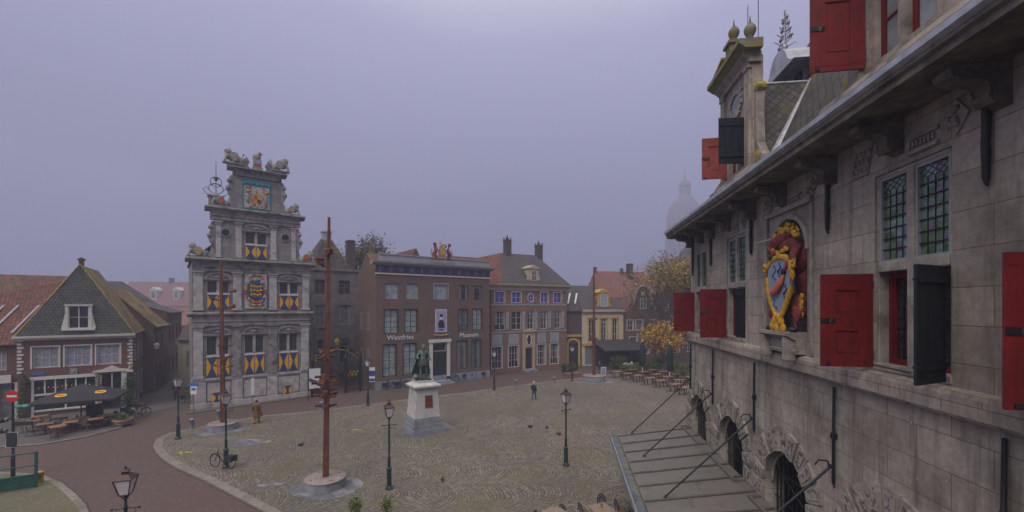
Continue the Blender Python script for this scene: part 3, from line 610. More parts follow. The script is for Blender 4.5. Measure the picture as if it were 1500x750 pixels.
# ================================================================ STONE MUSEUM FACADE
A38 = radians(38.05); MO = (-27.77, 37.3, 0)
def build_museum():
    R = thing('stone_museum', 'tall grey baroque stone facade with yellow and blue shutters and stepped gable of lions', 'building', MO, A38)
    W = 9.45
    G = [(1.01,2.73),(3.89,5.5),(6.72,8.4)]     # ground windows
    U = [(1.06,2.73),(6.78,8.45)]
    holes = [(a,b,2.72,6.3) for a,b in G]+[(a,b,8.72,11.25) for a,b in U]
    m = MB(); wall_holes(m, W, 0, 13.1, holes, rd=.3); body(m, W, 11, 13.1)
    # third storey
    wall_holes(m, 8.25, 13.1, 17.7, [(3.95,5.72,13.4,15.9)], x0=1.65, rd=.3); body(m, 8.25, .8, 17.7, x0=1.65, z0=13.1)
    m.box(3.0, 6.9, 0, .7, 17.7, 21.1)
    m.box(.5, W-.5, .9, 10.6, 12.9, 13.1)
    m.build('wall', M['mustone'], R)
    rf = MB(); gable_roof_y(rf, .0, W, .6, 11, 13.2, 17.4); rf.build('roof', M['slate'], R)
    # plinth panels
    p = MB(); p.box(-.12, W+.12, -.18, -.002, -.05, .42); p.box(-.1, W+.1, -.14, -.002, 2.42, 2.58); p.box(-.05, W+.05, -.09, -.002, 2.30, 2.418)
    p.build('plinth', M['mupale'], R)
    for x0, x1 in ((.12,1.0),(2.9,3.75),(5.75,6.6),(8.6,9.35)):
        MB().box(x0, x1, -.12, -.003, .423, 2.297).box(x0+.12, x1-.12, -.145, -.123, .65, 2.1).build('plinth_block', M['mupale'], R)
    for x0, x1 in ((1.1,2.8),(3.85,5.65),(6.7,8.5)):
        MB().box(x0, x1, -.04, -.003, .6, 2.15).build('plinth_panel', M['mupale'], R)
    def pilaster(x0, x1, z0, z1, d=.14, mat='mupale', cap=True):
        q = MB(); q.box(x0, x1, -d, -.003, z0+.2, z1-.32); q.box(x0-.06, x1+.06, -d-.06, -.003, z0, z0+.197)
        if cap:
            q.box(x0-.04, x1+.04, -d-.05, -.003, z1-.317, z1-.25); q.frus(x0, x1, -d, -.003, z1-.247, x0-.1, x1+.1, -d-.1, -.003, z1-.09); q.box(x0-.12, x1+.12, -d-.12, -.003, z1-.087, z1)
        q.build('pilaster', M[mat], R)
    for i, (a, b) in enumerate(((.1,.77),(2.94,3.63),(5.83,6.53),(8.69,9.38))): pilaster(a, b, 2.6, 7.2, mat='mupale' if i in (0, 3) else 'mutrim')
    for a, b in ((.1,.77),(3.0,3.66),(5.9,6.53),(8.8,9.4)): pilaster(a, b, 8.6, 12.05)
    for a, b in ((3.2,3.66),(6.02,6.5)): pilaster(a, b, 13.35, 16.6, .12)
    for a, b in ((1.7,2.1),(7.8,8.2)): pilaster(a, b, 13.35, 16.6, .08)
    # entablatures
    def ent(x0, x1, z0, z1, over, y1=.5, name='cornice', n=3):
        h = z1-z0
        prof = [(y1, z0), (-.1, z0), (-.1, z0+h*.25), (-.16, z0+h*.27), (-.16, z0+h*.3), (-.1, z0+h*.33), (-.1, z0+h*.62), (-over*.45, z0+h*.68), (-over*.5, z0+h*.78), (-over*.95, z0+h*.82), (-over, z0+h*.97), (-over*.9, z1), (y1, z1)]
        MB().prism(prof, x0, x1, 'x').build(name, M['mutrim'], R)
        for k in range(2): pass
    def entp(x0, x1, z0, z1, over):
        # two bodies: frieze within wall width, cornice wider
        h = z1-z0
        MB().prism([(.4, z0), (-.17, z0), (-.17, z0+h*.28), (-.24, z0+h*.3), (-.24, z0+h*.35), (-.17, z0+h*.38), (-.17, z0+h*.66), (.4, z0+h*.66)], x0, x1, 'x').build('frieze', M['mutrim'], R)
        MB().prism([(.6, z0+h*.663), (-.2, z0+h*.663), (-over*.5, z0+h*.72), (-over*.55, z0+h*.82), (-over, z0+h*.85), (-over, z0+h*.95), (-over*.8, z1), (.6, z1)], x0-over*.8, x1+over*.8, 'x').build('cornice', M['mutrim'], R)
    entp(0, W, 7.22, 8.42, .42); entp(0, W, 12.07, 13.22, .6); entp(1.3, 8.6, 16.7, 17.85, .5); entp(3.0, 6.95, 20.95, 21.65, .55)
    dn = MB()
    # arched window heads
    def archhead(x0, x1, zs, zt, name='window_arch'):
        cx = (x0+x1)/2; r = (x1-x0)/2+.18; k = 10; rz = zt-zs
        out = [(cx-r*cos(pi*i/k), zs+rz*sin(pi*i/k)) for i in range(k+1)]; inn = [(cx-(r-.2)*cos(pi*i/k), zs+(rz-.2)*sin(pi*i/k)) for i in range(k+1)]
        MB().prism(out+inn[::-1], -.12, -.003, 'y').build(name, M['mutrim'], R)
        fan = MB(); inn2 = [(cx-(r-.25)*cos(pi*i/k), zs+(rz-.25)*sin(pi*i/k)) for i in range(k+1)]
        fan.prism(inn2, -.05, -.003, 'y')
        for i in range(2, k-1, 2): a = pi*i/k; fan.tube([(cx-.1*cos(a), -.07, zs+.05), (cx-(r-.35)*cos(a), -.08, zs+(rz-.3)*sin(a))], .05, 5)
        fan.blob((cx, -.1, zs+.15), (.2, .1, .15))
        fan.build('arch_carving', M['mutrim'], R)
        MB().box(x0-.3, x1+.3, -.16, -.003, zs-.12, zs-.003).build('arch_ledge', M['mutrim'], R)
    for a, b in G: archhead(a, b, 6.48, 7.12)
    for a, b in U: archhead(a, b, 11.42, 12.04)
    archhead(3.95, 5.72, 16.02, 16.66)
    def shutter(x0, x1, z0, z1, y=-.05):
        s = MB(); s.box(x0, x1, y-.04, y, z0, z1); cx, cz = (x0+x1)/2, (z0+z1)/2; e = .004; hw = (x1-x0)/2
        s.prism([(x0+.02, z1), (x1-.02, z1), (cx+.03, cz), (cx-.03, cz)], y-.046, y-.041, 'y', 1); s.prism([(x0+.02, z0), (cx-.03, cz), (cx+.03, cz), (x1-.02, z0)], y-.046, y-.041, 'y', 1)
        for dz in (0,): s.box(cx-.09, cx-.03, y-.055, y-.047, cz-.05, cz+.05, 2); s.box(cx+.03, cx+.09, y-.055, y-.047, cz-.05, cz+.05, 2)
        for zz in (z0+.12, z1-.16): s.box(x0-.05, x0+.02, y-.055, y-.001, zz, zz+.05, 2); s.box(x1-.02, x1+.05, y-.055, y-.001, zz, zz+.05, 2)
        s.build('shutter', [M['yellowshut'], M['blueshut'], M['iron']], R)
    def mwin(a, b, z0, zs, z1, mull='mupale'):
        cx = (a+b)/2
        window(R, a, cx-.06, zs, z1, .14, 'mupale', 'glasslattice', 1, 1, fw=.07); window(R, cx+.06, b, zs, z1, .14, 'mupale', 'glasslattice', 1, 1, fw=.07)
        MB().box(cx-.06, cx+.06, -.02, .25, z0, z1).box(a, b, -.04, .25, zs-.14, zs-.003).build('mullion', M['mupale'], R)
        MB().box(a, b, -.07, .1, zs-.137, zs-.01).build('lower_sill', M['white'], R)
        MB().box(a, b, .12, .2, z0, zs-.14).build('lower_light', M['glassdark'], R)
        shutter(a+.02, cx-.05, z0, zs-.16); shutter(cx+.05, b-.02, z0, zs-.16)
    for a, b in G: mwin(a, b, 2.72, 4.58, 6.3)
    for a, b in U: mwin(a, b, 8.72, 10.14, 11.25)
    mwin(3.95, 5.72, 13.42, 14.75, 15.9)
    for x0 in (1.42, 7.11):
        shutter(x0, x0+.72, .32, 1.28, -.06)
    # oculi
    for cx in (2.45, 7.3):
        MB().lathe((0, 0, 0), [(.42, 0), (.46, .05), (.38, .09), (.3, .02)], 16, sm=False).at((0,0,0)).build('oculus', M['mutrim'], R)
        o = R.children[-1] if False else COL.objects[-1]; o.rotation_euler = (pi/2, 0, 0); o.location = (cx, -.0, 15.6)
        d = MB().prism([(.29*cos(2*pi*i/14), .27*sin(2*pi*i/14)) for i in range(14)], 0, .03, 'z').build('opening', M['glassdark'], o); d.location = (0, 0, .03)
    # volutes at the third storey and the attic
    def volute(x, z0, z1, s, big=.5):
        pts = [(x, z0), (x, z1)]
        h = z1-z0
        prof = [(0, h), (.22, h*.98), (.4, h*.86), (.33, h*.74), (.5, h*.6), (.42, h*.45), (.25, h*.36), (.3, h*.2), (.6, h*.1), (.62, 0), (0, 0)]
        MB().prism([(x-s*a*big*2, z0+b) for a, b in prof], -.06, .3, 'y').blob((x-s*big*.62, 0, z0+h*.82), (.2, .2, .22)).blob((x-s*big*.8, 0, z0+h*.6), (.2, .2, .25)).build('volute', M['mutrim'], R)
    volute(1.65, 13.25, 16.6, 1); volute(8.25, 13.25, 16.6, -1)
    volute(3.0, 17.87, 20.9, 1, .45); volute(6.9, 17.87, 20.9, -1, .45)
    # cartouche
    c = MB(); c.box(3.92, 5.7, -.12, -.003, 8.75, 12.0); c.build('cartouche_panel', M['mupale'], R)
    cc = MB(); X, Z = 4.81, 10.35
    rnd = random.Random(3)
    cc.prism([(X+.85*cos(2*pi*i/20), Z+1.15*sin(2*pi*i/20)) for i in range(20)], -.2, -.123, 'y', 3)
    cc.prism([(X+.62*cos(2*pi*i/20), Z+.85*sin(2*pi*i/20)) for i in range(20)], -.26, -.203, 'y', 1)
    for i in range(26):
        a = 2*pi*i/26; r1 = .76+.08*rnd.random(); cc.blob((X+r1*cos(a), -.22, Z+1.35*r1*sin(a)), (.09+.06*rnd.random(), .07, .1+.07*rnd.random()), rnd.choice((0, 2, 3, 4, 2)), 6, 4)
    for zz, w_ in ((.42, .36), (.05, .4), (-.35, .34)):     # three lions passant as gold relief
        for k in range(4): cc.blob((X-w_+k*w_*.66, -.28, Z+zz+.05*(k % 2)), (.15, .05, .09), 0, 6, 4)
        cc.blob((X-w_-.02, -.3, Z+zz+.1), (.09, .05, .1), 0, 6, 4)
        for k in range(4): cc.box(X-w_+k*.22, X-w_+k*.22+.06, -.29, -.262, Z+zz-.18, Z+zz, 0)
    for k in range(8): cc.blob((X+.5*cos(pi*k/7), -.2, Z+1.28+.25*sin(pi*k/7)), (.1, .06, .1), (0, 2, 3)[k % 3], 6, 4)
    for k in range(7): cc.blob((X-.5+k/6, -.2, Z-1.2-.1*sin(pi*k/6)), (.1, .06, .12), (2, 0, 4)[k % 3], 6, 4)
    cc.build('carved_cartouche', [M['gold'], M['blueshut'], M['armsred'], M['tealpaint'], M['mupale']], R)
    # attic arms
    a = MB(); a.box(3.73, 6.06, -.06, -.003, 18.0, 20.7, 1); a.box(3.78, 6.01, -.12, -.063, 20.35, 20.66, 1)
    for i in range(9): a.blob((3.88+i*.25, -.12, 20.3+.08*(i % 2)), (.15, .06, .14), 1, 6, 4)
    a.box(3.88, 5.91, -.075, -.063, 18.12, 20.2, 4)
    a.prism([(4.9+.42*cos(t)*(1 if sin(t) > 0 else 1-.5*abs(sin(t))), 18.95+.55*sin(t)) for t in [2*pi*i/14 for i in range(14)]], -.14, -.077, 'y', 0)
    a.box(4.62, 4.9, -.16, -.143, 18.95, 19.3, 2); a.box(4.9, 5.18, -.16, -.143, 18.6, 18.94, 3)
    for i in range(40): a.blob((rnd.choice((rnd.uniform(3.9, 4.45), rnd.uniform(5.3, 5.88), rnd.uniform(4.3, 5.5))), -.1, rnd.uniform(18.2, 20.1)), (rnd.uniform(.05, .13), .06, rnd.uniform(.06, .2)), rnd.choice((0, 2, 4, 5, 5)), 6, 4)
    for sx in (4.15, 5.62):
        a.blob((sx, -.14, 19.0), (.16, .08, .5), 5, 7, 5); a.blob((sx, -.16, 19.62), .14, 0, 7, 5)
    a.build('painted_arms', [M['gold'], M['tealpaint'], M['armsred'], M['blueshut'], M['mupale'], M['lionstone']], R)
    for s, xa in ((1, 3.0), (-1, 6.9)):      # pieces of the broken pediment
        pts = [(xa-s*.45, 21.68), (xa+s*1.35, 21.68), (xa+s*1.15, 21.95), (xa+s*1.3, 22.3), (xa+s*1.05, 22.75), (xa+s*.75, 22.35), (xa+s*.1, 21.95), (xa-s*.45, 21.85)]
        MB().prism(pts, -.25, .35, 'y').build('pediment_scroll', M['mutrim'], R)
    return R
museum = build_museum()
def mw(x, y, z):
    return (MO[0]+x*cos(A38)-y*sin(A38), MO[1]+x*sin(A38)+y*cos(A38), z)
def lion(label, loc, rz, s=1, flip=1, shield='armsred', base=True, up=False):
    """carved lion sitting beside an oval shield"""
    t = thing('lion_statue', label, 'statue', loc, rz, 'carved stone lions with shields on the museum gable')
    b = MB(); f = flip*s
    def B(x, y, z, rx, ry, rz_, seed=0): b.blob((x*f, y*s, z*s), (rx*s*1.12, ry*s*1.25, rz_*s*1.1), 0, 12, 9, .08, seed)
    b.box(-.75*s, .75*s, -.3*s, .3*s, 0, .12*s)
    B(.35, 0, .42, .38, .22, .3); B(.0, 0, .52, .45, .2, .24); B(-.28, 0, .7, .28, .22, .36, 2)
    B(-.36, -.02, 1.05, .2, .19, .23, 4); B(-.33, -.04, .98, .26, .2, .3, 5); B(-.52, -.1, 1.04, .13, .1, .09, 6); B(-.28, -.1, 1.25, .06, .05, .07); B(-.42, .06, 1.25, .06, .05, .07); B(-.2, 0, .8, .28, .2, .25)
    B(.48, -.1, .3, .2, .15, .26); B(.4, .12, .28, .2, .14, .2)
    b.tube([(-.42*f, -.14*s, .75*s), (-.55*f, -.2*s, .45*s), (-.62*f, -.22*s, .14*s)], [.11*s, .09*s, .08*s], 7)
    b.tube([(-.2*f, -.2*s, .7*s), (-.15*f, -.26*s, .55*s), (-.02*f, -.3*s, .6*s)], [.1*s, .08*s, .07*s], 7)
    b.tube([(.68*f, 0, .3*s), (.85*f, .05*s, .5*s), (.7*f, .05*s, .8*s), (.82*f, .05*s, 1.0*s)], [.05*s, .045*s, .04*s, .07*s], 6)
    b.rough(.05*s, 5).build('lion_body', M['lionstone'], t)
    q = MB(); cx, cz = .12*f, .55*s
    q.prism([(cx+.3*s*cos(2*pi*i/14), cz+.4*s*sin(2*pi*i/14)) for i in range(14)], -.36*s, -.28*s, 'y', 0)
    q.prism([(cx+.22*s*cos(2*pi*i/14), cz+.31*s*sin(2*pi*i/14)) for i in range(14)], -.39*s, -.363*s, 'y', 1)
    q.box(cx-.1*s, cx+.1*s, -.41*s, -.393*s, cz-.03*s, cz+.03*s, 2); q.box(cx-.03*s, cx+.03*s, -.41*s, -.393*s, cz-.14*s, cz+.14*s, 2)
    q.build('shield', [M['lionstone'], M[shield], M['gold']], t)
lion('stone lion with striped gold shield, lowest one on the left shoulder of the gable', mw(.35, -.1, 13.24), A38, .95, 1, 'yellowtrim')
lion('stone lion with shield, lowest one on the right shoulder of the gable', mw(9.2, -.1, 13.24), A38, .95, -1, 'armsred')
lion('stone lion holding a red shield beside the attic, under the iron weather vane', mw(2.0, -.1, 17.87), A38, .9, 1, 'armsred')
lion('stone lion with small shield sitting right of the painted coat of arms', mw(7.9, -.1, 17.87), A38, .9, -1, 'greytrim')
lion('stone lion crowning the left scroll at the very top of the gable', mw(3.0, -.05, 21.9), A38, 1.05, 1, 'greytrim')
lion('stone lion crowning the right scroll at the very top of the gable', mw(6.85, -.05, 21.9), A38, 1.05, -1, 'greytrim')
t = thing('crest_statue', 'carved bird on a red and blue shield pedestal at the top centre of the gable', 'statue', mw(4.93, 0, 21.66), A38)
b = MB().box(-.42, .42, -.28, .28, 0, .25).box(-.33, .33, -.22, .22, .253, 1.0); b.build('pedestal', M['lionstone'], t)
MB().box(-.25, .25, -.25, -.223, .35, .62, 0).box(-.25, .25, -.25, -.223, .623, .92, 1).build('shield', [M['armsred'], M['palblue']], t)
b = MB(); b.blob((0, 0, 1.3), (.3, .25, .38), 0, 9, 7, .15); b.blob((.18, -.05, 1.62), (.17, .16, .2)); b.blob((.32, -.06, 1.55), (.1, .06, .08)); b.blob((-.2, .05, 1.2), (.2, .15, .35)); b.build('bird', M['lionstone'], t)
t = thing('weather_vane', 'wrought iron vane with curled ends on the left shoulder of the attic', 'weather vane', mw(1.75, .3, 17.87), A38)
b = MB(); b.tube([(0,0,0), (0,0,4.1)], [.05, .02], 6); b.blob((0,0,2.5), (.14,.14,.2))
for s in (1, -1):
    for k in range(2):
        pts = [(s*(.05+.5*sin(a)*(1-.25*k)), 0, 1.2+.6*k+.45*(1-cos(a))) for a in [pi*i/8*1.3 for i in range(9)]]; b.tube(pts, .03, 5)
    b.tube([(s*.1,0,1.0), (s*.7,0,1.1), (s*.95,0,1.5), (s*.7,0,1.75), (s*.55,0,1.5)], .03, 5)
b.build('vane_iron', M['iron'], t)
MB().box(-.55, .55, -.1, .5, 0, .9).box(-.62, .62, -.17, .57, .903, 1.05).build('vane_base', M['mutrim'], t)
# ================================================================ GREY HOUSE BEHIND THE GATE
def L(o, a): return lambda x, y, z=0: (o[0]+x*cos(a)-y*sin(a), o[1]+x*sin(a)+y*cos(a), z)
def std_house(name, label, cat, o, ang, W, D, zg, wins, wall='brick_brown', holes_rd=.22, x0=0, z0=0):
    R = thing(name, label, cat, (o[0], o[1], 0), ang)
    m = MB(); wall_holes(m, W, z0, zg, [w_[:4] for w_ in wins], x0=x0, rd=holes_rd); body(m, W, D, zg, x0=x0, z0=z0); m.build('wall', M[wall], R)
    return R
o = gp(457, 558); a = radians(38)
R = std_house('grey_house', 'grey rendered old house behind the ornate gate, with pointed slate roof and tall chimney', 'house', o, a, 5.6, 9, 13.6,
    [(.3,1.55,10.4,12.2),(3.1,4.5,10.4,12.2),(.3,1.55,6.6,9.1),(3.1,4.5,6.6,9.1),(.3,1.6,2.4,4.9),(3.0,4.5,1.9,4.9)], 'render_grey', x0=-1.5)
for x in ((.3,1.55),(3.1,4.5)):
    window(R, *x, 10.4, 12.2, fm='render_grey', gm='glassviolet', nx=2, nz=2); window(R, *x, 6.6, 9.1, fm='greytrim', gm='glassmid', nx=2, nz=3)
window(R, .3, 1.6, 2.4, 4.9, gm='glassdark', fm='darkframe', nx=2, nz=3); window(R, 3.0, 4.5, 1.9, 4.9, gm='glassdark', fm='darkframe', nx=2, nz=3)
MB().box(-1.5, 5.7, -.18, -.003, 13.3, 13.6).build('cornice', M['render_grey'], R)
rf = MB(); ax, ay = 2.3, 2.6
rf.tri((-.1,.6,13.62), (4.9,.6,13.62), (ax,ay,18.5)); rf.tri((4.9,.6,13.62), (4.9,8,13.62), (ax,ay,18.5)); rf.tri((-.1,8,13.62), (-.1,.6,13.62), (ax,ay,18.5)); rf.tri((4.9,8,13.62), (-.1,8,13.62), (ax,ay,18.5)); rf.quad((-1.5,0,13.61),(5.6,0,13.61),(5.6,9,13.61),(-1.5,9,13.61))
rr = rf.build('roof', M['slate'], R)
MB().box(1.8,2.8,2.1,3.1,17.2,18.3).box(1.7,2.9,2.0,3.2,18.303,18.5).build('roof_cap', M['lead'], rr)
chimney(rr, 5.0, 1.6, 12.5, 17.5, .95, 'brick_dark')
# ---- ornate gate with banners
ga, gb = gp(455, 582), gp(530, 572)
gang = atan2(gb[1]-ga[1], gb[0]-ga[0]); gl = sqrt((gb[0]-ga[0])**2+(gb[1]-ga[1])**2)
t = thing('ornate_gate', 'black and gilded wrought iron gate with curled overthrow between museum and brick building', 'gate', (*ga, 0), gang)
fr = MB(); fr.tube([(.3,0,3.7), (gl*.3,0,4.7), (gl*.5,0,5.0), (gl*.7,0,4.7), (gl-.3,0,3.7)], .06, 6); fr.tube([(.3,0,3.4), (gl*.3,0,4.3), (gl*.5,0,4.6), (gl*.7,0,4.3), (gl-.3,0,3.4)], .05, 6, 1)
for i in range(9):
    x = .5+i*(gl-1)/8; zc = 3.75+1.05*sin(pi*i/8)
    fr.tube([(x+.22*cos(q)*(1-q/14), 0, zc+.15+.22*sin(q)*(1-q/14)) for q in [k*.7 for k in range(9)]], .03, 4, 0 if i % 2 else 1)
fr.tube([(gl*.5,0,4.9), (gl*.5,0,5.9)], [.05,.02], 5, 1); fr.blob((gl*.5,0,5.35), (.28,.05,.3), 1)
fr.build('overthrow', [M['iron'], M['irongold']], t)
for x in (.15, gl*.33, gl*.67, gl-.15):
    q = MB().box(x-.13, x+.13, -.13, .13, 0, 3.6); q.lathe((x,0,3.6), [(.2,.003),(.2,.1),(.08,.2),(.14,.4),(.02,.6)], 8)
    q.build('gate_post', M['iron'], t)
for a_, b_ in ((.15,gl*.33),(gl*.67,gl-.15)):
    q = MB(); n = 12
    for i in range(n): x = a_+.15+(b_-a_-.3)*i/(n-1); q.tube([(x,0,.1),(x,0,2.5+.25*sin(i))], .022, 4)
    for z in (.25,1.2,2.3): q.box(a_+.13,b_-.13,-.03,.03,z,z+.05)
    for i in range(6): q.blob((a_+.3+(b_-a_-.6)*i/5, -.03, 1.75+.3*(i%2)), (.14,.03,.18), 1, 6, 4)
    q.build('railing', [M['iron'], M['irongold']], t)
def banner(label, px, py, ztop, w_, h_, rz=.3, pole=True, name='banner'):
    x, y = gp(px, py, .05); t = thing(name, label, 'banner', (x, y, 0), rz)
    if pole: MB().tube([(-w_/2-.06,0,0),(-w_/2-.06,0,ztop+.15)], .035, 6).build('pole', M['iron'], t)
    f = MB().box(-w_/2,w_/2,-.02,.02,ztop-h_,ztop).box(-w_/2+.003,w_/2-.003,-.025,-.021,ztop-h_*.42,ztop-h_*.003, 1)
    f.prism([(-w_/2+.003,ztop-h_*.45),(w_/2-.003,ztop-h_*.7),(w_/2-.003,ztop-h_*.95),(-w_/2+.003,ztop-h_*.62)],-.025,-.021,'y',2)
    f.build('cloth', [M['signwhite'], M['signwhite'], M['purple']], t)
banner('white and purple banner hanging beside the left gate post', 461, 585, 3.0, 1.0, 1.9, .6)
x_, y_ = mw(9.0, -.25, 0)[:2]
# hedge by the gate
shrub('topiary_bush', 'dark clipped bush in the courtyard behind the gate', *gp(508, 563), 1.8, 1.5, 2.4, ['leafdark','leafgreen'], 1300, .09, 5)
# ================================================================ BRICK MUSEUM
o = gp(551, 572); a = radians(36.54)
ws = []
c3 = [(.96,2.45),(3.36,4.85),(6.8,8.5),(10.1,11.35),(12.05,13.3)]
wl = [(x0,x1,9.75,11.5) for x0,x1 in c3]+[(x0,x1,6.0,8.6) for x0,x1 in ((.9,2.42),(3.2,4.7),(9.95,11.25),(11.95,13.3))]+[(x0,x1,1.35,4.8) for x0,x1 in ((.75,2.2),(3.05,4.6),(9.75,11.15),(11.85,13.15))]+[(6.55,8.4,.35,4.75)]
R = std_house('brick_museum', 'wide brown brick building with white lettering, pale parapet and carved crest on top', 'building', o, a, 14.44, 6.4, 12.4, wl, 'brick_grey')
for i, (x0, x1) in enumerate(c3): window(R, x0, x1, 9.75, 11.5, fm='darkframe' if i > 2 else 'greytrim', gm='glassdark' if i > 2 else 'glasspale', nx=2, nz=2, sill=.1, surround=.14 if i == 2 else None, sm='white')
for x0, x1 in ((.9,2.42),(3.2,4.7),(9.95,11.25),(11.95,13.3)): window(R, x0, x1, 6.0, 8.6, fm='darkframe', gm='glasspale' if x0 != 9.95 else 'glassmid', nx=2, nz=4, sill=.1, surround=.07)
for x0, x1 in ((.75,2.2),(3.05,4.6)): window(R, x0, x1, 1.35, 4.8, fm='darkframe', gm='glasspale', nx=2, nz=4, sill=.1, surround=.07)
for x0, x1 in ((9.75,11.15),(11.85,13.15)): window(R, x0, x1, 1.35, 4.8, fm='darkframe', gm='glassmid', nx=2, nz=4, sill=.1, surround=.07)
d = MB().box(6.62,8.33,.1,.16,.35,3.6).box(6.7,7.42,.075,.098,.5,1.7).box(7.52,8.25,.075,.098,.5,1.7).box(6.7,7.42,.075,.098,1.85,3.45).box(7.52,8.25,.075,.098,1.85,3.45).build('door', M['darkframe'], R)
window(R, 6.62, 8.33, 3.7, 4.7, fm='white', gm='glassdark', nx=1, nz=1)
MB().box(6.15,6.55,-.12,.05,.3,4.75).box(8.4,8.8,-.12,.05,.3,4.75).box(6.05,8.9,-.2,.05,4.753,5.1).build('door_surround', M['white'], R)
MB().box(6.2,8.8,-1.3,-.003,-.02,.15).box(6.4,8.6,-.9,-.003,.153,.33).build('door_step', M['bluestone'], R)
MB().box(-.1,14.5,-.06,-.003,-.02,.9).build('plinth', M['bluestone'], R)
# frieze with painted squares, cornice, parapet
f = MB().box(-.05,14.5,-.1,.2,12.4,12.55,0).box(-.02,14.46,-.05,.2,12.553,13.4,1)
for i in range(24):
    x = .25+i*.6; f.box(x, x+.3, -.09, -.052, 12.68, 13.28, 2+(i % 2)); f.blob((x+.45, -.06, 13.0), (.08,.04,.15), 4, 6, 4)
f.build('frieze', [M['white'], M['brick_dark'], M['azure'], M['blueshut'], M['armsred']], R)
MB().prism([(.5,13.4),(-.1,13.4),(-.3,13.55),(-.6,13.62),(-.65,13.8),(.5,13.8)], -.5, 14.95, 'x').build('cornice', M['greytrim'], R)
MB().box(.35,14.3,-.2,.15,13.803,14.5).box(.25,14.4,-.28,.2,14.503,14.62).build('parapet', M['greytrim'], R)
# side wing roof
sr = MB(); gable_roof_x(sr, .1, 14.3, .6, 6.4, 12.5, 15.0); 
rr = sr.build('roof', M['tile_redbrown'], R)
g2 = MB(); g2.add([(.0,0,12.4),(0,6.4,12.4),(0,3.4,14.9)], [(0,1,2)]); g2.build('gable_wall', M['brick_grey'], R)
# side windows on the left wall
ax = Matrix.Rotation(-pi/2, 4, 'Z')
for y0 in (2.0, 4.2):
    for z0 in (2.2, 6.3): window(R, -y0-1.0, -y0, z0, z0+2.0, y=-.04, fm='greytrim', gm='glassmid', nx=2, nz=2, name='side_window', axis=ax)
# crest
c = MB(); rnd = random.Random(8)
c.box(6.3,9.1,-.25,.1,14.0,14.45,0)
c.prism([(7.7+.5*cos(t_), 15.3+.62*sin(t_)) for t_ in [2*pi*i/12 for i in range(12)]], -.3, -.1, 'y', 3)
c.prism([(7.7+.33*cos(t_), 15.3+.42*sin(t_)) for t_ in [2*pi*i/12 for i in range(12)]], -.34, -.303, 'y', 1)
for s in (1, -1):
    c.tube([(7.7+s*.8,-.15,14.5),(7.7+s*1.0,-.15,15.0),(7.7+s*.75,-.15,15.5),(7.7+s*.95,-.15,16.1)], [.25,.28,.22,.14], 7, 2); c.blob((7.7+s*.95,-.2,16.15), (.22,.18,.2), 2)
    c.tube([(7.7+s*1.1,-.1,14.6),(7.7+s*1.4,-.1,15.1),(7.7+s*1.25,-.1,15.6)], [.08,.07,.05], 5, 3)
for i in range(10): c.blob((7.7+rnd.uniform(-.5,.5), -.2, 16.0+rnd.uniform(-.1,.35)), (.14,.1,.14), rnd.choice((1,3,2)), 6, 4)
for i in range(12): c.blob((6.4+i*.24, -.25, 14.45+.1*(i%2)), (.16,.1,.12), 3 if i%2 else 2, 6, 4)
c.build('carved_crest', [M['greytrim'], M['gold'], M['maroon'], M['lionstone']], R)
text(R, 'lettering', 'Westfries', 1.15, 5.28, .78, 'signwhite', y=-.06); text(R, 'lettering', 'Museum', 10.1, 5.2, .78, 'signwhite', y=-.06)
p = MB().box(6.9,8.4,-.05,-.003,5.95,8.6,0).box(7.0,8.3,-.056,-.051,6.05,8.5,1)
p.prism([(7.3,6.4),(8.1,6.4),(8.05,7.0),(7.85,7.35),(7.45,7.35),(7.25,7.0)],-.061,-.057,'y',2).prism([(7.65+.2*cos(2*pi*i/10),7.6+.26*sin(2*pi*i/10)) for i in range(10)],-.063,-.0575,'y',3); p.prism([(7.42,7.7),(7.88,7.7),(7.85,7.98),(7.65,8.05),(7.45,7.98)],-.065,-.0635,'y',2)
p.box(7.35,7.95,-.062,-.0575,6.1,6.28,4)
p.build('exhibition_poster', [M['white'], mk('poster_lilac', (.30,.30,.48), .6, .1), M['iron'], M['lampglass'], M['purple']], R)
# swag under the poster
s = MB()
for i in range(9): s.blob((6.75+i*.22, -.08, 5.65-.12*sin(pi*i/8)), (.13,.07,.09), i%2, 6, 4)
s.build('swag', [M['lionstone'], M['gold']], R)
BM = L(o, a)
# tree and red roofs behind
tree('round_tree', 'rounded brown-green tree rising behind the brick museum parapet', *BM(6.5, 22)[:2], 18.2, 11, .35, ['leafpurple','leafolive'], 5200, .17, .75, 21, 4, wide=1.5)
def simple_house(name, label, o, ang, W, D, zg, zr, wall, roof, wins=(), z0=0, ridge='x', fm='white', gm='glassdark', chim=None, cat='house', nx=2, nz=3, sill=.08):
    R = std_house(name, label, cat, o, ang, W, D, zg, [w_[:4] for w_ in wins], wall)
    rf = MB()
    if ridge == 'x':
        gable_roof_x(rf, 0, W, 0, D, zg, zr); gw = MB()
        for x in (.02, W-.02): gw.tri((x,0,zg-.02), (x,D,zg-.02), (x,D/2,zr-.12))
        rr = rf.build('roof', M[roof], R); gw.build('gable_wall', M[wall], R)
    elif ridge == 'y':
        gable_roof_y(rf, 0, W, -.15, D, zg, zr); gw = MB(); gw.tri((0,0,zg), (W,0,zg), (W/2,0,zr-.1)); gw.tri((W,D,zg), (0,D,zg), (W/2,D,zr-.1))
        rr = rf.build('roof', M[roof], R); gw.build('gable_wall', M[wall], R)
    else:
        hip_roof(rf, 0, W, 0, D, zg, zr, ridge); rr = rf.build('roof', M[roof], R)
    for w_ in wins: window(R, *w_[:4], fm=fm, gm=gm, nx=nx, nz=nz, sill=sill)
    for c in (chim or []): chimney(rr, *c)
    return R
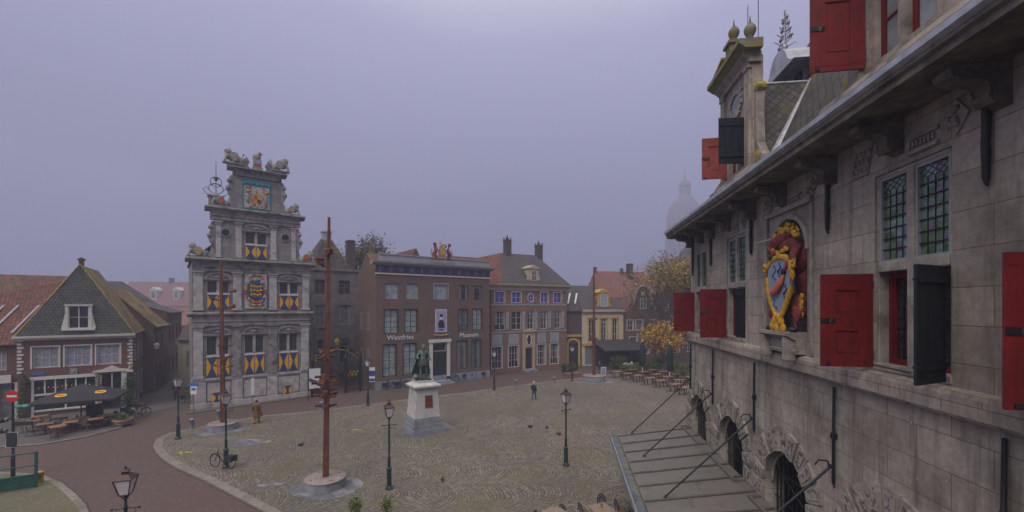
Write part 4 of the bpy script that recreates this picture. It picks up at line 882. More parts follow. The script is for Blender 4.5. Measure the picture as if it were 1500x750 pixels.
simple_house('red_roof_house', 'steep red tiled gable peeping out behind the brick museum crest', BM(9.3, 17)[:2], a, 5.5, 8, 12, 17.9, 'brick_orange', 'tile_red', ridge='y')
# ================================================================ HOUSE WITH CREAM CORNICE
o = gp(719, 548); a = radians(29.8)
r3 = [(.61,2.05),(3.22,4.62),(7.87,9.15),(10.1,11.5)]; r2 = [(.61,2.16),(3.22,4.7),(5.6,6.75),(7.76,9.04),(10.22,11.4)]; r1 = [(.15,1.65),(2.68,4.25),(7.3,8.7),(9.51,10.94)]
wl = [(x0,x1,9.4,10.9) for x0,x1 in r3]+[(x0,x1,5.75,8.25) for x0,x1 in r2]+[(x0,x1,.65,3.55) for x0,x1 in r1]+[(5.3,6.4,.3,3.2),(5.65,6.85,9.35,10.9)]
R = std_house('merchant_house', 'brown brick house with cream cornice, blue blinds, dark hipped roof and two crowned chimneys', 'house', o, a, 12.4, 9, 11.2, wl, 'brick_tan')
for x in r3: window(R, *x, 9.4, 10.9, fm='white', gm='glassblue', nx=2, nz=2, surround=.1, sill=.08)
for x in r2: window(R, *x, 5.75, 8.25, fm='white', gm='glassdark', nx=2, nz=3, sill=.08)
for x in r1: window(R, *x, .65, 3.55, fm='white', gm='glassdark', nx=3, nz=3, sill=.08, surround=.1)
window(R, 5.65, 6.85, 9.35, 10.9, fm='white', gm='glassblue', nx=1, nz=1)
ov = MB().prism([(6.25+.5*cos(2*pi*i/16), 10.1+.65*sin(2*pi*i/16)) for i in range(16)]+[], -.04, -.003, 'y'); 
tor = MB().tube([(6.25+.5*cos(2*pi*i/16), .05, 10.12+.62*sin(2*pi*i/16)) for i in range(17)], .07, 6).tube([(6.25,.05,9.5),(6.25,.05,10.75)], .03, 5).tube([(5.75,.05,10.12),(6.75,.05,10.12)], .03, 5); tor.build('oval_window', M['white'], R)
for x0, x1 in r2:
    MB().box(x1+.05, x1+.55, -.08, -.003, 5.8, 8.2).box(x1+.1, x1+.5, -.1, -.083, 6.9, 8.1).build('open_shutter', M['greytrim'], R)
for x0, x1 in r1: MB().box(x0-.05, x1+.05, -.07, -.003, 3.7, 5.2).box(x0+.08, x1-.08, -.09, -.073, 3.82, 5.08).build('shutter_panel', M['greytrim'], R)
MB().box(5.36,6.34,.1,.15,.3,3.15).box(5.45,6.25,.07,.097,.5,1.5).box(5.45,6.25,.07,.097,1.7,3.0).build('door', M['darkframe'], R)
MB().box(4.85,5.25,-.18,-.003,.0,5.4).box(6.45,6.85,-.18,-.003,.0,5.4).box(4.75,6.95,-.3,-.003,5.403,5.75).box(5.25,6.45,-.1,-.003,3.25,5.4).build('door_surround', M['cream'], R)
MB().tube([(5.85+.36*cos(2*pi*i/14), -.14, 4.3+.75*sin(2*pi*i/14)) for i in range(15)], .06, 6).build('fanlight', M['white'], R)
MB().prism([(5.85+.33*cos(2*pi*i/14), 4.3+.7*sin(2*pi*i/14)) for i in range(14)], -.12, -.103, 'y').build('fanlight_pane', M['glassdark'], R)
MB().box(4.9,6.8,-1.0,-.003,-.02,.28).build('door_step', M['bluestone'], R)
MB().prism([(.4,11.1),(-.12,11.1),(-.12,11.55),(-.3,11.65),(-.55,11.75),(-.6,12.0),(.4,12.0)], -.5, 12.8, 'x').build('cornice', M['cream'], R)
for z in (9.05, 5.35): MB().box(-.02,12.42,-.05,-.003,z,z+.18).build('string_course', M['greytrim'], R)
rf = MB(); hip_roof(rf, 1.9, 12.4, 0, 9, 12.0, 16.7, 2.0, 2.4, ov=.45)
rr = rf.build('roof', M['tile_grey'], R)
MB().quad((-.45,-.42,12.01),(1.5,-.42,12.01),(3.86,4.44,16.68),(-.6,4.4,15.6)).quad((-.45,9.3,12.01),(-.45,-.42,12.01),(-.6,4.4,15.6),(-.6,4.5,15.6)).build('red_roof_slope', M['tile_red'], R)
chimney(rr, 5.0, 4.5, 15, 18.7, .9, 'brick_dark', True); chimney(rr, 10.5, 4.5, 13.5, 18.3, .9, 'brick_dark', True)
dm = MB().box(6.05,7.65,.2,3.0,12.1,14.2).box(5.9,7.8,.05,3.0,14.2,14.36).prism([(5.95,14.36),(7.75,14.36),(6.85,14.75)],.1,2.8,'y').prism([(5.6,12.1),(6.05,12.1),(6.05,13.5),(5.8,12.9)],.2,.35,'y').prism([(7.65,12.1),(8.1,12.1),(7.9,12.9),(7.65,13.5)],.2,.35,'y').build('dormer', M['cream'], R)
w_ = window(dm, 6.35, 7.35, 12.5, 14.0, y=.12, fm='white', gm='glassdark', nx=2, nz=2)
YH = L(o, a)
simple_house('red_gable_roof', 'house with orange-red tiled roof sloping behind the parapet, left of the hipped roof', YH(-4.0, 6.5)[:2], a, 9, 9, 11.5, 16.6, 'brick_orange', 'tile_red', ridge='x')
# ================================================================ LINK WITH GATEWAY, CREAM HOUSE
o = gp(828, 537); a = radians(12)
R = std_house('gateway_wing', 'low grey-brown wing with yellow arched gateway between two houses', 'building', o, a, 2.6, 7, 8.3, [(.5,2.0,.0,3.4)], 'brick_dark')
MB().box(.2,.5,-.12,.02,0,3.4).box(2.0,2.3,-.12,.02,0,3.4).prism([(1.25+1.05*cos(pi*i/8), 3.4+.8*sin(pi*i/8)) for i in range(9)]+[(1.25-.75*cos(pi*i/8), 3.4+.5*sin(pi*i/8)) for i in range(9)],-.12,.02,'y').box(.0,2.6,-.15,-.003,4.4,4.75).build('gateway', M['yellowtrim'], R)
MB().box(.5,2.0,.16,.2,0,3.9).build('gate_door', M['darkframe'], R)
rf = MB(); gable_roof_x(rf, -.1, 5.2, 0, 7.5, 8.4, 12.2); rr = rf.build('roof', M['tile_grey'], R)
for x in (.9, 2.0):
    MB().quad((x-.4,.55,9.35),(x-.15,.55,9.35),(x+.75,2.2,10.95),(x+.5,2.2,10.95)).build('skylight', M['lampglass'], rr)
CH = L(o, a); o2 = CH(2.62, 0)
R = std_house('cream_house', 'cream rendered house with yellow window frames, curved yellow dormer and dark awning', 'house', o2, a, 6.7, 7.5, 8.1, [(1.1,1.95,3.6,7.0),(3.0,3.95,3.6,7.0),(4.9,5.7,3.6,7.0),(.5,6.2,.2,3.0)], 'creamwall')
for x in ((1.1,1.95),(3.0,3.95),(4.9,5.7)):
    window(R, *x, 3.6, 7.0, fm='white', gm='glassdark', nx=2, nz=3); MB().box(x[0]-.22,x[0]-.003,-.06,-.003,3.4,7.1).box(x[1]+.003,x[1]+.22,-.06,-.003,3.4,7.1).box(x[0]-.3,x[1]+.3,-.12,-.003,7.103,7.35).build('window_surround', M['yellowtrim'], R)
MB().box(-.05,6.75,-.35,.1,8.1,8.45).box(-.05,6.75,-.15,-.003,7.85,8.097).build('cornice', M['cream'], R)
MB().box(-.02,6.72,-.1,-.003,3.0,3.35).build('shop_fascia', M['yellowtrim'], R)
window(R, .5, 6.2, .2, 3.0, fm='darkframe', gm='glassdark', nx=6, nz=2)
rf = MB(); hip_roof(rf, 0, 6.7, 0, 7.5, 8.45, 12.2, .2, 3.0); rr = rf.build('roof', M['tile_grey'], R)
dm = MB().box(2.9,4.4,.3,3,8.46,11.0).prism([(2.3,8.46),(2.9,8.46),(2.9,10.5),(2.6,9.3)],.28,.45,'y').prism([(4.4,8.46),(5.0,8.46),(4.7,9.3),(4.4,10.5)],.28,.45,'y').prism([(2.75,11.0),(4.55,11.0),(4.2,11.4),(3.65,11.6),(3.1,11.4)],.2,3,'y').build('dormer', M['yellowtrim'], R)
window(dm, 3.1, 4.2, 8.9, 10.8, y=.22, fm='white', gm='palblue', nx=2, nz=3)
aw = thing('terrace_awning', 'wide charcoal awning stretched over the terrace of the cream house', 'awning', (*CH(4.0, 0)[:2], 0), a)
MB().add([(0,-.05,3.9),(6.6,-.05,3.9),(8.2,-4.6,2.75),(.3,-4.6,2.75),(0,-.05,3.8),(6.6,-.05,3.8),(8.2,-4.6,2.6),(.3,-4.6,2.6)], [(0,3,2,1),(4,5,6,7),(3,7,6,2),(0,4,7,3),(1,2,6,5)]).build('canopy', M['awning'], aw)
for x in (.4, 4.2, 8.1): MB().tube([(x,-4.5,0),(x,-4.5,2.6)], .05, 6).build('post', M['iron'], aw)
MB().box(.5,8.0,-.6,-.5,0,2.6).build('back_screen', M['fabric'], aw)
# ================================================================ RED ROOF HOUSES, CHURCH
o = gp(880, 521); a = radians(10)
RH = L(o, a)
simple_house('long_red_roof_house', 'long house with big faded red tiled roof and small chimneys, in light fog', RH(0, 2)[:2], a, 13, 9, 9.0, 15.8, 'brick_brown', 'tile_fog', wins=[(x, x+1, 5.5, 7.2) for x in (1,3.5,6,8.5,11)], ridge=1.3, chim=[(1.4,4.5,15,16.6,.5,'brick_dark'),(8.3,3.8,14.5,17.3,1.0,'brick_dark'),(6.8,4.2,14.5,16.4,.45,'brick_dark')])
simple_house('low_red_roof_house', 'low red tiled roof between the cream house and the bell gable', RH(1.2, -2.5)[:2], a, 6.2, 4.2, 6.8, 10.6, 'brick_brown', 'tile_redbrown')
# bell gable
o = gp(914, 534); a = radians(6)
wl = [(.5,1.5,5.2,6.8),(1.9,3.0,5.2,6.8),(4.3,5.3,5.2,6.8),(.9,2.1,1.6,4.2),(2.9,4.0,1.6,4.2),(2.55,3.55,8.5,10.2)]
R = thing('bell_gable_house', 'narrow brown brick house with bell-shaped gable and white framed windows', 'house', (*o, 0), a)
mb = MB(); wall_holes(mb, 5.8, 0, 7.8, wl[:5], rd=.12); body(mb, 5.8, 6, 7.8)
prof = [(.0,7.8),(5.8,7.8),(5.1,8.4),(4.5,9.2),(4.3,10.4),(4.1,11.3),(3.6,11.9),(3.05,12.1),(2.5,11.9),(2.0,11.3),(1.8,10.4),(1.5,9.2),(.8,8.4)]
mb.prism(prof, 0, .35, 'y'); mb.build('wall', M['brick_brown'], R)
for w_ in wl[:5]: window(R, *w_, fm='white', gm='glassdark', nx=2, nz=2, surround=.08)
window(R, 2.55, 3.55, 8.5, 10.2, y=-.06, fm='white', gm='glassmid', nx=2, nz=2); window(R, 2.75, 3.35, 10.5, 11.2, y=-.06, fm='white', gm='white', nx=1, nz=1)
MB().tube([(x, -.05, z) for x, z in prof[2:12]], .13, 6).build('gable_coping', M['greytrim'], R)
rf = MB(); gable_roof_y(rf, .9, 5.2, .35, 6, 8, 11.4, ov=.9); rf.build('roof', M['tile_redbrown'], R)
BG = L(o, a)
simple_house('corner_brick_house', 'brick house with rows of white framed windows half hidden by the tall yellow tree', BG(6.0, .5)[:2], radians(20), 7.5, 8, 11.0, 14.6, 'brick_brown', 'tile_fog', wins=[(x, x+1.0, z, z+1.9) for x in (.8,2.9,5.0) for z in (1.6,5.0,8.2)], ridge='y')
simple_house('far_grey_house', 'tall grey house with steep gable fading into fog before the church tower', (44, 124), radians(-10), 19, 18, 15, 28.5, 'churchstone', 'slate', wins=[(x, x+1.0, z, z+1.9) for x in (2,5,8) for z in (5.0,9.0)], ridge='y')
# church in the fog
t = thing('church', 'domed church tower with lantern almost lost in the fog', 'church', (51.5*4.5, 128*4.5, 9-9*4.5), radians(-12))
t.scale = (4.5, 4.5, 4.5)
m = MB().box(-5,5,-5,5,0,31).box(-5.4,5.4,-5.4,5.4,31.003,31.8)
for s in (-1, 1): m.box(s*3.2-.9, s*3.2+.9, -5.3, -5.003, 20, 29)
m.build('tower', M['churchstone'], t)
MB().lathe((0,0,31.8), [(5.2,0),(5.3,2),(5.0,4.5),(4.2,7),(2.8,8.8),(1.9,9.6)], 8, sm=False).build('dome', M['churchstone'], t)
MB().lathe((0,0,41.4), [(1.9,0),(1.6,.4),(1.6,3.0),(2.0,3.2),(1.5,4.4),(.5,5.2),(.12,6.5),(.05,9)], 8, sm=False).build('lantern', M['churchstone'], t)
m = MB(); m.box(-12,-5,-4,20,0,15); gable_roof_y(m, -14, -5, -4, 20, 15, 24); m.prism([(-14,15),(-5,15),(-9.5,23.9)], -3.8, -3.6, 'y'); m.build('nave', M['churchstone'], t)
# ================================================================ LEFT: CORNER CAFE
o = (-38.63, 34.57); a = radians(35); CF = L(o, a)
R = thing('corner_cafe', 'corner cafe with red brick upper floor, white quoins and mossy scale-slate gable roof', 'building', (*o, 0), a)
X0, X1 = -.75, 6.12; ZG = 6.35
up = [(.04,1.54,3.95,5.65),(1.9,3.46,3.95,5.65),(3.8,5.3,3.95,5.65)]
lo = [(.15,3.75,.5,3.0),(4.15,5.4,.1,3.15)]
m = MB(); wall_holes(m, X1, 0, ZG, up+lo, x0=X0, rd=.15)
D = 7.5
# skewed right side wall follows the lane
sx, sy = -1.7, D
m.quad((X1,0,0),(X1+sx*0+.0,0,ZG),(X1-.0,0,ZG),(X1,0,0))
body(m, X1, D, ZG, x0=X0)
m.build('wall', M['brick_red'], R)
for w_ in up: window(R, *w_, fm='white', gm='curtain', nx=3, nz=2, fw=.09, surround=.1, sill=.1)
# shop front: white frames
sf = MB(); sf.box(.0,.15,-.08,.1,0,3.2).box(3.75,4.15,-.1,.1,0,3.3).box(5.4,5.75,-.1,.1,0,3.3).box(-.1,3.9,-.15,.1,3.0,3.25).box(.15,3.75,-.05,.1,1.7,1.85).box(.15,3.75,-.1,.1,.42,.55)
for i in range(1, 6): x = .15+3.6*i/6; sf.box(x-.04,x+.04,-.03,.08,1.85,3.0)
for i in range(1, 2): x = .15+3.6*i/2; sf.box(x-.05,x+.05,-.03,.08,.55,1.7)
sf.box(4.75,4.82,-.02,.1,1.9,3.15)
sf.prism([(3.6,3.3),(5.9,3.3),(5.9,3.45),(5.3,3.55),(4.78,3.85),(4.2,3.55),(3.6,3.45)],-.2,.1,'y')
sf.build('shop_front', M['white'], R)
MB().box(.15,3.75,.09,.13,.5,3.0).box(4.15,5.4,.09,.13,.1,3.15).build('shop_glass', M['glassdark'], R)
gl = MB(); rnd = random.Random(4)
for i in range(12): gl.blob((.4+i*.27, .06, 2.35+rnd.uniform(-.05,.05)), .025, 0, 6, 4)
wl_ = bpy.data.materials.new('warm_bulb'); wl_.use_nodes = True; e_ = wl_.node_tree.nodes['Principled BSDF']; e_.inputs['Emission Color'].default_value = (1,.35,.08,1); e_.inputs['Emission Strength'].default_value = 1.2; e_.inputs['Base Color'].default_value = (.5,.2,.05,1)
lb = gl.build('light_string', wl_, R)
q = MB()
for i in range(10):
    z = 3.6+i*.28; w1 = .32 if i % 2 else .22
    q.box(X0-.03, X0+w1, -.05, -.003, z, z+.17); q.box(X1-w1, X1+.03, -.05, -.003, z, z+.17)
q.build('quoins', M['white'], R)
MB().prism([(.1,ZG-.15),(-.08,ZG-.15),(-.2,ZG-.02),(-.4,ZG+.05),(-.42,ZG+.2),(.1,ZG+.2)], X0-.25, X1+.2, 'x').build('cornice', M['white'], R)
# roof: gable facing the square, hung with slate
zp = 12.55; xm = 2.75; SL = 5.4
rf = MB(); 
rf.add([(X0-.15,-.1,ZG+.2),(X1+.15,-.1,ZG+.2),(xm,.35,zp),(X0-.15,-.02,ZG+.2),(X1+.15,-.02,ZG+.2),(xm,.45,zp)], [(0,1,2),(5,4,3),(0,3,4,1),(0,2,5,3),(1,4,5,2)])
rr = rf.build('slate_gable', M['slate_scale'], R)
rf = MB(); rf.add([(X1+.2,-.05,ZG+.15),(X1+.2,D,ZG+.15),(xm,D,zp-.1),(xm,.4,zp-.1)], [(0,1,2,3)], 1)
rf.add([(X0-.2,-.05,ZG+.15),(xm,.4,zp-.1),(xm,D,zp-.1),(X0-.2,D,ZG+.15)], [(0,1,2,3)], 0); rf.add([(X0-.2,D,ZG),(X1+.2,D,ZG),(xm,D,zp-.1)], [(0,1,2)], 1)
rr = rf.build('roof', [M['tile_redbrown'], M['tile_moss']], R)
MB().tube([(xm,.35,zp),(X1+.18,-.05,ZG+.2)], .06, 5, 0).tube([(xm,.35,zp),(X0-.18,-.05,ZG+.2)], .06, 5, 0).build('verge', M['mossgold'], rr)
chimney(rr, xm+.05, .5, zp-.2, zp+.55, .3, 'brick_dark')
dz = MB().box(2.0,3.5,-.06,.5,7.05,8.95,0); 
dw = MB().box(1.95,2.12,-.2,.3,7.1,9.0).box(3.38,3.55,-.2,.3,7.1,9.0).box(1.9,3.6,-.25,.3,9.0,9.12).box(1.75,3.75,-.28,.3,6.95,7.1).prism([(1.7,7.1),(1.95,7.1),(1.95,8.4)],-.15,.2,'y').prism([(3.55,7.1),(3.8,7.1),(3.55,8.4)],-.15,.2,'y').build('dormer', M['white'], R)
window(dw, 2.12, 3.38, 7.1, 9.0, y=-.12, fm='white', gm='glassdark', nx=2, nz=2)
MB().box(2.2,2.65,-.08,-.003,3.28,3.78).blob((2.42,-.09,3.52),(.13,.04,.16)).build('stone_tablet', M['lionstone'], R)
MB().box(.0,.75,-.06,-.003,3.42,3.6).build('street_name_plate', M['signblue'], R)
t = thing('corner_figure', 'small carved cream figure on a bracket at the cafe corner', 'statue', (*CF(6.0,-.1)[:2],3.35), a)
MB().box(-.2,.2,-.3,.1,-.15,0).build('bracket', M['white'], t); MB().blob((0,-.1,.2),(.13,.12,.22)).blob((0,-.12,.48),(.09,.09,.11)).build('carving', M['cream'], t)
# side windows and door down the lane
ax = Matrix.Translation((X1,0,0)) @ Matrix.Rotation(pi/2, 4, 'Z')
for x0, z0, w_, h_ in ((1.0,4.0,.9,1.5),(3.2,4.0,.9,1.5),(5.4,4.0,.9,1.5),(.9,.3,1.0,2.6),(3.0,.1,1.0,2.7),(5.3,.4,1.2,2.4)): window(R, x0, x0+w_, z0, z0+h_, y=-.05, fm='greytrim', gm='glassdark', nx=2, nz=3, name='side_window', axis=ax)
# row of houses down the lane
dirx = Vector((409-750, 630)).normalized() if False else Vector(((409-750)/630., 1)).normalized()
al = atan2(dirx.y, dirx.x)
base = CF(6.12, 0)
def lane_house(name, label, t0, ln, zg, zr, wall, roof, wins, ridge='x'):
    ox, oy = base[0]+dirx.x*(t0+ln), base[1]+dirx.y*(t0+ln)
    # front faces the lane (to the east): x axis runs back towards the square
    R = std_house(name, label, 'house', (base[0]+dirx.x*t0, base[1]+dirx.y*t0), al, ln, 7, zg, wins, wall)
    rf = MB(); gable_roof_x(rf, 0, ln, 0, 7, zg+.1, zr, ov=.05); rr = rf.build('roof', M[roof], R)
    [MB().tri((x,0,zg),(x,7,zg),(x,3.5,zr-.15)).build('gable_wall', M[wall], R) for x in (.02, ln-.02)]
    for w_ in wins: window(R, *w_, fm='greytrim', gm='glassdark', nx=2, nz=3, sill=.08)
    MB().box(-.05, ln+.05, -.35, -.2, zg-.12, zg+.02).build('gutter', M['greytrim'], R)
    return R, rr
R2, rr = lane_house('lane_house', 'dark brick lane house behind the cafe with a mossy brown roof', 7.2, 6.0, 6.9, 10.8, 'brick_brown', 'tile_moss', [(.8,1.7,4.2,5.9),(3.2,4.1,4.2,5.9),(.6,1.7,.3,2.9),(2.5,3.4,.2,2.9),(4.2,5.2,.2,2.9)])
R3, rr = lane_house('lane_house', 'taller dark lane house with tall white framed windows, farthest down the lane', 13.4, 8.5, 8.3, 9.5, 'brick_brown', 'tile_grey', [(x,x+.9,z,z+2.0) for x in (.8,2.8,4.8,6.8) for z in (1.0,4.8)])
# wall lanterns in the lane
def wall_lantern(label, t0, z):
    x, y = base[0]+dirx.x*t0, base[1]+dirx.y*t0
    t = thing('wall_lantern', label, 'lantern', (x, y, z), al, 'white wall lanterns along the lane')
    MB().tube([(0,0,.35),(0,-.5,.45),(0,-.6,.3)], .02, 5).build('bracket', M['iron'], t)
    MB().frus(-.1,.1,-.7,-.5,-.25,-.2,.2,-.8,-.4,.2).build('glass', M['lampglass'], t); MB().frus(-.22,.22,-.82,-.38,.2,-.05,.05,-.65,-.55,.38).build('cap', M['greytrim'], t)
wall_lantern('white square lantern on the cafe side wall in the lane', 5.6, 4.9); wall_lantern('small white lantern farther down the lane', 15.5, 4.5)
# ---- left neighbour with red tiles, long roof behind
q = CF(X0-7.2, .4)
R = std_house('left_neighbour_house', 'red brick house with orange-red tiled roof at the left edge beside the cafe', 'house', q, a, 7.2, 8, 5.9, [(5.9,6.5,3.9,5.4),(4.9,5.5,3.9,5.4),(6.2,6.9,.2,2.9)], 'brick_red')
rf = MB(); rf.add([(-.2,-.3,5.9),(8.7,-.3,5.9),(10.2,4.2,11.6),(-.2,1.6,8.3),(-.2,3.4,5.9),(10.2,8.4,5.9)], [(0,1,2,3),(3,2,5,4)]); rr = rf.build('roof', M['tile_red'], R)
for i, x in enumerate((4.6,5.4,6.6)): MB().add([(x,.35,6.85),(x+.16,.35,6.85),(x+1.3,2.1,9.07),(x+1.14,2.1,9.07)], [(0,1,2,3)]).build('skylight', M['greytrim'], rr)
for w_ in ((5.9,6.5,3.9,5.4),(4.9,5.5,3.9,5.4)): window(R, *w_, fm='white', gm='curtain', nx=2, nz=2)
MB().box(-.1,6.8,-.25,-.003,2.9,3.5).box(5.2,5.5,-.12,-.003,0,2.9).box(6.9,7.2,-.1,-.003,0,2.9).box(3.6,5.2,-.1,-.003,.0,2.9).build('shop_front', M['white'], R)
MB().box(5.55,6.85,.05,.1,.1,2.9).build('shop_glass', M['glassmid'], R)
q = CF(-16, 13)
simple_house('long_tiled_house', 'long brown-red tiled roof behind the left houses', q[:2], a, 17.5, 8, 7.5, 12.3, 'brick_brown', 'tile_redbrown')
q = CF(-18, 23)
simple_house('long_slate_house', 'long dark grey hipped roof running behind all the left houses', q[:2], a, 25.5, 9, 7.4, 12.3, 'brick_dark', 'tile_grey', ridge=5.5)
# foggy houses at the end of the lane
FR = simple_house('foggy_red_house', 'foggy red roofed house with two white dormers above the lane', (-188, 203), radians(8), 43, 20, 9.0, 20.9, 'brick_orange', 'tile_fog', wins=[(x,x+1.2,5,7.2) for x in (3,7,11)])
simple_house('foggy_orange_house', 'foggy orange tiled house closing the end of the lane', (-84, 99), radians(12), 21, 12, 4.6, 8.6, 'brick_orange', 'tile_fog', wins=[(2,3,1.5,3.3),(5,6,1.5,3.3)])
simple_house('cream_side_house', 'small cream building squeezed beside the stone facade', (-36.9, 47.5), radians(20), 4.2, 6, 5.4, 7.0, 'creamwall', 'tile_grey', wins=[(.8,1.7,2.2,4.0)])

for x in (14, 24):
    dm = MB().box(x, x+2.6, 2.5, 8, 11.5, 16.5).prism([(x-.4, 16.5), (x+3.0, 16.5), (x+1.3, 18.2)], 2.2, 8, 'y').build('dormer', M['white'], FR)
    window(dm, x+.4, x+2.2, 12.6, 15.9, y=2.42, fm='white', gm='glassmid', nx=2, nz=3)
chimney(FR, 19, 10, 19, 23, 1.6, 'brick_dark')
# ================================================================ WEIGH HOUSE (right)
WO = (8.64, 20.77); WA = radians(-97.24); WG = L(WO, WA)
def build_weigh():
    R = thing('weigh_house', 'large grey stone hall with red shutters, slate roof and zinc canopy along the right', 'building', (*WO, 0), WA)
    LN = 26.0
    WB = [(.66,2.3),(4.72,6.39),(12.5,14.19),(16.12,17.75),(20,21.6)]
    NI = (8.32,10.12,8.0,11.32)
    AR = [1.25,5.1,9.0,12.95,16.9,20.9]; r = 1.2; zs = 3.75
    holes = [(a,b,7.76,11.5) for a,b in WB]+[NI]+[(c-r,c+r,2.2,zs+r) for c in AR]
    m = MB(); 
    # wall: window zone and arch zone (split at the ledge)
    wall_holes(m, LN, 7.3, 12.5, holes, rd=.34, reveal=False); wall_holes(m, LN, 0, 7.3, holes, rd=.5, reveal=False)
    for a, b in WB:
        c, d, rr_ = 7.76, 11.5, .34
        m.quad((a,0,c),(a,0,d),(a,rr_,d),(a,rr_,c)); m.quad((b,0,d),(b,0,c),(b,rr_,c),(b,rr_,d)); m.quad((a,0,d),(b,0,d),(b,rr_,d),(a,rr_,d)); m.quad((b,0,c),(a,0,c),(a,rr_,c),(b,rr_,c))
    k = 14
    for c in AR:
        arc = [(c-r*cos(pi*i/k), zs+r*sin(pi*i/k)) for i in range(k+1)]
        for i in range(k):      # spandrels
            (ax_, az), (bx_, bz) = arc[i], arc[i+1]
            m.quad((ax_,0,az),(bx_,0,bz),(bx_,0,zs+r),(ax_,0,zs+r))
            m.quad((ax_,0,az),(ax_,.55,az),(bx_,.55,bz),(bx_,0,bz))
        m.quad((c-r,0,2.2),(c-r,0,zs),(c-r,.55,zs),(c-r,.55,2.2)); m.quad((c+r,0,zs),(c+r,0,2.2),(c+r,.55,2.2),(c+r,.55,zs))
    # niche with half-round head
    a, b, c, d = NI; nr = (b-a)/2; nc = (a+b)/2; nz_ = d-nr
    arc = [(nc-nr*cos(pi*i/k), nz_+nr*sin(pi*i/k)) for i in range(k+1)]
    for i in range(k):
        (ax_, az), (bx_, bz) = arc[i], arc[i+1]
        m.quad((ax_,0,az),(bx_,0,bz),(bx_,0,d),(ax_,0,d)); m.quad((ax_,0,az),(ax_,.5,az),(bx_,.5,bz),(bx_,0,bz))
    m.quad((a,0,c),(a,0,nz_),(a,.5,nz_),(a,.5,c)); m.quad((b,0,nz_),(b,0,c),(b,.5,c),(b,.5,nz_)); m.quad((b,0,c),(a,0,c),(a,.5,c),(b,.5,c)); m.quad((a,.5,c),(b,.5,c),(b,.5,d),(a,.5,d))
    # end wall and back
    m.quad((0,0,0),(0,13,0),(0,13,12.5),(0,0,12.5)); m.quad((0,13,0),(LN,13,0),(LN,13,12.5),(0,13,12.5)); m.quad((LN,0,0),(LN,13,0),(LN,13,12.5),(LN,0,12.5))
    m.build('wall', M['ashlar'], R)
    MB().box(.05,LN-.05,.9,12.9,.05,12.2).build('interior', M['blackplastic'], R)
    # ledge
    MB().prism([(.02,7.28),(-.10,7.30),(-.15,7.36),(-.15,7.64),(-.13,7.70),(.02,7.75)], -.15, LN, 'x').build('ledge', M['ashlar'], R)
    # windows
    for wi, (a, b) in enumerate(WB[:4]):
        cx = (a+b)/2
        f = MB(); f.box(a,a+.07,.03,.34,7.76,11.5).box(b-.07,b,.03,.34,7.76,11.5).box(cx-.075,cx+.075,.01,.34,7.9,11.42).box(a+.07,b-.07,.03,.34,11.42,11.5).box(a+.07,cx-.075,.0,.34,9.64,9.82).box(cx+.075,b-.07,.0,.34,9.64,9.82).box(a,b,-.02,.34,7.763,7.9)
        f.build('stone_cross', M['waagstone'], R, bevel=.012)
        for (p0, p1) in ((a+.07,cx-.075),(cx+.075,b-.07)):
            # upper leaded light
            fr = MB(); z0, z1 = 9.82, 11.42
            for (u0,u1,v0,v1) in ((p0,p0+.045,z0,z1),(p1-.045,p1,z0,z1),(p0+.045,p1-.045,z0,z0+.045),(p0+.045,p1-.045,z1-.045,z1)): fr.box(u0,u1,.04,.11,v0,v1)
            o_ = fr.build('window', M['greytrim'], R)
            P_ = MB().quad((p0+.02,.095,z0+.02),(p1-.02,.095,z0+.02),(p1-.02,.095,z1-.02),(p0+.02,.095,z1-.02)).build('pane', M['stained'], o_)
            le = MB(); wv = p1-p0-.09
            for i in range(1,4): x = p0+.045+wv*i/4; le.box(x-.004,x+.004,.08,.094,z0+.04,z1-.27)
            for j in range(1,7): z = z0+.045+.2*j; le.box(p0+.04,p1-.04,.068,.093,z-.009,z+.009)
            for i in range(-1,5):
                for s_ in (1,-1):
                    x = p0+.045+wv*(i+.5)/4; xa, xb = x-s_*wv/8*1.0, x+s_*wv/8*1.0
                    for (za, zb) in ((z1-.26,z1-.15),(z1-.15,z1-.045)):
                        xa_, xb_ = (xa, xb) if za < z1-.2 else (xb, xa)
                        if min(xa_, xb_) > p0+.03 and max(xa_, xb_) < p1-.03: le.tube([(xa_,.085,za),(xb_,.085,zb)], .005, 4)
            le.build('leading', M['iron'], o_)
            # lower casement: red frame, dark leaded glass
            fr = MB(); z0, z1 = 7.9, 9.62
            for (u0,u1,v0,v1) in ((p0,p0+.09,z0,z1),(p1-.09,p1,z0,z1),(p0+.09,p1-.09,z0,z0+.11),(p0+.09,p1-.09,z1-.09,z1)): fr.box(u0,u1,.2,.29,v0,v1)
            for (u0,u1,v0,v1) in ((p0+.09,p0+.13,z0+.11,z1-.09),(p1-.13,p1-.09,z0+.11,z1-.09)): fr.box(u0,u1,.225,.28,v0,v1)
            o_ = fr.build('casement', M['redpaint'], R)
            MB().quad((p0+.06,.27,z0+.06),(p1-.06,.27,z0+.06),(p1-.06,.27,z1-.06),(p0+.06,.27,z1-.06)).build('pane', M['glassdark'], o_)
            le = MB(); wv = p1-p0-.26
            for i in range(1,3): x = p0+.13+wv*i/3; le.box(x-.006,x+.006,.255,.268,z0+.1,z1-.08)
            for j in range(1,8): z = z0+.11+.19*j; le.box(p0+.12,p1-.12,.25,.267,z-.009,z+.009)
            le.build('leading', M['iron'], o_)
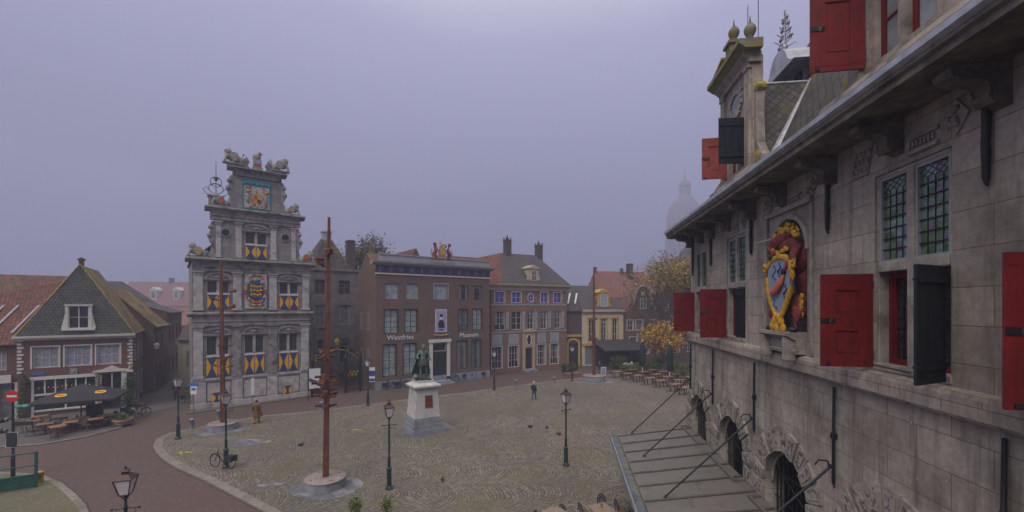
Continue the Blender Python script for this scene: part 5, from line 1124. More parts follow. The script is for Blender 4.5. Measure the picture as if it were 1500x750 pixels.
    def shutter(hx, z0, z1, wd, ang, mat, name='shutter', panels=True, one=False, hy=-.02):
        """leaf hinged at (hx,hy); ang = direction of the leaf in the local plan (0 = along +x); inner face carries two sunk panels"""
        s = MB(); t_ = .045
        if panels:
            e1, e2 = wd*.27, wd*.73; hh = z1-z0; pz = [(z0+hh*.2, z0+hh*.8)] if one else [(z0+hh*.13, z0+hh*.39), (z0+hh*.57, z0+hh*.83)]; gaps = [(z0, pz[0][0])]+([] if one else [(pz[0][1], pz[1][0])])+[(pz[-1][1], z1)]
            s.box(0,e1,-t_,0,z0,z1).box(e2,wd,-t_,0,z0,z1)
            for (za, zb) in gaps: s.box(e1,e2,-t_,0,za,zb)
            for (za, zb) in pz:
                s.box(e1,e2,-t_+.008,-.026,za,zb); s.box(e1+.05,e2-.05,-.026,-.014,za+.05,zb-.05)
            for za in (z0+hh*.06, z1-hh*.08): s.box(.015,wd-.015,.0005,.004,za,za+.008)
            s.box(.0005+wd*.12,wd*.12+.006,.0005,.002,z0+.01,z1-.01); s.box(wd*.88,wd*.88+.006,.0005,.002,z0+.01,z1-.01)
            s.box(wd-.22,wd+.012,.001,.014,(z0+z1)/2-.045,(z0+z1)/2+.045,1); s.blob((wd-.2,.012,(z0+z1)/2),(.06,.012,.06),1,8,6)
            s.box(wd-.16,wd-.08,.001,.02,z0+.03,z0+.08,1)
            s.box(-.003,wd+.003,-t_-.004,.004,z1+.001,z1+.012,2)
        else:
            n = 4
            for i in range(n): s.box(wd*i/n+.004,wd*(i+1)/n-.004,-t_,0,z0,z1)
            for z in (z0+.22,z1-.27): s.box(.0,wd*.96,.001,.03,z,z+.09); s.box(.0,wd*.98,-t_-.022,-t_-.001,z+.03,z+.07,1)
            s.box(-.003,wd+.003,-t_-.004,.004,z1+.001,z1+.012,2)
        for z in (z0+.2,z1-.24): s.tube([(-.012,-.02,z-.05),(-.012,-.02,z+.09)], .02, 6, 1); s.box(-.11,-.013,-.03,-.012,z,z+.035,1)
        o_ = s.build(name, [M[mat], M['iron'], M['steel']], R, bevel=.004)
        o_.location = (hx, hy, 0); o_.rotation_euler = (0, 0, ang); return o_
    for i, (a, b) in enumerate(WB[:4]):
        shutter(a-.02, 7.8, 9.62, .92, radians(-92), 'redpaint')
        if i == 2: shutter(b-.08, 7.8, 9.62, .86, radians(-59), 'bluepaint', panels=False)
        if i < 2: shutter(b-.08, 7.92, 9.6, .68, radians(-176), 'bluepaint', panels=False, hy=.0)
        MB().tube([(a-.3,-.05,7.93),(a+.2,-.25,7.9),(a+.95,-.06,7.84)], .012, 5).build('shutter_hook', M['iron'], R)
    # niche frame and statue console
    MB().box(7.95,8.1,-.08,-.003,7.77,11.55).box(10.3,10.42,-.05,-.003,7.77,11.55).box(7.95,10.42,-.1,-.003,11.553,11.68).build('niche_frame', M['waagstone'], R)
    MB().prism([(nc-(nr+.02)*cos(pi*i/12), nz_+(nr+.02)*sin(pi*i/12)) for i in range(13)]+[(nc+(nr+.14)*cos(pi*i/12), nz_+(nr+.14)*sin(pi*i/12)) for i in range(13)], -.06, -.003, 'y').build('niche_arch', M['waagstone'], R)
    MB().prism([(.4,7.77),(-.25,7.77),(-.28,7.85),(-.22,7.9),(-.22,8.12),(-.38,8.2),(-.45,8.24),(-.45,8.32),(.4,8.32)], 8.42, 10.05, 'x').box(8.6,9.85,-.25,-.225,7.92,8.1).box(9.75,9.98,-.42,-.2,7.62,8.2).box(8.5,8.72,-.42,-.2,7.62,8.2).build('niche_console', M['waagstone'], R)
    # frieze: string pieces, reliefs, consoles
    CX = [.35,1.9,3.3,5.0,7.1,9.0,11.2,13.1,14.98,16.9,19,21]
    for i, c in enumerate(CX):
        q = MB(); prof = [(0,12.28),(-.72,12.28),(-.76,12.2),(-.74,12.08),(-.6,12.0),(-.42,12.0),(-.3,11.92),(-.26,11.78),(-.3,11.66),(-.22,11.56),(-.1,11.58),(0,11.5)]
        prof = [(y_, 12.34-(12.34-z_)*.74) for y_, z_ in prof]; q.prism(prof, c-.13, c+.13, 'x'); q.box(c-.16,c+.16,-.8,0,12.311,12.34)
        for s in (-1,1): q.tube([(c+s*.135-.01*s, y, z) for y, z in ((-.68,12.22),(-.6,12.27),(-.52,12.22),(-.58,12.18),(-.63,12.21))], .022, 5); q.tube([(c+s*.125, y, z) for y, z in prof[2:10]], .022, 5)
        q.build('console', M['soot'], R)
    for i in range(len(CX)-1):
        a_, b_ = CX[i]+.25, CX[i+1]-.25
        q = MB()
        if i % 2 == 0:
            mid = (a_+b_)/2; s_ = .26
            q.prism([(mid-s_*1.3,11.62),(mid+s_*.7,11.62),(mid+s_*1.3,12.2),(mid-s_*.7,12.2)], -.035, -.003, 'y'); rnd = random.Random(i)
            for kx in range(4):
                for kz in range(3): q.blob((mid-.2+kx*.12+kz*.05, -.05, 11.74+kz*.16), (.04,.045,.06), 0, 6, 4)
            q.build('relief_panel', M['waagstone'], R)
        else:
            if (a_-.1 < 12.5 and b_+.1 > 12.4) is False:
                pass
            q.box(a_,a_+.62,-.05,-.003,11.62,11.68).box(a_,a_+.62,-.05,-.003,11.86,11.92).box(a_,a_+.06,-.05,-.003,11.683,11.857)
            for kx in range(6): q.box(a_+.1+kx*.08,a_+.14+kx*.08,-.04,-.003,11.73,11.83)
            q.build('relief_panel', M['waagstone'], R)
            mid = (a_+b_)/2+.25; q = MB(); q.prism([(mid-.22,11.9),(mid,11.62),(mid+.22,11.9),(mid,12.18)], -.035, -.003, 'y'); rnd = random.Random(i)
            for kk in range(9): q.blob((mid+rnd.uniform(-.12,.12), -.05, 11.9+rnd.uniform(-.14,.14)), (.05,.05,.05), 0, 6, 4)
            q.build('relief_panel', M['waagstone'], R)
    # iron wall anchors
    def anchor(x, z0, z1, lump, up=False):
        q = MB(); q.tube([(x,-.04,z0),(x,-.06,z0+.12),(x,-.06,lump-.1),(x,-.07,lump),(x,-.06,lump+.12),(x,-.05,z1)], [.018,.04,.035,.065,.035,.03] if not up else [.02,.045,.055,.05,.05,.06], 6)
        if not up: q.box(x-.05,x+.05,-.1,-.003,lump-.06,lump+.06)
        q.build('wall_anchor', M['iron'], R)
    for x in (.12,3.29,7.18,11.29,15.05,18.9): anchor(x, 4.95, 7.2, 6.1)
    for x, z0 in ((.5,10.4),(3.05,10.63),(6.95,10.63),(11.05,10.65),(14.8,10.7),(18.8,10.7)): anchor(x, z0, 12.2, 11.3, True)
    # eaves: soffit, fascia, lead gutter, moulding above
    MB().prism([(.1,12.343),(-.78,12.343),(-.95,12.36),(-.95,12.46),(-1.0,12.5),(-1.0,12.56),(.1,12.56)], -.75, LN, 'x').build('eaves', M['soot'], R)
    MB().prism([(-.98,12.563),(-1.06,12.62),(-1.06,12.72),(-1.02,12.72),(-1.02,12.66),(-.9,12.64),(.1,12.70),(.1,12.563)], -.8, LN, 'x').build('gutter', M['lead'], R)
    sp_ = MB()
    for c in (5.65, 13.15, 20.6):
        sp_ = MB().prism([(.3,12.72),(-.45,12.74),(-.5,12.9),(-.38,12.98),(-.3,13.15),(-.34,13.28),(-.3,13.4),(.3,13.4)], c-1.9, c+1.9, 'x').build('dormer_base', M['waagstone'], R)
    # voussoirs
    for c in AR[:5]:
        n = 11
        for i in range(n):
            a0, a1 = pi*i/n+.018, pi*(i+1)/n-.018; proud = (i % 2 == 0)
            ro = 1.86; ri = r
            pts = [(c-ri*cos(a0),zs+ri*sin(a0)),(c-ro*cos(a0),zs+ro*sin(a0)),(c-ro*cos((a0+a1)/2)*1.0-(0),zs+ro*sin((a0+a1)/2)),(c-ro*cos(a1),zs+ro*sin(a1)),(c-ri*cos(a1),zs+ri*sin(a1))]
            q = MB().prism(pts, -.07 if proud else -.03, -.003, 'y')
            b0, b1, rI, rO = a0+.05, a1-.05, ri+.09, ro-.08; yy = -.07 if proud else -.03
            q.prism([(c-rI*cos(b0),zs+rI*sin(b0)),(c-rO*cos(b0),zs+rO*sin(b0)),(c-rO*cos(b1),zs+rO*sin(b1)),(c-rI*cos(b1),zs+rI*sin(b1))], yy-.018, yy-.001, 'y', 1)
            q.build('arch_stone', [M['waagstone'], M['vermic']], R)
        for j in range(2):
            for s in (-1,1):
                z0 = zs-.6-.62*j+.02; x0 = c+s*r; x1 = c+s*(1.92 if j % 2 == 0 else 1.75)
                q = MB().box(min(x0,x1),max(x0,x1),-.05,-.003,z0,z0+.56).box(min(x0,x1)+.08,max(x0,x1)-.08,-.066,-.051,z0+.07,z0+.49,1)
                q.build('arch_stone', [M['waagstone'], M['vermic']], R)
        gr = MB()
        for i in range(11):
            x = c-r+.1+i*(2*r-.2)/10; zt = zs+sqrt(max(.02, r*r-(x-c)**2))-.02; gr.box(x-.016,x+.016,.30,.332,2.4,zt)
        for z in (3.3,4.1): gr.box(c-r+.03,c+r-.03,.285,.3,z,z+.05)
        gr.tube([(c-r+.05,.25,4.3),(c+r-.05,.25,3.4)], .02, 5)
        gr.build('window_grille', M['iron'], R)
        MB().tube([(c-(r-.05)*cos(pi*i/14),.2,zs+(r-.05)*sin(pi*i/14)) for i in range(15)]+[], .045, 5).build('arch_rim', M['waagstone'], R)
    # canopy
    z_in, z_out, yo = 3.15, 2.62, -3.45
    sl = (z_in-z_out)/-yo
    cn = MB(); cn.add([(-.1,0,z_in),(LN,0,z_in),(LN,yo,z_out),(-.1,yo,z_out),(-.1,0,z_in-.07),(LN,0,z_in-.07),(LN,yo,z_out-.07),(-.1,yo,z_out-.07)], [(0,3,2,1),(4,5,6,7),(0,4,7,3),(3,7,6,2)])
    i = 0; x = .2
    while x < 22:
        cn.tube([(x,-.02,z_in+.02),(x,yo+.02,z_out+.02)], .042, 5, 1); 
        if i % 3 != 1: yb = -1.1-.5*(i % 4); cn.box(x+.02,x+.62,yb,yb+.05,z_in+sl*yb-.0+.004,z_in+sl*yb+.022)
        x += 1.18; i += 1
    cn.build('canopy', [M['zinc'], mk('dark_zinc_seam', (.07,.065,.06), .6, .3, 4, metal=.1)], R)
    for c in AR[:5]:   # raised zinc gutters below the arches
        MB().box(c-1.38,c-1.3,-.42,-.02,z_in-.04,z_in+.05).box(c+1.3,c+1.38,-.42,-.02,z_in-.04,z_in+.05).box(c-1.3,c+1.3,-.42,-.34,z_in-.05,z_in+.03).build('canopy_flashing', M['zinc'], R)
    MB().box(-.1,LN,yo-.34,yo,z_out-.13,z_out-.06,0).box(-.14,LN,yo-.40,yo-.34,z_out-.16,z_out+.05,1).box(-.14,-.1,yo-.4,0,z_out-.12,z_out-.02,1).build('canopy_gutter', [M['gutterwater'], M['zincedge']], R)
    MB().box(-.16,-.1,yo,0,z_out-.1,z_out+.02).build('canopy_end', M['zincedge'], R)
    for x in (0,3.29,7.18,11.29,15.05,18.9):
        q = MB(); q.tube([(x+.0,-.12,5.42),(x-.05,-2.75,z_in-2.75*sl+.05)], .028, 6); q.tube([(x,-.12,5.42),(x+.02,-.2,5.55),(x+.02,-.38,5.56),(x+.02,-.46,5.45)], .022, 5); q.tube([(x,-.05,5.42),(x,-.16,5.42)], .05, 6)
        q.lathe((x-.05,-2.75,z_in-2.75*sl), [(.07,0),(.06,.04),(.02,.1)], 8)
        q.build('tie_rod', M['iron'], R)
    # ---- roof
    RZ, kk = 12.72, 1.72; y1 = 6.5; zr = RZ+kk*y1
    rf = MB(); rf.add([(-.1,.0,RZ),(LN,.0,RZ),(LN,y1,zr),(2.44,y1,zr),(-.1,13,RZ),(LN,13,RZ)], [(0,1,2,3),(4,3,2,5),(4,0,3)])
    rr = rf.build('roof', M['slate'], R)
    def dormer(c, detail=True):
        x0, x1 = c-1.3, c+1.3
        d = MB(); wall_holes(d, x1, 13.3, 17.1, [(c-.85,c+.85,13.72,15.3)], x0=x0, y=-.02, rd=.3)
        d.quad((x1,-.02,13.0),(x1,.32,13.0),(x1,.32,17.1),(x1,-.02,17.1)); d.quad((x0,-.02,13.0),(x0,.32,13.0),(x0,.32,17.1),(x0,-.02,17.1)); d.quad((x0,.32,13),(x1,.32,13),(x1,.32,17.1),(x0,.32,17.1))
        for s in (-1,1):
            d.box(c+s*1.1-.17,c+s*1.1+.17,-.12,-.023,13.4,16.7); d.box(c+s*1.1-.21,c+s*1.1+.21,-.16,-.023,16.7,16.82); d.box(c+s*1.1-.21,c+s*1.1+.21,-.16,-.023,13.4,13.55)
        d.box(x0-.03,x1+.03,-.1,-.023,15.38,15.46) if False else None
        o_ = d.build('dormer', M['ashlar'], R)
        # round light with radiating stones
        rg = MB(); zc = 16.1
        for i in range(14):
            a0, a1 = 2*pi*i/14+.05, 2*pi*(i+1)/14-.05; ra, rb = .42, .72 if i % 2 else .64
            rg.prism([(c+ra*cos(a0),zc+ra*.75*sin(a0)),(c+rb*cos(a0),zc+rb*.75*sin(a0)),(c+rb*cos(a1),zc+rb*.75*sin(a1)),(c+ra*cos(a1),zc+ra*.75*sin(a1))], -.08, -.023, 'y')
        rg.build('round_window', M['waagstone'], o_)
        MB().prism([(c+.4*cos(2*pi*i/18),zc+.31*sin(2*pi*i/18)) for i in range(18)], -.035, -.024, 'y').build('round_pane', M['glassmid'], o_)
        w1 = MB(); w1.box(c-.07,c+.07,.0,.26,13.723,15.297).box(c-.85,c-.7,.02,.26,13.723,15.297).box(c+.7,c+.85,.02,.26,13.723,15.297); w1.build('mullion', M['waagstone'], o_)
        for (p0,p1) in ((c-.7,c-.07),(c+.07,c+.7)): window(o_, p0, p1, 13.75, 15.28, y=.14, fm='redpaint', gm='glasspale', nx=1, nz=2, fw=.1)
        # cornice and pediment
        MB().prism([(.24,16.86),(-.12,16.86),(-.14,16.99),(-.3,17.12),(-.3,17.19),(.24,17.19)], x0-.08, x1+.08, 'x').build('cornice', M['waagstone'], o_)
        MB().prism([(.2,17.193),(-.32,17.193),(-.5,17.34),(-.54,17.34),(-.54,17.49),(.2,17.49)], x0-.2, x1+.3, 'x').build('cornice_top', M['mossystone'], o_)
        MB().prism([(x0-.1,17.493),(x1+.1,17.493),(c+.3,17.85),(c-.3,17.85)], -.25, .15, 'y').build('pediment', M['mossystone'], o_)
        MB().prism([(x0-.15,17.5),(c-.3,17.87),(c-.3,17.95),(x0-.2,17.6),(x0-.2,17.5)], -.42, .2, 'y').build('pediment_coping', M['mossgold'], o_)
        MB().box(c-.22,c+.22,-.3,.12,17.8,18.15).box(c-.29,c+.29,-.37,.19,18.153,18.25).box(c-.26,c+.26,-.34,.16,17.7,17.797).build('urn_pedestal', M['mossystone'], o_)
        for ux, uy, uz in ((c,-.1,18.253),(x1+.05,-.1,17.494),(x0+.1,-.1,17.494)) if detail else ():
            u = MB().lathe((ux,uy,uz), [(a_*.58,b_*.62) for a_, b_ in [(.16,0),(.16,.08),(.09,.14),(.2,.3),(.3,.5),(.32,.64),(.26,.8),(.13,.88),(.15,.93),(.05,1.0)]], 14); u.tube([(ux,uy,uz+.6),(ux,uy,uz+.68),(ux,uy,uz+.86)], [.03,.026,.005], 6, 1)
            u.build('urn', [M['mossystone'], M['iron']], o_)
        if detail:
            for ux in (c+.55, x1+.05): MB().tube([(ux,.15,17.3),(ux,.15,19.2)], .012, 4).build('lightning_rod', M['iron'], o_)
        # side scrolls
        for s in (1,-1):
            v = MB(); X = c+s*1.3
            v.prism([(X,13.4),(X+s*.55,13.4),(X+s*.5,13.75),(X+s*.2,14.2),(X+s*.12,15.2),(X+s*.2,16.0),(X,16.1)], .05, .30, 'y')
            v.build('side_wing', M['waagstone'], o_)
            for zz, rr2 in ((13.75,.22),(16.0,.15)):
                q = MB(); q.lathe((0,0,0), [(rr2*.4,0),(rr2,.02),(rr2,.28),(rr2*.4,.3)], 12, sm=False); 
                o3 = q.build('scroll', M['mossgold'], o_); o3.rotation_euler = (-pi/2,0,0); o3.location = (X+s*(rr2*.95), .02, zz)
        # dormer roof
        zt = 16.75
        yb = (zt-RZ)/kk+.15
        q = MB()
        for s in (1,-1):
            xe = c+s*1.45; ye = (13.35-RZ)/kk
            q.quad((c,.3,zt),(xe,.3,13.35),(xe,ye+.05,13.35),(c,yb,zt))
        q.build('dormer_roof', M['slate'], o_)
        q = MB()
        for s in (1,-1): q.tube([(c,yb+.02,zt+.02),(c+s*1.47,(13.35-RZ)/kk+.02,13.37)], .17, 5)
        q.tube([(c,.3,zt+.01),(c,yb,zt+.01)], .05, 5)
        q.build('lead_valley', M['lead'], o_)
        return o_
    dormer(5.65); dormer(13.15); 
    def dshut(hx, ang, mat, z0=13.75, z1=15.28, wd=.86, panels=True): return shutter(hx, z0, z1, wd, ang, mat, panels=panels, one=True, hy=-.04)
    dshut(4.78, radians(-93), 'redfaded'); dshut(6.5, radians(-88), 'bluepaint', panels=False)
    dshut(12.28, radians(-93), 'redpaint', z1=15.5, wd=.98)
    # small lead hooded dormer
    yl = 2.0; c = 4.55; zb = 17.2
    q = MB().box(c-.5,c+.5,yl+.55,yl+2.2,zb-.6,zb+.7).box(c-.3,c+.3,yl+.53,yl+.548,zb,zb+.6,1); o_ = q.build('lead_dormer', [M['lead'], M['glassdark']], rr)
    pr = [(-1.15,.40),(-.95,.46),(-.72,.62),(-.58,.9),(-.36,1.16),(0,1.25),(.36,1.16),(.58,.9),(.72,.62),(.95,.46),(1.15,.40)]
    q = MB().prism([(c+a_,zb+b_) for a_, b_ in pr]+[(c+.9,zb+.38),(c-.9,zb+.38)], yl-.15, yl+2.6, 'y', 0, True); q.build('lead_hood', M['lead'], o_)
    q = MB(); X, Y, Z = c, yl+.1, zb+1.2; q.tube([(X,Y,Z),(X,Y,Z+1.5)], [.06,.02], 6)
    for j in range(4):
        for s in (1,-1):
            w_ = .46-.10*j; q.tube([(X,Y,Z+.35+.28*j),(X+s*w_,Y,Z+.3+.28*j),(X+s*w_*1.1,Y,Z+.45+.28*j),(X+s*w_*.6,Y,Z+.5+.28*j)], .022, 4); q.blob((X+s*w_, Y, Z+.42+.28*j), (.08,.04,.08)); q.blob((X+s*w_*.55, Y, Z+.46+.28*j), (.07,.04,.06)); q.tube([(X,Y+.02,Z+.2+.28*j),(X+.02,Y+s*w_*.8,Z+.4+.28*j)], .022, 4)
    q.blob((X,Y,Z+.2),(.1,.1,.14)); q.blob((X,Y,Z+1.5),(.06,.03,.16)); q.build('iron_finial', M['lead'], o_)
    return R
weigh = build_weigh()
# ---- unicorn with shield in the niche
def build_unicorn():
    U = thing('unicorn_statue', 'maroon and gold unicorn holding a blue shield with red horn in the stone niche', 'statue', WG(9.25,.02,8.32), WA)
    U.scale = (1.25, .6, 1.0)
    b = MB(); mx_ = Matrix.Rotation
    def B(x,y,z,rx,ry,rz_,m=0,j=.1,s=0,R=None): b.blob((x,y,z),(rx*.92,ry,rz_*.95),m,20,14,.03,s,R)
    # rearing body behind the shield, head at the far (left) side
    B(.2,.15,1.95,.38,.26,.5,0,.2); B(.25,.25,1.3,.27,.2,.55,0,.2); B(.1,.2,.75,.42,.22,.3,0,.2); B(.05,-.05,2.3,.5,.26,.26,0,.1,2,mx_(radians(15),3,'Y')); B(-.15,-.12,2.52,.42,.24,.24,0,.1,1,mx_(radians(-12),3,'Y'))
    B(-.45,-.25,2.42,.3,.15,.17,0,.08,3,mx_(radians(-30),3,'Y')); B(-.58,-.3,2.28,.15,.11,.13); B(-.2,-.12,2.75,.06,.06,.14)
    # hind legs
    for x, s in ((-.5,-1),(.5,1)):
        B(x*.75,-.05,.62,.26,.24,.36,0,.1,5)
        b.tube([(x*.9,-.15,.6),(x*1.15,-.3,.42),(x*.95,-.2,.22),(x*1.0,-.32,.1)], [.15,.12,.08,.07], 8); b.blob((x*1.02,-.4,.07),(.11,.15,.08),1,8,6)
    # forelegs gripping the shield
    b.tube([(.3,-.05,2.15),(.5,-.35,2.0),(.42,-.5,1.8),(.3,-.52,1.62)], [.14,.11,.08,.06], 8); b.blob((.28,-.55,1.58),(.1,.09,.09),1,8,6)
    b.tube([(-.2,-.1,2.1),(-.35,-.38,2.15),(-.32,-.5,2.05)], [.12,.09,.07], 8); b.blob((-.3,-.53,2.03),(.1,.09,.09),1,8,6)
    b.blob((-.42,-.4,2.5),.03,1,6,4); b.blob((-.66,-.36,2.27),(.03,.03,.03),1,6,4)
    m = MB(); rnd = random.Random(2)
    for i in range(60):
        t_ = i/59; m.blob((-.45+.95*t_+rnd.uniform(-.06,.06), -.2+rnd.uniform(-.12,.12), 2.6+.16*sin(pi*t_)-.35*max(0,t_-.7)+rnd.uniform(-.1,.08)), (.05+.04*rnd.random(),.05,.05+.04*rnd.random()), 0, 7, 5)
    for i in range(16): t_ = i/15; m.blob((-.42+.6*t_, -.34+.02*rnd.random(), 2.2-.1*sin(pi*t_)+rnd.uniform(-.04,.04)), (.08,.05,.06), 0, 7, 5)
    for i in range(10): b.blob((.52+.12*rnd.random(), -.15, .95-.06*i), (.07,.06,.06), 2, 6, 4)
    for i in range(8): b.blob((-.5-.08*rnd.random(), -.2, .85-.06*i), (.06,.05,.06), 2, 6, 4)
    b.rough(.035, 6).build('body', [M['maroon'], M['iron'], M['gold']], U)
    m.rough(.03, 9).build('mane', M['gold'], U)
    MB().tube([(-.5,-.33,2.56),(-.95,-.75,2.54)], [.04,.012], 8).build('horn', M['greytrim'], U)
    # shield
    def sh(s, dz=0): return [(x*s, 1.1+(z-1.1)*s+dz) for x, z in ((-.5,1.75),(-.3,1.95),(0,2.0),(.3,1.95),(.5,1.75),(.56,1.45),(.5,1.1),(.34,.75),(.12,.4),(0,.25),(-.12,.4),(-.34,.75),(-.5,1.1),(-.56,1.45))]
    q = MB().prism(sh(.92), -.5, -.32, 'y', 0); pts = sh(1.0); q.tube([(x,-.48,z) for x, z in pts+[pts[0]]], .085, 8, 1)
    for s in (1,-1): q.tube([(s*.5,-.48,1.75),(s*.66,-.5,1.85),(s*.68,-.5,1.68),(s*.56,-.5,1.66)], .065, 7, 1)
    for x, z in ((-.15,.28),(.12,.25),(-.05,.1),(-.25,.12),(.2,.08),(0,.35)): q.blob((x,-.5,z),(.13,.1,.14),1,7,5)
    q.tube([(.28,-.55,1.5),(.2,-.58,1.32),(.02,-.6,1.12),(-.25,-.58,1.05)], [.05,.1,.12,.08], 8, 2)
    for i, pl in enumerate((((-.2,1.8),(-.1,1.65),(-.25,1.5),(-.1,1.4)),((.05,1.85),(.12,1.7),(0,1.6),(.1,1.45)),((.3,1.25),(.38,1.1),(.25,1.0),(.3,.88)),((-.3,.95),(-.15,.85),(-.2,.7),(-.05,.62)))): q.tube([(x,-.52,z) for x, z in pl], .028, 5, 3)
    q.build('shield', [M['palblue'], M['gold'], M['coral'], M['azure']], U)
build_unicorn()
# ================================================================ STREET FURNITURE
def make_lamp(label):
    t = thing('street_lamp', label, 'street lamp', group='classic lantern posts on the square')
    b = MB().lathe((0,0,0), [(.2,0),(.2,.06),(.16,.08),(.16,.12),(.12,.16),(.115,.95),(.14,.98),(.14,1.02),(.09,1.06)], 8, sm=False, rot=pi/8); b.build('base', M['greenpaint'], t)
    MB().lathe((0,0,1.06), [(.075,0),(.065,.4),(.08,.43),(.08,.47),(.055,.5),(.042,2.0),(.06,2.03),(.06,2.08),(.04,2.11),(.035,2.35)], 10).build('pole', M['greenpaint'], t)
    q = MB().tube([(-.32,0,3.1),(.32,0,3.1)], .018, 6); 
    for s in (-1,1): q.blob((s*.33,0,3.1),.04); q.tube([(s*.22,0,3.1),(s*.24,0,2.98),(s*.14,0,2.92),(s*.04,0,2.98)], .012, 5)
    q.build('ladder_bar', M['greenpaint'], t)
    h = MB().lathe((0,0,3.38), [(.04,0),(.09,.04),(.05,.08)], 8)
    for i in range(4):
        a = pi/4+pi/2*i; h.tube([(.03*cos(a),.03*sin(a),3.42),(.14*cos(a),.14*sin(a),3.5),(.16*cos(a),.16*sin(a),3.52)], .012, 4); h.tube([(.165*cos(a),.165*sin(a),3.52),(.30*cos(a),.30*sin(a),3.98)], .016, 4)
        b_ = a+pi/2; h.tube([(.165*cos(a),.165*sin(a),3.52),(.165*cos(b_),.165*sin(b_),3.52)], .014, 4); h.tube([(.3*cos(a),.3*sin(a),3.98),(.3*cos(b_),.3*sin(b_),3.98)], .02, 4)
    h.build('lantern_frame', M['copper'], t)
    g_ = MB().frus(-.108,.108,-.108,.108,3.535,-.2,.2,-.2,.2,3.965); g_.build('lantern_glass', M['lampglass'], t)
    c = MB().frus(-.24,.24,-.24,.24,3.99,-.1,.1,-.1,.1,4.12).box(-.07,.07,-.07,.07,4.123,4.2).frus(-.11,.11,-.11,.11,4.203,-.03,.03,-.03,.03,4.26).blob((0,0,4.3),(.035,.035,.05)); c.build('lantern_roof', M['copper'], t)
    return t
lamps = [((570,716),'lamp post at the front of the square with a small round sticker, left of centre'),((829,682),'lone lamp post standing in the middle right of the open square'),((331,685),'lamp post with the black bicycle leaning on it'),((261,643),'lamp post at the mouth of the lane beside the cafe'),((539,594),'lamp post carrying a white and purple banner near the ornate gate'),((724,571),'lamp post before the corner of the brick building and the parked bicycles'),((838,558),'lamp post in front of the yellow gateway')]
L0 = None
for i, (p, lb) in enumerate(lamps):
    x, y = gp(*p, PZ)
    if L0 is None: L0 = make_lamp(lb); L0.location = (x, y, PZ); L0.rotation_euler = (0,0,.4)
    else: dup(L0, (x, y, PZ), .35+.25*i, lb)
dup(L0, ((184-750)/630*12.6, 12.6, -.03), .3, 'lamp post nearest the viewer, only its lantern showing at the bottom left')
s_ = MB(); x, y = gp(570, 716, PZ)
MB().at((x-.03,y-.115,PZ+.62)).lathe((0,0,0), [(.05,-.05),(.055,0),(.05,.05)], 10).build('sticker', M['signwhite'])
COL.objects[-1].parent = None
o_ = COL.objects[-1]; bpy.data.objects.remove(o_)
x, y = gp(539, 594, PZ)
t = thing('lamp_banner', 'white and purple museum banner fixed to the lamp post near the gate', 'banner', (x, y, 0), .2)
MB().box(.1,.6,-.02,.02,2.2,3.5,0).box(.1,.6,-.025,-.021,2.7,3.2,1).box(.1,.6,-.025,-.021,2.25,2.5,1).build('cloth', [M['signwhite'], M['purple']], t); MB().tube([(0,0,3.4),(.6,0,3.4)],.015,5).tube([(0,0,2.25),(.6,0,2.25)],.015,5).build('arm', M['iron'], t)
# ---- corten masts
def mast(label, px, py, h, w0, lumps, seed, lean=0, base_s=1.0, patch=True):
    x, y = gp(px, py, PZ); t = thing('steel_mast', label, 'mast', (x, y, PZ), .3)
    b = MB(); zb = .5*base_s
    n = 6; prof = [(w0*(1-.55*i/n), zb+(h-zb)*i/n) for i in range(n+1)]
    for i in range(n):
        (a0, z0), (a1, z1) = prof[i], prof[i+1]; b.frus(-a0/2,a0/2,-a0/2,a0/2,z0,-a1/2,a1/2,-a1/2,a1/2,z1)
    m_ = b.build('mast_post', M['corten'], t); m_.rotation_euler = (0, lean, 0)
    R_ = .95*base_s
    q = MB().lathe((0,0,0), [(R_*.92,-.02),(R_,.02),(R_,.36*base_s),(R_*.97,.4*base_s)], 36, 0, False); q.build('base_drum', M['bluestone'], t)
    q = MB().lathe((0,0,.403*base_s), [(R_*1.02,0),(R_*1.04,.03),(R_*1.0,.06),(R_*.5,.09)], 36, 0, True); 
    for i in range(4): a = i*pi/2+.5; q.box(R_*.75*cos(a)-.04,R_*.75*cos(a)+.04,R_*.75*sin(a)-.04,R_*.75*sin(a)+.04,.46*base_s,.52*base_s)
    q.build('base_top', M['cortenpale'] if base_s < .9 else M['copperstone'], t)
    for (z, dx, dy, s, kind) in lumps:
        s *= .72; dx *= .78; dy *= .78
        l = MB(); rz = atan2(dy, dx); l.at((0,0,0), rz)
        d = sqrt(dx*dx+dy*dy)
        l.tube([(0,0,z-.1*s),(d*.5,0,z-.08),(d,0,z)], .03*s+.015, 5)
        if kind == 0:   # little boat-like bowl
            l.tube([(d-.26*s,0,z),(d-.1*s,0,z+.02*s),(d+.22*s,0,z+.03*s),(d+.3*s,0,z+.05*s)], [.05*s,.10*s,.11*s,.13*s], 8); l.tube([(d+.22*s,0,z+.035*s),(d+.24*s,0,z+.037*s)], .135*s, 8, 1)
        elif kind == 1:  # horn
            l.tube([(d-.1*s,0,z),(d+.2*s,0,z+.05*s),(d+.42*s,0,z+.12*s)], [.08*s,.13*s,.22*s], 8)
        else: l.frus(d-.2*s,d+.2*s,-.2*s,.2*s,z,d-.12*s,d+.26*s,-.16*s,.16*s,z+.34*s); l.box(d-.22*s,d+.3*s,-.22*s,.22*s,z+.343*s,z+.4*s,1)
        l.build('mast_cup', [M['corten'], M['cortenpale']], t)
    return t
M['copperstone'] = mk('pink_grey_granite', (.2,.172,.16), .6, .2, 3, bmp=.1, col2=(.16,.14,.14))
def ringl(z, n, d, s, kind, ph=0, jit=.1, seed=1):
    r_ = random.Random(seed); return [(z+r_.uniform(-jit,jit), d*cos(ph+2*pi*i/n), d*sin(ph+2*pi*i/n), s*r_.uniform(.8,1.15), kind) for i in range(n)]
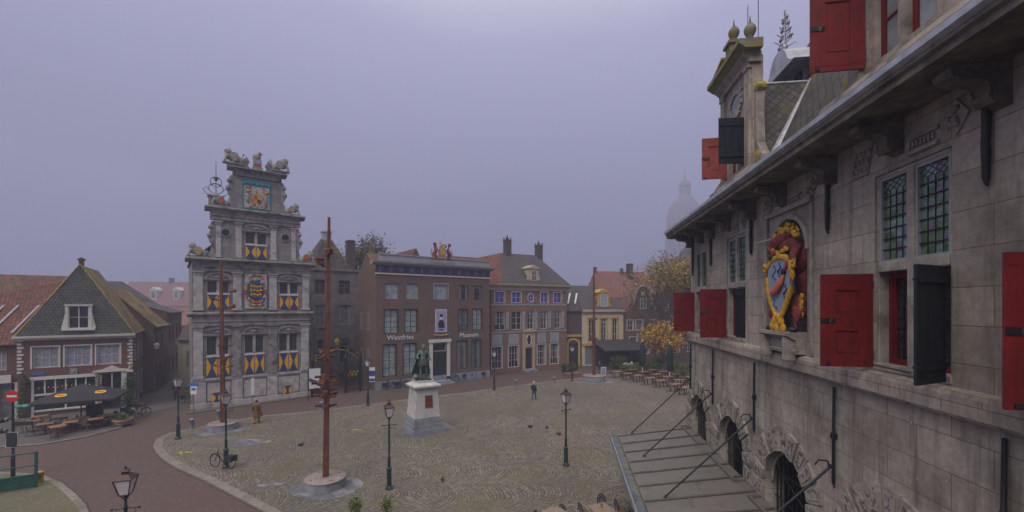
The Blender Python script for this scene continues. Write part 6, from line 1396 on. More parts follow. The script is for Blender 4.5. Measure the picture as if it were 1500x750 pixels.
mast('tall rust brown mast in the foreground with clusters of steel cups', 477, 712, 13.3, .27, ringl(4.0,4,.42,.75,0,.2,.05)+ringl(4.45,5,.5,.8,0,.6,.05,2)+ringl(4.8,4,.5,.8,0,.1,.06,3)+ringl(5.15,5,.5,.8,1,.8,.05,4)+ringl(5.4,4,.4,.7,0,.3,.04,5)+ringl(6.35,4,.42,.7,0,.5,.05,6)+ringl(6.65,3,.4,.7,1,.2,.04,7)+[(7.8,-.25,-.1,.7,0),(10.95,-.28,-.1,1.1,2),(11.45,.2,-.15,.9,2)], 1, .012)
mast('rust brown mast standing before the stone museum facade', 327, 628, 12.2, .31, ringl(6.05,3,.5,.75,0,.2)+ringl(5.1,4,.55,.75,0,.5,.12,2)+ringl(4.55,4,.5,.7,1,.1,.1,3)+[(8.8,.6,-.2,1.1,1),(9.95,.6,.1,1.0,1),(9.35,-.5,-.2,.9,1),(11.0,.3,0,.5,0)], 2, -.012, 1.0)
mast('rust brown mast far away before the cream house', 870, 557, 13.2, .30, ringl(5.0,4,.5,.8,0,.2)+ringl(7.2,3,.5,.8,1,.5,.12,2)+[(10.2,.3,0,.7,0),(3.6,.35,0,.7,0)], 3, 0, 1.35)
def patch(name, pts, z, m): struct(name, MB().add([(*p, z) for p in pts], [list(range(len(pts)))]), M[m])
def disc(px, py, rx, ry, z=PZ+.012, seed=0, n=22, rot=0):
    x, y = gp(px, py, PZ); r_ = random.Random(seed); ph = [r_.uniform(0,6) for _ in range(3)]
    return [(x+rx*cos(t)*(1+.09*sin(2*t+ph[0])+.06*sin(3*t+ph[1]))*cos(rot)-ry*sin(t)*sin(rot), y+ry*sin(t)*(1+.08*sin(3*t+ph[2]))*cos(rot)+rx*cos(t)*sin(rot)) for t in [2*pi*i/n for i in range(n)]]
patch('mast_paving', disc(479,715,1.6,1.35,seed=1), PZ+.012, 'wet'); patch('mast_paving', disc(325,630,1.8,1.4,seed=2), PZ+.012, 'wet'); patch('mast_paving', disc(870,558,2.4,2.0,seed=3), PZ+.012, 'wet')
patch('statue_paving', [gp(*p, PZ) for p in ((578,632),(610,641),(668,627),(648,617),(600,617))], PZ+.012, 'wet')
patch('worn_patch', disc(365,649,1.5,.8,seed=6), PZ+.012, 'wet'); patch('worn_patch', disc(396,710,.6,.22,seed=7,rot=.2), PZ+.012, 'wet'); patch('worn_patch', disc(372,683,.9,.5,seed=9), PZ+.012,'roadgrey') if False else None
x, y = gp(829,682,PZ)
# ---- bronze statue on its pedestal
x, y = gp(620, 630, PZ); an = radians(32)
t = thing('monument_pedestal', 'white and blue-grey stone pedestal with a red plaque under the bronze figure', 'pedestal', (x, y, PZ), an)
MB().box(-1.15,1.15,-1.15,1.15,0,.3).box(-1.08,1.08,-1.08,1.08,.303,.62).box(-1.02,1.02,-1.02,1.02,.623,.95).box(-.98,.98,-.98,.98,.953,1.1).build('plinth', M['bluestone'], t)
MB().frus(-.9,.9,-.9,.9,1.103,-.76,.76,-.76,.76,3.05).build('shaft', M['palestone'], t)
MB().frus(-.78,.78,-.78,.78,3.053,-.95,.95,-.95,.95,3.2).box(-.98,.98,-.98,.98,3.203,3.32).frus(-.9,.9,-.9,.9,3.323,-.62,.62,-.62,.62,3.5).box(-.6,.6,-.6,.6,3.503,3.62).build('cap', M['palestone'], t)
o_ = MB().box(-.27,.27,-.03,.02,-.42,.42).build('plaque', M['plaque'], t); o_.location = (.1,-.835,2.2); o_.rotation_euler = (-.07,0,0)
S_ = thing('bronze_statue', 'green bronze standing figure in a long cape and boots on the pedestal', 'statue', (x, y, PZ+3.62), radians(20))
MB().box(-.52,.52,-.42,.42,0,.1).build('bronze_base', M['bronze_dark'], S_)
k = 1.32
J = [(0,0,.98),(0,.0,1.2),(0,-.02,1.42),(0,-.01,1.53),(0,-.03,1.68),(-.10,-.01,.93),(-.13,-.06,.52),(-.14,0,.08),(-.15,-.15,.05),(.10,0,.93),(.16,-.03,.52),(.2,.05,.08),(.26,-.1,.05),(-.2,-.01,1.42),(-.34,-.02,1.2),(-.26,-.2,1.08),(.2,-.01,1.42),(.33,0,1.18),(.38,-.12,.96),(0,-.03,1.6)]
Ed = [(0,1),(1,2),(2,3),(3,19),(19,4),(0,5),(5,6),(6,7),(7,8),(0,9),(9,10),(10,11),(11,12),(2,13),(13,14),(14,15),(2,16),(16,17),(17,18)]
Rr = [.15,.135,.16,.06,.085,.12,.075,.05,.045,.12,.075,.05,.045,.085,.06,.045,.085,.06,.045,.09]
figure('body', S_, [(a*k,b*k,c*k+.08) for a,b,c in J], Ed, [r_*k for r_ in Rr], M['verdigris'])
c = MB(); pts = []
for j in range(8):
    z = (1.5-.185*j); wd = .2+.045*j; row = []
    for i in range(9):
        a_ = radians(-10+200*i/8); row.append((wd*cos(a_)*k-.03*j, (.09+.16+.02*j+.025*sin(i*2.4+j*.2))*sin(a_)*k*.9, z*k+.08))
    pts.append(row)
vs = [p for r_ in pts for p in r_]; c.add(vs, [(j*9+i,j*9+i+1,(j+1)*9+i+1,(j+1)*9+i) for j in range(7) for i in range(8)], 0, True)
co = c.build('cape', M['verdigris'], S_); so_ = co.modifiers.new('thick','SOLIDIFY'); so_.thickness = .05
MB().lathe((0,0,.72*k+.08), [(.33*k*.9,0),(.28*k,.15*k),(.2*k,.38*k)], 14).build('coat_skirt', M['bronze_dark'], S_)
MB().blob((0,-.04*k,1.7*k+.08),(.1*k,.11*k,.13*k)).blob((0,.01,1.73*k+.08),(.12*k,.12*k,.11*k)).blob((0,-.15*k,1.68*k+.08),(.025*k,.03*k,.035*k)).blob((0,-.1*k,1.6*k+.08),(.06*k,.05*k,.07*k)).build('head', M['verdigris'], S_)
MB().lathe((-.55,.0,0.1), [(.2,0),(.22,.1),(.14,.3),(.06,.36)], 9).blob((-.5,-.1,.2),(.2,.15,.16),0,8,6,.2).tube([(.42,-.2,.1),(.46,-.2,.8)], .03, 6).build('prop', M['verdigris'], S_)
# ---- people
def person(name, label, x, y, z, rz, stride=.18, coat='greenjacket', legs='jeans', long_=False, hat=None, hairm='hair', bag=False):
    t = thing('person', label, 'person', (x, y, z), rz)
    J = [(0,0,.95),(0,.0,1.15),(0,0,1.38),(0,0,1.48),(0,-.02,1.55),(0,-.02,1.63),
         (-.09,0,.9),(-.10,-stride*.7,.50),(-.10,-stride,.09),(-.10,-stride-.13,.05),
         (.09,0,.9),(.10,stride*.2,.50),(.10,stride*1.2,.12),(.10,stride*1.2-.12,.05),
         (-.18,0,1.38),(-.25,.06,1.12),(-.24,-.04,.88),(-.24,-.06,.80),(.18,0,1.38),(.25,-.02,1.12),(.24,-.16,.92),(.24,-.2,.85)]
    Ed = [(0,1),(1,2),(2,3),(3,4),(4,5),(0,6),(6,7),(7,8),(8,9),(0,10),(10,11),(11,12),(12,13),(2,14),(14,15),(15,16),(16,17),(2,18),(18,19),(19,20),(20,21)]
    Rr = [.12,.115,.13,.055,.07,.085,.09,.06,.042,.04,.09,.06,.042,.04,.065,.048,.034,.035,.065,.048,.034,.035]
    figure('body', t, J, Ed, Rr, M['skin'])
    # clothes as fitted shells
    q = MB(); zb = .42 if long_ else .84
    q.lathe((0,0,0), [(.19 if not long_ else .25, zb),(.185,.85),(.165,1.05),(.185,1.3),(.165,1.42),(.09,1.49)], 14)
    q.tube([(-.17,0,1.4),(-.26,.06,1.12),(-.245,-.04,.86)], [.085,.068,.052], 9); q.tube([(.17,0,1.4),(.26,-.02,1.12),(.245,-.16,.9)], [.085,.068,.052], 9)
    q.build('coat', M[coat], t)
    q = MB(); q.tube([(-.085,0,.93),(-.10,-stride*.7,.50),(-.10,-stride,.1)], [.115,.078,.06], 9); q.tube([(.085,0,.93),(.10,stride*.2,.50),(.10,stride*1.2,.13)], [.115,.078,.06], 9); q.build('trousers', M[legs], t)
    q = MB(); q.blob((-.10,-stride-.06,.045),(.05,.13,.05)); q.blob((.10,stride*1.2-.05,.06),(.05,.13,.05)); q.build('shoes', M['shoe'], t)
    MB().blob((0,-.11,1.61),(.016,.03,.025)).blob((-.035,-.095,1.65),(.012,.01,.01),1,6,4).blob((.035,-.095,1.65),(.012,.01,.01),1,6,4).build('face', [M['skin'], M['hair']], t)
    q = MB().blob((0,.015,1.67),(.098,.105,.10)); q.build('hair' if not hat else 'hat', M[hat or hairm], t)
    if hat: MB().blob((0,-.1,1.69),(.07,.08,.02)).build('hat_brim', M[hat], t)
    if bag: MB().box(-.38,-.2,-.14,.14,.52,.78).tube([(-.29,-.1,.78),(-.27,-.06,.86),(-.29,.08,.78)],.012,5).build('bag', M['leather'], t)
    return t
x, y = gp(376, 620, PZ); person('person','person in long mustard brown coat and orange trousers carrying a reddish bag',x,y,PZ+.005,radians(195),.15,'browncoat','orangecloth',True,None,'hair',True)
x, y = gp(782, 586, PZ); person('person','person in dark jacket, blue jeans and white cap walking across the square',x,y,PZ+.005,radians(150),.2,'greenjacket','jeans',False,'cap')
x, y = gp(925, 547, PZ); person('person','person in pale blue jacket standing among the terrace tables',x,y,PZ+.005,radians(20),.05,'lightjacket','jeans',False,None)
x, y = gp(878, 548, PZ); person('person','person in dark clothes standing beside the far mast',x,y,PZ+.005,radians(80),.05,'fabric','jeans',False,None)
# ---- bicycles
def make_bike(label):
    t = thing('bicycle', label, 'bicycle', group='bicycles parked on the square')
    for x in (-.53,.53):
        q = MB(); q.tube([(x+.34*cos(2*pi*i/22),0,.35+.34*sin(2*pi*i/22)) for i in range(23)], .022, 6, caps=False); wl = q.build('wheel', M['rubber'], t)
        q = MB()
        for i in range(12): a_ = pi*i/12*2; q.tube([(x,0,.35),(x+.33*cos(a_),0,.35+.33*sin(a_))], .003, 3, caps=False)
        q.tube([(x,-.04,.35),(x,.04,.35)], .02, 6); q.build('spokes', M['steel'], wl)
        MB().tube([(x+.38*cos(a_),0,.35+.38*sin(a_)) for a_ in [pi*.1+pi*.8*i/8 for i in range(9)]], .02, 4).build('mudguard', M['blackplastic'], t)
    f = MB()
    for a_, b_ in (((-.53,0,.35),(-.05,0,.32)),((-.05,0,.32),(-.18,0,.82)),((-.53,0,.35),(-.17,0,.78)),((-.05,0,.32),(.36,0,.78)),((-.15,0,.62),(.36,0,.86)),((.34,0,.92),(.53,0,.35))): f.tube([a_,b_], .018, 6)
    f.build('frame', M['iron'], t)
    MB().tube([(.34,0,.9),(.30,0,1.08),(.28,.0,1.1)], .014, 5).tube([(.1,-.28,1.06),(.25,-.24,1.12),(.3,0,1.1),(.25,.24,1.12),(.1,.28,1.06)], .014, 5).build('handlebar', M['steel'], t)
    MB().blob((-.2,0,.9),(.15,.09,.05)).tube([(-.18,0,.8),(-.2,0,.9)],.014,5).build('saddle', M['blackplastic'], t)
    MB().box(-.8,-.3,-.07,.07,.72,.74).box(-.8,-.38,.08,.2,.42,.72).box(-.8,-.38,-.2,-.08,.42,.72).build('pannier_rack', M['fabric'], t)
    MB().tube([(-.05,-.08,.32),(-.05,.08,.32)],.015,5).box(-.1,.0,-.14,-.09,.18,.21).box(-.1,.0,.09,.14,.43,.46).lathe((-.05,0,.32),[(.02,-.02),(.09,0),(.02,.02)],10).build('pedals', M['iron'], t)
    return t
x, y = gp(329, 684, PZ); bk = make_bike('black bicycle with rear panniers leaning on the lamp post'); bk.location = (x-.05, y-.12, PZ); bk.rotation_euler = (.06, 0, pi-.25); 
for px, py, rz, lb in ((676,556,2.2,'first parked bicycle by the right windows of the brick building'),(686,555,.9,'bicycle in the middle of the row by the brick building'),(694,554,1.2,'bicycle next to last in the row by the brick building'),(702,553,2.6,'last bicycle of the row, nearest the merchant house'),(663,559,.5,'pale bicycle beside the museum door step'),(275,590,.2,'bicycle leaning on the left corner of the stone facade'),(571,570,.6,'dark bicycle below the lettering on the brick building'),(590,568,.7,'dark bicycle below the second ground window of the brick building')):
    x, y = gp(px, py); dup(bk, (x, y, 0), rz, lb)
# ---- pigeons
def pigeon(label, px, py, rz, fly=False):
    x, y = gp(px, py, PZ); t = thing('pigeon', label, 'pigeon', (x, y, PZ+(.0 if not fly else .6)), rz, 'pigeons on the square')
    b = MB().blob((0,0,.12),(.15,.07,.075)).blob((.13,0,.2),(.04,.035,.045)).tube([(.06,0,.14),(.12,0,.19)],[.05,.03],7).tube([(-.1,0,.12),(-.25,0,.1)],[.045,.02],6).tube([(.03,.02,.06),(.03,.02,0)],.006,4).tube([(.03,-.02,.06),(.03,-.02,0)],.006,4).tube([(.16,0,.2),(.2,0,.19)],[.01,.003],4)
    b.build('body', M['pigeon'], t)
    w_ = MB()
    if fly:
        for s in (1,-1): w_.add([(.08,s*.05,.15),(-.1,s*.05,.15),(-.12,s*.35,.28),(.04,s*.32,.28),(.08,s*.05,.17),(-.1,s*.05,.17)], [(0,1,2,3),(4,5,2,3)])
    else:
        for s in (1,-1): w_.blob((-.05,s*.055,.14),(.14,.025,.055))
    w_.build('wings', M['iron'], t)
for i, (px, py, f_, lb) in enumerate(((441,654,False,'pigeon on the setts right of the person in brown coat'),(648,705,False,'pigeon nearest the viewer, right of the front lamp post'),(776,627,False,'pigeon left of three in the middle of the square'),(801,628,False,'pigeon standing alone below the walking person'),(819,638,False,'pigeon closest to the lone lamp post'))): pigeon(lb, px, py, .5+i*1.3, f_)
# ---- bollards
def bollard(label, px, py, h=.75, m='bluestone', z=PZ):
    x, y = gp(px, py, z); t = thing('bollard', label, 'bollard', (x, y, z), .3, 'stone bollards')
    MB().lathe((0,0,0), [(.15,0),(.14,h*.82),(.16,h*.84),(.16,h*.9),(.12,h*.98),(.04,h)], 10).build('post', M[m], t)
for px, py, lb in ((281,628,'stone bollard near the left corner of the museum facade'),(756,566,'dark bollard left of the merchant house door'),(812,562,'dark bollard between the merchant house and gateway lamp'),(471,601,'stone bollard behind the tall foreground mast'),(320,614,'stone bollard beside the second mast')): bollard(lb, px, py)
bollard('mossy green stump bollard beside the green metal gate', 58, 708, .62, 'mossgold')
# ---- neon marks sprayed on the setts
def spray(label, px, py, w_, d_, seed):
    x, y = gp(px, py, PZ); r_ = random.Random(seed); t = MB()
    for i in range(7): a_ = r_.uniform(-.3,.4); u, v = r_.uniform(-w_,w_), r_.uniform(-d_,d_); l_ = r_.uniform(.12,.3); t.add([(u,v,0),(u+l_,v+l_*a_,0),(u+l_,v+l_*a_+.05,0),(u,v+.05,0)], [(0,1,2,3)])
    o_ = t.build('paint_mark', M['neon']); o_.location = (x, y, PZ+.02); o_['kind'] = 'structure'
spray('a', 268, 664, .35, .22, 1); spray('b', 384, 648, .25, .15, 2); spray('c', 521, 630, .3, .12, 3)
# ================================================================ TERRACES
def make_bistro_chair(label, frame='blackplastic', seatm='wicker', group='bistro chairs'):
    t = thing('bistro_chair', label, 'chair', group=group)
    MB().lathe((0,0,.44), [(.2,0),(.215,.015),(.2,.03)], 14).build('seat', M[seatm], t)
    for sx, sy in ((-1,-1),(1,-1),(-1,1),(1,1)): MB().tube([(sx*.14,sy*.14,.44),(sx*.19,sy*.2,0)], .015, 6).build('leg', M[frame], t)
    pts = [(.2*cos(a_)*1.0, .17+.05*sin(a_), .46+.38*sin(a_)) for a_ in [pi*i/10 for i in range(11)]]
    MB().add([(0,.175,.5)]+[(p_[0]*.92,p_[1],.46+(p_[2]-.46)*.92) for p_ in pts], [(0,i+1,i+2) for i in range(10)], 1).tube(pts, .018, 6).tube([(.11*cos(a_), .18, .46+.27*sin(a_)) for a_ in [pi*i/8 for i in range(9)]], .01, 5).build('backrest', [M[frame], M['meshback'] if frame == 'blackplastic' else M['wicker']], t)
    return t
def make_table(label, top='wood_pale', group='cafe tables', sz=.35):
    t = thing('cafe_table', label, 'table', group=group)
    MB().box(-sz,sz,-sz,sz,.72,.75).build('tabletop', M[top], t)
    MB().tube([(0,0,.03),(0,0,.72)], .03, 8).build('pedestal', M['blackplastic'], t)
    MB().box(-.28,.28,-.03,.03,0,.035).box(-.03,.03,-.28,-.031,0,.035).box(-.03,.03,.031,.28,0,.035).build('foot', M['blackplastic'], t)
    return t
GZ = PZ+.005
# foreground set by the canopy
fx = [((880,743),'pale wooden cafe table with an orange jar on it, in the foreground'),((927,727),'pale wooden cafe table right beside the zinc canopy edge'),((814,751),'pale wooden cafe table leftmost in the foreground, mostly cut off')]
tb0 = None
FG = 'pale cafe tables in the foreground'
for i, (p, lb) in enumerate(fx):
    x, y = gp(*p, .84)
    if tb0 is None: tb0 = make_table(lb, group=FG, sz=.42); tb0.location = (x,y-.1,GZ); tb0.rotation_euler = (0,0,.35)
    else: dup(tb0, (x,y,GZ), .3+.1*i, lb)
    if i == 0:
        c = MB().lathe((0,0,0), [(.045,0),(.05,.08),(.03,.12),(.035,.13)], 10); j = thing('jar', 'small orange jar on the foreground cafe table', 'jar', (x+.02,y-.05,GZ+.751)); c.build('glass', M['leaforange'], j)
        MB().lathe((0,0,.131), [(.037,0),(.037,.02)], 10).build('lid', M['iron'], j)
BG_ = 'black bistro chairs in the foreground'
ch0 = None
for i, (px, py, rz, lb) in enumerate(((856,742,pi*.5+.4,'black bistro chair left of the foreground table with the jar, seen side on'),(884,732,.3,'black bistro chair behind the foreground table with the jar'),(909,737,pi*.5+.2,'black bistro chair between the two right foreground tables'),(872,757,pi+.3,'black bistro chair in front of the foreground jar table, at the frame bottom'),(826,748,.4,'round backed bistro chair at the second table from the left'),(790,757,.9,'leftmost black bistro chair, only its back in view'),(934,746,pi*1.1,'black bistro chair partly under the zinc canopy'))):
    x, y = gp(px, py, .75)
    if ch0 is None: ch0 = make_bistro_chair(lb, group=BG_); ch0.location = (x,y,GZ); ch0.rotation_euler = (0,0,rz)
    else: dup(ch0, (x,y,GZ), rz, lb)
# cafe terrace (left)
TZ = .07
xs = ['far left','left','middle','right']
tb = make_table('wooden cafe table leftmost on the corner cafe terrace', 'wood', 'tables on the corner cafe terrace', .4)
cw = make_bistro_chair('wicker chair leftmost on the corner cafe terrace', 'wicker', 'wicker', 'wicker chairs on the corner cafe terrace')
tabs = [(48,632),(66,636),(88,628),(103,633),(122,626),(140,628),(158,622),(60,624),(84,640)]
tlab = ['leftmost','below the sign pole','under the left side of the parasol','in front of the parasol pole','at the parasol centre','under the right yellow parasol logo','next to the barrel planter','near the cafe wall at the left','at the front kerb']
k = 0
for i, (px, py) in enumerate(tabs):
    x, y = gp(px, py, TZ)
    if i == 0: tb.location = (x,y,TZ); tb.rotation_euler = (0,0,.6); tb['label'] = 'wooden cafe table, leftmost on the corner cafe terrace'
    else: dup(tb, (x,y,TZ), .6+.05*i, 'wooden cafe table on the corner cafe terrace, '+tlab[i])
    for j in range(3 if i % 2 else 2):
        a_ = .6+pi*j+(.5 if j == 2 else 0)+i*.2; cx_, cy_ = x+.68*cos(a_), y+.68*sin(a_)
        lb = ('first','second','third')[j]+' wicker chair at the cafe table '+tlab[i]
        if k == 0: cw.location = (cx_,cy_,TZ); cw.rotation_euler = (0,0,a_-pi/2); cw['label'] = lb
        else: dup(cw, (cx_,cy_,TZ), a_-pi/2, lb)
        k += 1
# parasol with two yellow logos
x, y = gp(119, 622, TZ); t = thing('parasol', 'large charcoal parasol with two yellow oval logos over the cafe terrace', 'parasol', (x, y, TZ), radians(30))
q = MB(); n = 8; zc, ze = 3.05, 2.1; RX, RY = 2.35, 1.9
rim = [(RX*c_, RY*s_, ze) for c_, s_ in ((1,1),(0,1.02),(-1,1),(-1.02,0),(-1,-1),(0,-1.02),(1,-1),(1.02,0))]
for i in range(8): a_, b_ = rim[i], rim[(i+1)%8]; q.tri(a_, b_, (0,0,zc)); q.quad(a_, b_, (b_[0],b_[1],ze-.14), (a_[0],a_[1],ze-.14))
q.build('canopy', M['fabric'], t); MB().tube([(0,0,0),(0,0,2.9)], .045, 8).build('pole', M['iron'], t); MB().box(-.35,.35,-.35,.35,0,.09).build('base', M['iron'], t)
q = MB()
for i in range(8): q.tube([(0,0,2.45),(rim[i][0]*.96,rim[i][1]*.96,ze-.03)], .015, 4)
q.build('ribs', M['iron'], t)
for lx, ly in ((-.75,-1.2),(1.35,-1.1)):
    l = MB(); sl_ = (zc-ze)/RY; zz = zc-sl_*abs(ly)
    l.prism([(.33*cos(2*pi*i/18),.20*sin(2*pi*i/18)) for i in range(18)], .0, .012, 'z', 0).prism([(.21*cos(2*pi*i/14),.075*sin(2*pi*i/14)) for i in range(14)], .013, .02, 'z', 1)
    o_ = l.build('logo', [M['yellow'], M['logored']], t); o_.location = (lx, ly, zz+.03); o_.rotation_euler = (atan2(sl_,1), 0, 0)
# chalkboard, barrel planter, climbing plants
x, y = gp(139, 622, TZ); t = thing('chalkboard', 'dark chalkboard with wooden frame standing at the cafe door', 'chalkboard', (x,y,TZ), .5)
MB().box(-.45,.45,-.03,.03,.15,1.5,0).build('board', M['blackplastic'], t); MB().box(-.5,-.45,-.05,.05,0,1.56).box(.45,.5,-.05,.05,0,1.56).box(-.45,.45,-.045,.045,1.503,1.56).build('frame', M['wood'], t)
x, y = gp(180, 622, TZ); t = thing('barrel_planter', 'half wooden barrel planted with green leaves at the end of the cafe terrace', 'planter', (x,y,TZ))
MB().lathe((0,0,0), [(.5,0),(.58,.2),(.62,.45),(.56,.45),(.5,.4)], 18).build('barrel', M['wood'], t); MB().tube([(.57*cos(2*pi*i/20),.57*sin(2*pi*i/20),.12) for i in range(21)],.02,4).tube([(.63*cos(2*pi*i/20),.63*sin(2*pi*i/20),.36) for i in range(21)],.02,4).build('hoops', M['steel'], t)
r_ = random.Random(9); lv = MB(); leaves(lv, [(r_.uniform(-.4,.4), r_.uniform(-.4,.4), r_.uniform(.5,.8)) for _ in range(16)], 420, .08, .07, r_, 1); lv.build('foliage', [M['leafgreen']], t)
def climber(label, u, z0, z1, w_, n, seed, mats=('leafgreen','leafdark')):
    p = CF(u, -.15); t = thing('climbing_plant', label, 'plant', (p[0],p[1],0), radians(35)); r_ = random.Random(seed)
    st_ = MB()
    for i in range(3): st_.tube([(r_.uniform(-.1,.1),0,0),(r_.uniform(-w_,w_)*.5,-.03,(z0+z1)/2),(r_.uniform(-w_,w_),-.02,z1)], .015, 4)
    st_.build('stem', M['bark'], t); lv = MB(); cs = [(r_.uniform(-w_,w_), r_.uniform(-.12,.04), z0+(z1-z0)*i/24) for i in range(25)]; leaves(lv, cs, n, .11, .06, r_, 2, 1); lv.build('foliage', [M[m_] for m_ in mats], t)
climber('green creeper on the cafe front left of the shop windows', -.35, .3, 3.4, .3, 900, 1); climber('bushy creeper climbing right of the cafe door', 5.8, .3, 2.6, .45, 1200, 2)
climber('thin creeper between the shop windows and the cafe door', 3.95, 1.2, 3.3, .13, 300, 5)
x, y = gp(203, 612); dup(bk, (x,y,.0), 1.2, 'dark bicycle parked at the corner of the cafe side wall'); x, y = gp(196, 608); dup(bk, (x,y,.0), 1.0, 'second dark bicycle against the cafe side wall, nearer the planter')
x, y = gp(258, 585); person('person','person in dark red clothes standing in the mouth of the lane',x,y,.003,radians(200),.05,'maroon','fabric',False,None)
# ---- sign pole with no entry sign, direction arms
x, y = gp(19, 700, PZ); t = thing('sign_pole', 'dark sign pole with round no entry sign, teal lamps and a notice board', 'sign', (x, y, PZ), radians(8))
MB().lathe((0,0,0), [(.09,0),(.085,1.2),(.06,1.25),(.05,4.9)], 8).build('pole', M['iron'], t)
sg = MB().lathe((0,0,0), [(.30,0),(.31,.01),(.30,.02)], 24, 0, False).prism([(-.22,-.05),(.22,-.05),(.22,.05),(-.22,.05)], .021, .026, 'z', 1).build('no_entry_sign', [M['signred'], M['signwhite']], t); sg.location = (.05,-.1,4.25); sg.rotation_euler = (pi/2,0,.0)
for dx in (.32,.62): MB().blob((dx,-.05,3.68),(.17,.13,.11)).build('teal_lamp', M['teal'], t)
MB().tube([(0,0,3.72),(.7,0,3.8)], .02, 5).build('arm', M['steel'], t)
MB().box(-.22,.24,-.1,-.07,1.62,2.35,0).tube([(-.24,-.08,1.6),(.26,-.08,1.6),(.26,-.08,2.38),(-.24,-.08,2.38),(-.24,-.08,1.6)], .018, 5, 1).build('notice_board', [M['fabric'], M['signwhite']], t)
MB().lathe((0,0,1.3), [(.062,0),(.062,.15)], 10).build('sticker', M['purple'], t)
for z, dx in ((3.05,-.25),(2.5,-.3)):
    MB().tube([(0,0,z),(dx-.1,-.1,z-.02)], .02, 5).tube([(dx-.4,-.1,z-.1),(dx+.05,-.1,z)], [.11,.13], 10).blob((dx+.06,-.1,z),(.06,.12,.12),1).build('spotlight', [M['blackplastic'], M['steel']], t)
MB().box(.05,.9,-.03,.03,2.7,2.9).build('direction_arm', M['fabric'], t)
# ---- green barrier at the lower left
A = gp(53, 714, PZ); t = thing('green_gate', 'dark green metal barrier gate with solid lower panel at the lower left corner', 'gate', (A[0], A[1], PZ), radians(33))
MB().box(-6.0,0,-.04,.04,.06,.62).build('panel', M['gategreen'], t)
MB().tube([(-6,0,1.1),(0,0,1.1)], .03, 6).tube([(-6,0,1.72),(0,0,1.72)], .035, 6).box(-6,0,-.06,.06,.623,.68).build('rail', M['gategreen'], t)
for x_ in (0,-2.6,-5.2): MB().box(x_-.05,x_+.05,-.05,.05,0,1.76).build('gate_post', M['gategreen'], t)
# ---- parking sign by the museum, info pole
x, y = gp(284, 617); t = thing('parking_sign', 'blue and white sign on a steel pole by the left corner of the stone facade', 'sign', (x,y,0), .1)
MB().tube([(0,0,0),(0,0,3.1)], .035, 8).build('pole', M['steel'], t); MB().box(-.22,.22,-.05,-.02,2.1,2.72,0).box(-.15,.15,-.055,-.051,2.4,2.6,1).build('plate', [M['signwhite'], M['signblue']], t); MB().box(-.36,.36,-.06,-.02,2.76,2.98).build('top_plate', M['signblue'], t)
x, y = gp(370, 604); t = thing('info_pole', 'slim pale post with a white information plate before the museum facade', 'sign', (x,y,0), .6)
MB().tube([(0,0,0),(0,0,3.0)], .03, 8).build('pole', M['steel'], t); MB().box(-.12,.12,-.05,-.02,1.5,2.9).build('plate', M['signwhite'], t)
x, y = gp(541, 597, PZ)
# ================================================================ RIGHT TERRACE
def parasol_closed(label, px, py, h=4.4):
    x, y = gp(px, py, PZ); t = thing('closed_parasol', label, 'parasol', (x,y,PZ), 0, 'closed dark green parasols on the terrace')
    MB().tube([(0,0,0),(0,0,h)], .05, 8).build('pole', M['signwhite'], t)
    prof = [(.10,1.2),(.36,1.5),(.33,2.2),(.38,2.6),(.30,3.3),(.22,3.8),(.10,4.1),(.04,4.25)]; q = MB(); n = 14; vs = []
    for r0, z in prof:
        for j in range(n): vs.append((r0*(1.15 if j % 2 else .8)*cos(2*pi*j/n), r0*(1.15 if j % 2 else .8)*sin(2*pi*j/n), z*h/4.4))
    q.add(vs, [(i*n+j,i*n+(j+1)%n,(i+1)*n+(j+1)%n,(i+1)*n+j) for i in range(len(prof)-1) for j in range(n)], 0, True); q.build('canopy', M['greenfabric'], t)
    MB().blob((0,0,h),(.1,.1,.06)).build('finial', M['signwhite'], t); MB().box(-.45,.45,-.45,.45,0,.12).build('base', M['bluestone'], t)
parasol_closed('left closed dark green parasol in the hedge of the terrace', 941, 552, 4.6); parasol_closed('right closed dark green parasol among the terrace tables', 981, 560, 4.6)
def make_picnic(label):
    t = thing('terrace_table', label, 'table', group='wooden tables on the far terrace')
    MB().box(-.6,.6,-.35,.35,.71,.76).build('tabletop', M['wood'], t)
    for sx in (-1,1):
        for sy in (-1,1): MB().box(sx*.5-.03,sx*.5+.03,sy*.27-.03,sy*.27+.03,0,.71).build('leg', M['blackplastic'], t)
    return t
RT = [(905,553),(920,556),(935,559),(952,563),(969,567),(990,573),(925,550),(944,553),(962,557),(978,561),(995,566),(1004,578),(955,550),(972,553),(990,557),(1005,562)]
ord_ = ['first from the far mast','second from the far mast','third from the far mast','fourth from the far mast','fifth from the far mast','sixth from the far mast']
pt = None; rc = None; kk_ = 0
for i, (px, py) in enumerate(RT):
    x, y = gp(px, py, PZ)
    row = 'front row' if i < 6 else 'middle row' if i < 12 else 'back row'; j = i if i < 6 else i-6 if i < 12 else i-12
    nm = row+', '+ord_[j]
    if pt is None: pt = make_picnic('wooden terrace table in the '+nm); pt.location = (x,y,PZ+.005); pt.rotation_euler = (0,0,.35)
    else: dup(pt, (x,y,PZ+.005), .3+.1*(i % 3), 'wooden terrace table in the '+nm)
    for s in (-1,1):
        a_ = .3+.1*(i%3)+ (0 if s > 0 else pi); xx, yy = x+.85*s*cos(.35), y+.85*s*sin(.35)
        lb = 'rattan chair '+('right' if s > 0 else 'left')+' of the terrace table in the '+nm
        if rc is None: rc = make_bistro_chair(lb, 'wicker', 'wicker', 'rattan chairs on the far terrace'); rc.location = (xx,yy,PZ+.005); rc.rotation_euler = (0,0,a_-pi/2)
        else: dup(rc, (xx,yy,PZ+.005), a_-pi/2, lb)
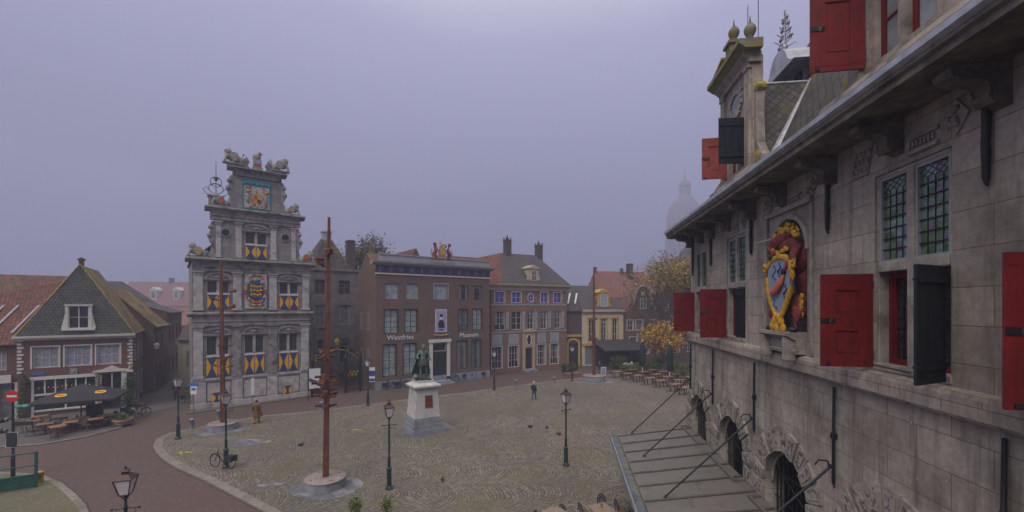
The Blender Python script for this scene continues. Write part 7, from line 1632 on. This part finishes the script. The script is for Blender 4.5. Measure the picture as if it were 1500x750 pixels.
hd = [(906,540,3.2,1.2,1.8,'leafy green bush under the charcoal awning'),(921,549,2.6,1.2,1.3,'low olive bush left of the left closed parasol'),(948,548,2.8,1.3,1.5,'low olive bush right of the left closed parasol'),(962,546,2.6,1.3,2.0,'green bush between the two closed parasols'),(996,556,2.8,1.4,1.9,'green bush right of the right closed parasol'),(836,549,2.6,1.0,1.5,'dark planted bush in front of the yellow gateway'),(800,541,.1,.1,.1,'')]
for i, (px, py, w_, d_, h_, lb) in enumerate(hd[:6]):
    x, y = gp(px, py, PZ); shrub('hedge_bush', lb, x, y, w_, d_, h_, ['leafgreen','leafolive'] if i != 5 else ['leafdark','leafgreen'], 1500, .09, 30+i, PZ, 'bush')
x, y = gp(838,553); t = thing('flower_trough', 'brown wooden flower trough below the gateway bush', 'planter', (x,y,0), .3); MB().box(-1.0,1.0,-.3,.3,0,.5).box(-1.05,1.05,-.35,.35,.503,.56).build('trough', M['wood'], t)
for px, py, lb in ((917,544,'pale blue advertising board standing among the terrace bushes'),(884,551,'white folding menu board near the far mast')):
    x, y = gp(px, py, PZ); t = thing('menu_board', lb, 'board', (x,y,PZ), .2); MB().box(-.35,.35,-.03,.02,.1,1.15,0).box(-.28,.28,-.036,-.031,.2,1.05,1).build('panel', [M['signwhite'], M['palblue']], t); MB().box(-.35,.35,.1,.14,0,.9).box(-.33,-.29,-.02,.12,0,.1).box(.29,.33,-.02,.12,0,.1).build('stand', M['steel'], t)
# trees with autumn leaves
x, y = gp(967, 539); tree('autumn_tree', 'tall half-bare tree with thin yellow leaves before the brick houses', x, y, 14.2, 3.6, .2, ['leafyellow','leafolive'], 2300, .14, .45, 11, 4, wide=1.0)
x, y = 25.0, 58; tree('autumn_tree', 'dense orange and yellow tree behind the terrace parasols', x, y, 8.0, 2.2, .16, ['leaforange','leafyellow'], 3600, .14, .6, 12, 4, wide=1.5)
x, y = 30.0, 66; tree('autumn_tree', 'large golden tree rising beside the corner of the stone hall', x, y, 15.5, 4.0, .26, ['leafyellow','leafolive','leaforange'], 9000, .19, .75, 13, 4, wide=1.2)
x, y = 19.5, 55; tree('autumn_tree', 'low orange tree between the two closed parasols', x, y, 6.2, 2.0, .12, ['leaforange','leafyellow'], 4500, .14, .45, 14, 3, wide=1.4)
x, y = 25.5, 50; tree('autumn_tree', 'green-yellow small tree hugging the corner of the stone hall', x, y, 7.0, 2.0, .14, ['leafolive','leafgreen'], 5500, .14, .55, 15, 3, wide=1.3)
x, y = 31.0, 85; tree('bare_tree', 'bare tree with few brown leaves in the fog by the church', x, y, 17, 5, .25, ['leafpurple'], 900, .13, .6, 16, 4)
tree('bare_tree', 'thin bare tree in the fog between the grey house and the brick building', -21.5, 68, 15.5, 5, .22, ['leafpurple'], 250, .1, .5, 17, 4)
# two plants in tubs at the very front
for px, lb in ((520,'feathery green plant in a stone tub at the bottom, left one'),(566,'feathery green plant in a stone tub at the bottom, right one')):
    x, y = gp(px, 757, .3); t = thing('potted_plant', lb, 'plant', (x,y,PZ), 0, 'potted plants at the front of the square'); MB().lathe((0,0,0), [(.2,0),(.28,.32),(.3,.36),(.25,.36),(.22,.3)], 14).build('tub', M['bluestone'], t)
    r_ = random.Random(px); lv = MB(); st_ = MB(); cs = []
    for i in range(8): q = (r_.uniform(-.25,.25), r_.uniform(-.25,.25), r_.uniform(.6,.95)); cs += [q, (q[0]*.7,q[1]*.7,q[2]*.75)]; st_.tube([(0,0,.3),(q[0]*.5,q[1]*.5,.6),q], .008, 4)
    st_.build('stem', M['leafgreen'], t); leaves(lv, cs, 420, .07, .045, r_, 2, 1); lv.build('foliage', [M['leafgreen'], M['leafolive']], t)

# fallen leaves blown over the setts near the terrace
r_ = random.Random(77); lv = MB()
for i in range(2600):
    if i < 1500: x, y = r_.gauss(21, 5), r_.gauss(48, 5)
    elif i < 2100: x, y = r_.uniform(3, 5.2), r_.uniform(12, 36)
    else: x, y = r_.uniform(-20, 12), r_.uniform(16, 50)
    if x > 5.8+.127*y and y < 22: continue
    a_ = r_.uniform(0, pi); s_ = r_.uniform(.03, .065); z = PZ+.012+r_.uniform(0, .012)
    lv.add([(x+s_*cos(a_), y+s_*sin(a_), z), (x-s_*.6*sin(a_), y+s_*.6*cos(a_), z+.01), (x-s_*cos(a_), y-s_*sin(a_), z), (x+s_*.6*sin(a_), y-s_*.6*cos(a_), z+.006)], [(0, 1, 2, 3)], r_.randrange(3))
fl = lv.build('fallen_leaves', [M['leafyellow'], M['leaforange'], M['leafpurple']]); tag(fl, 'scattered brown and yellow leaves fallen on the setts', 'leaves', kind='stuff')
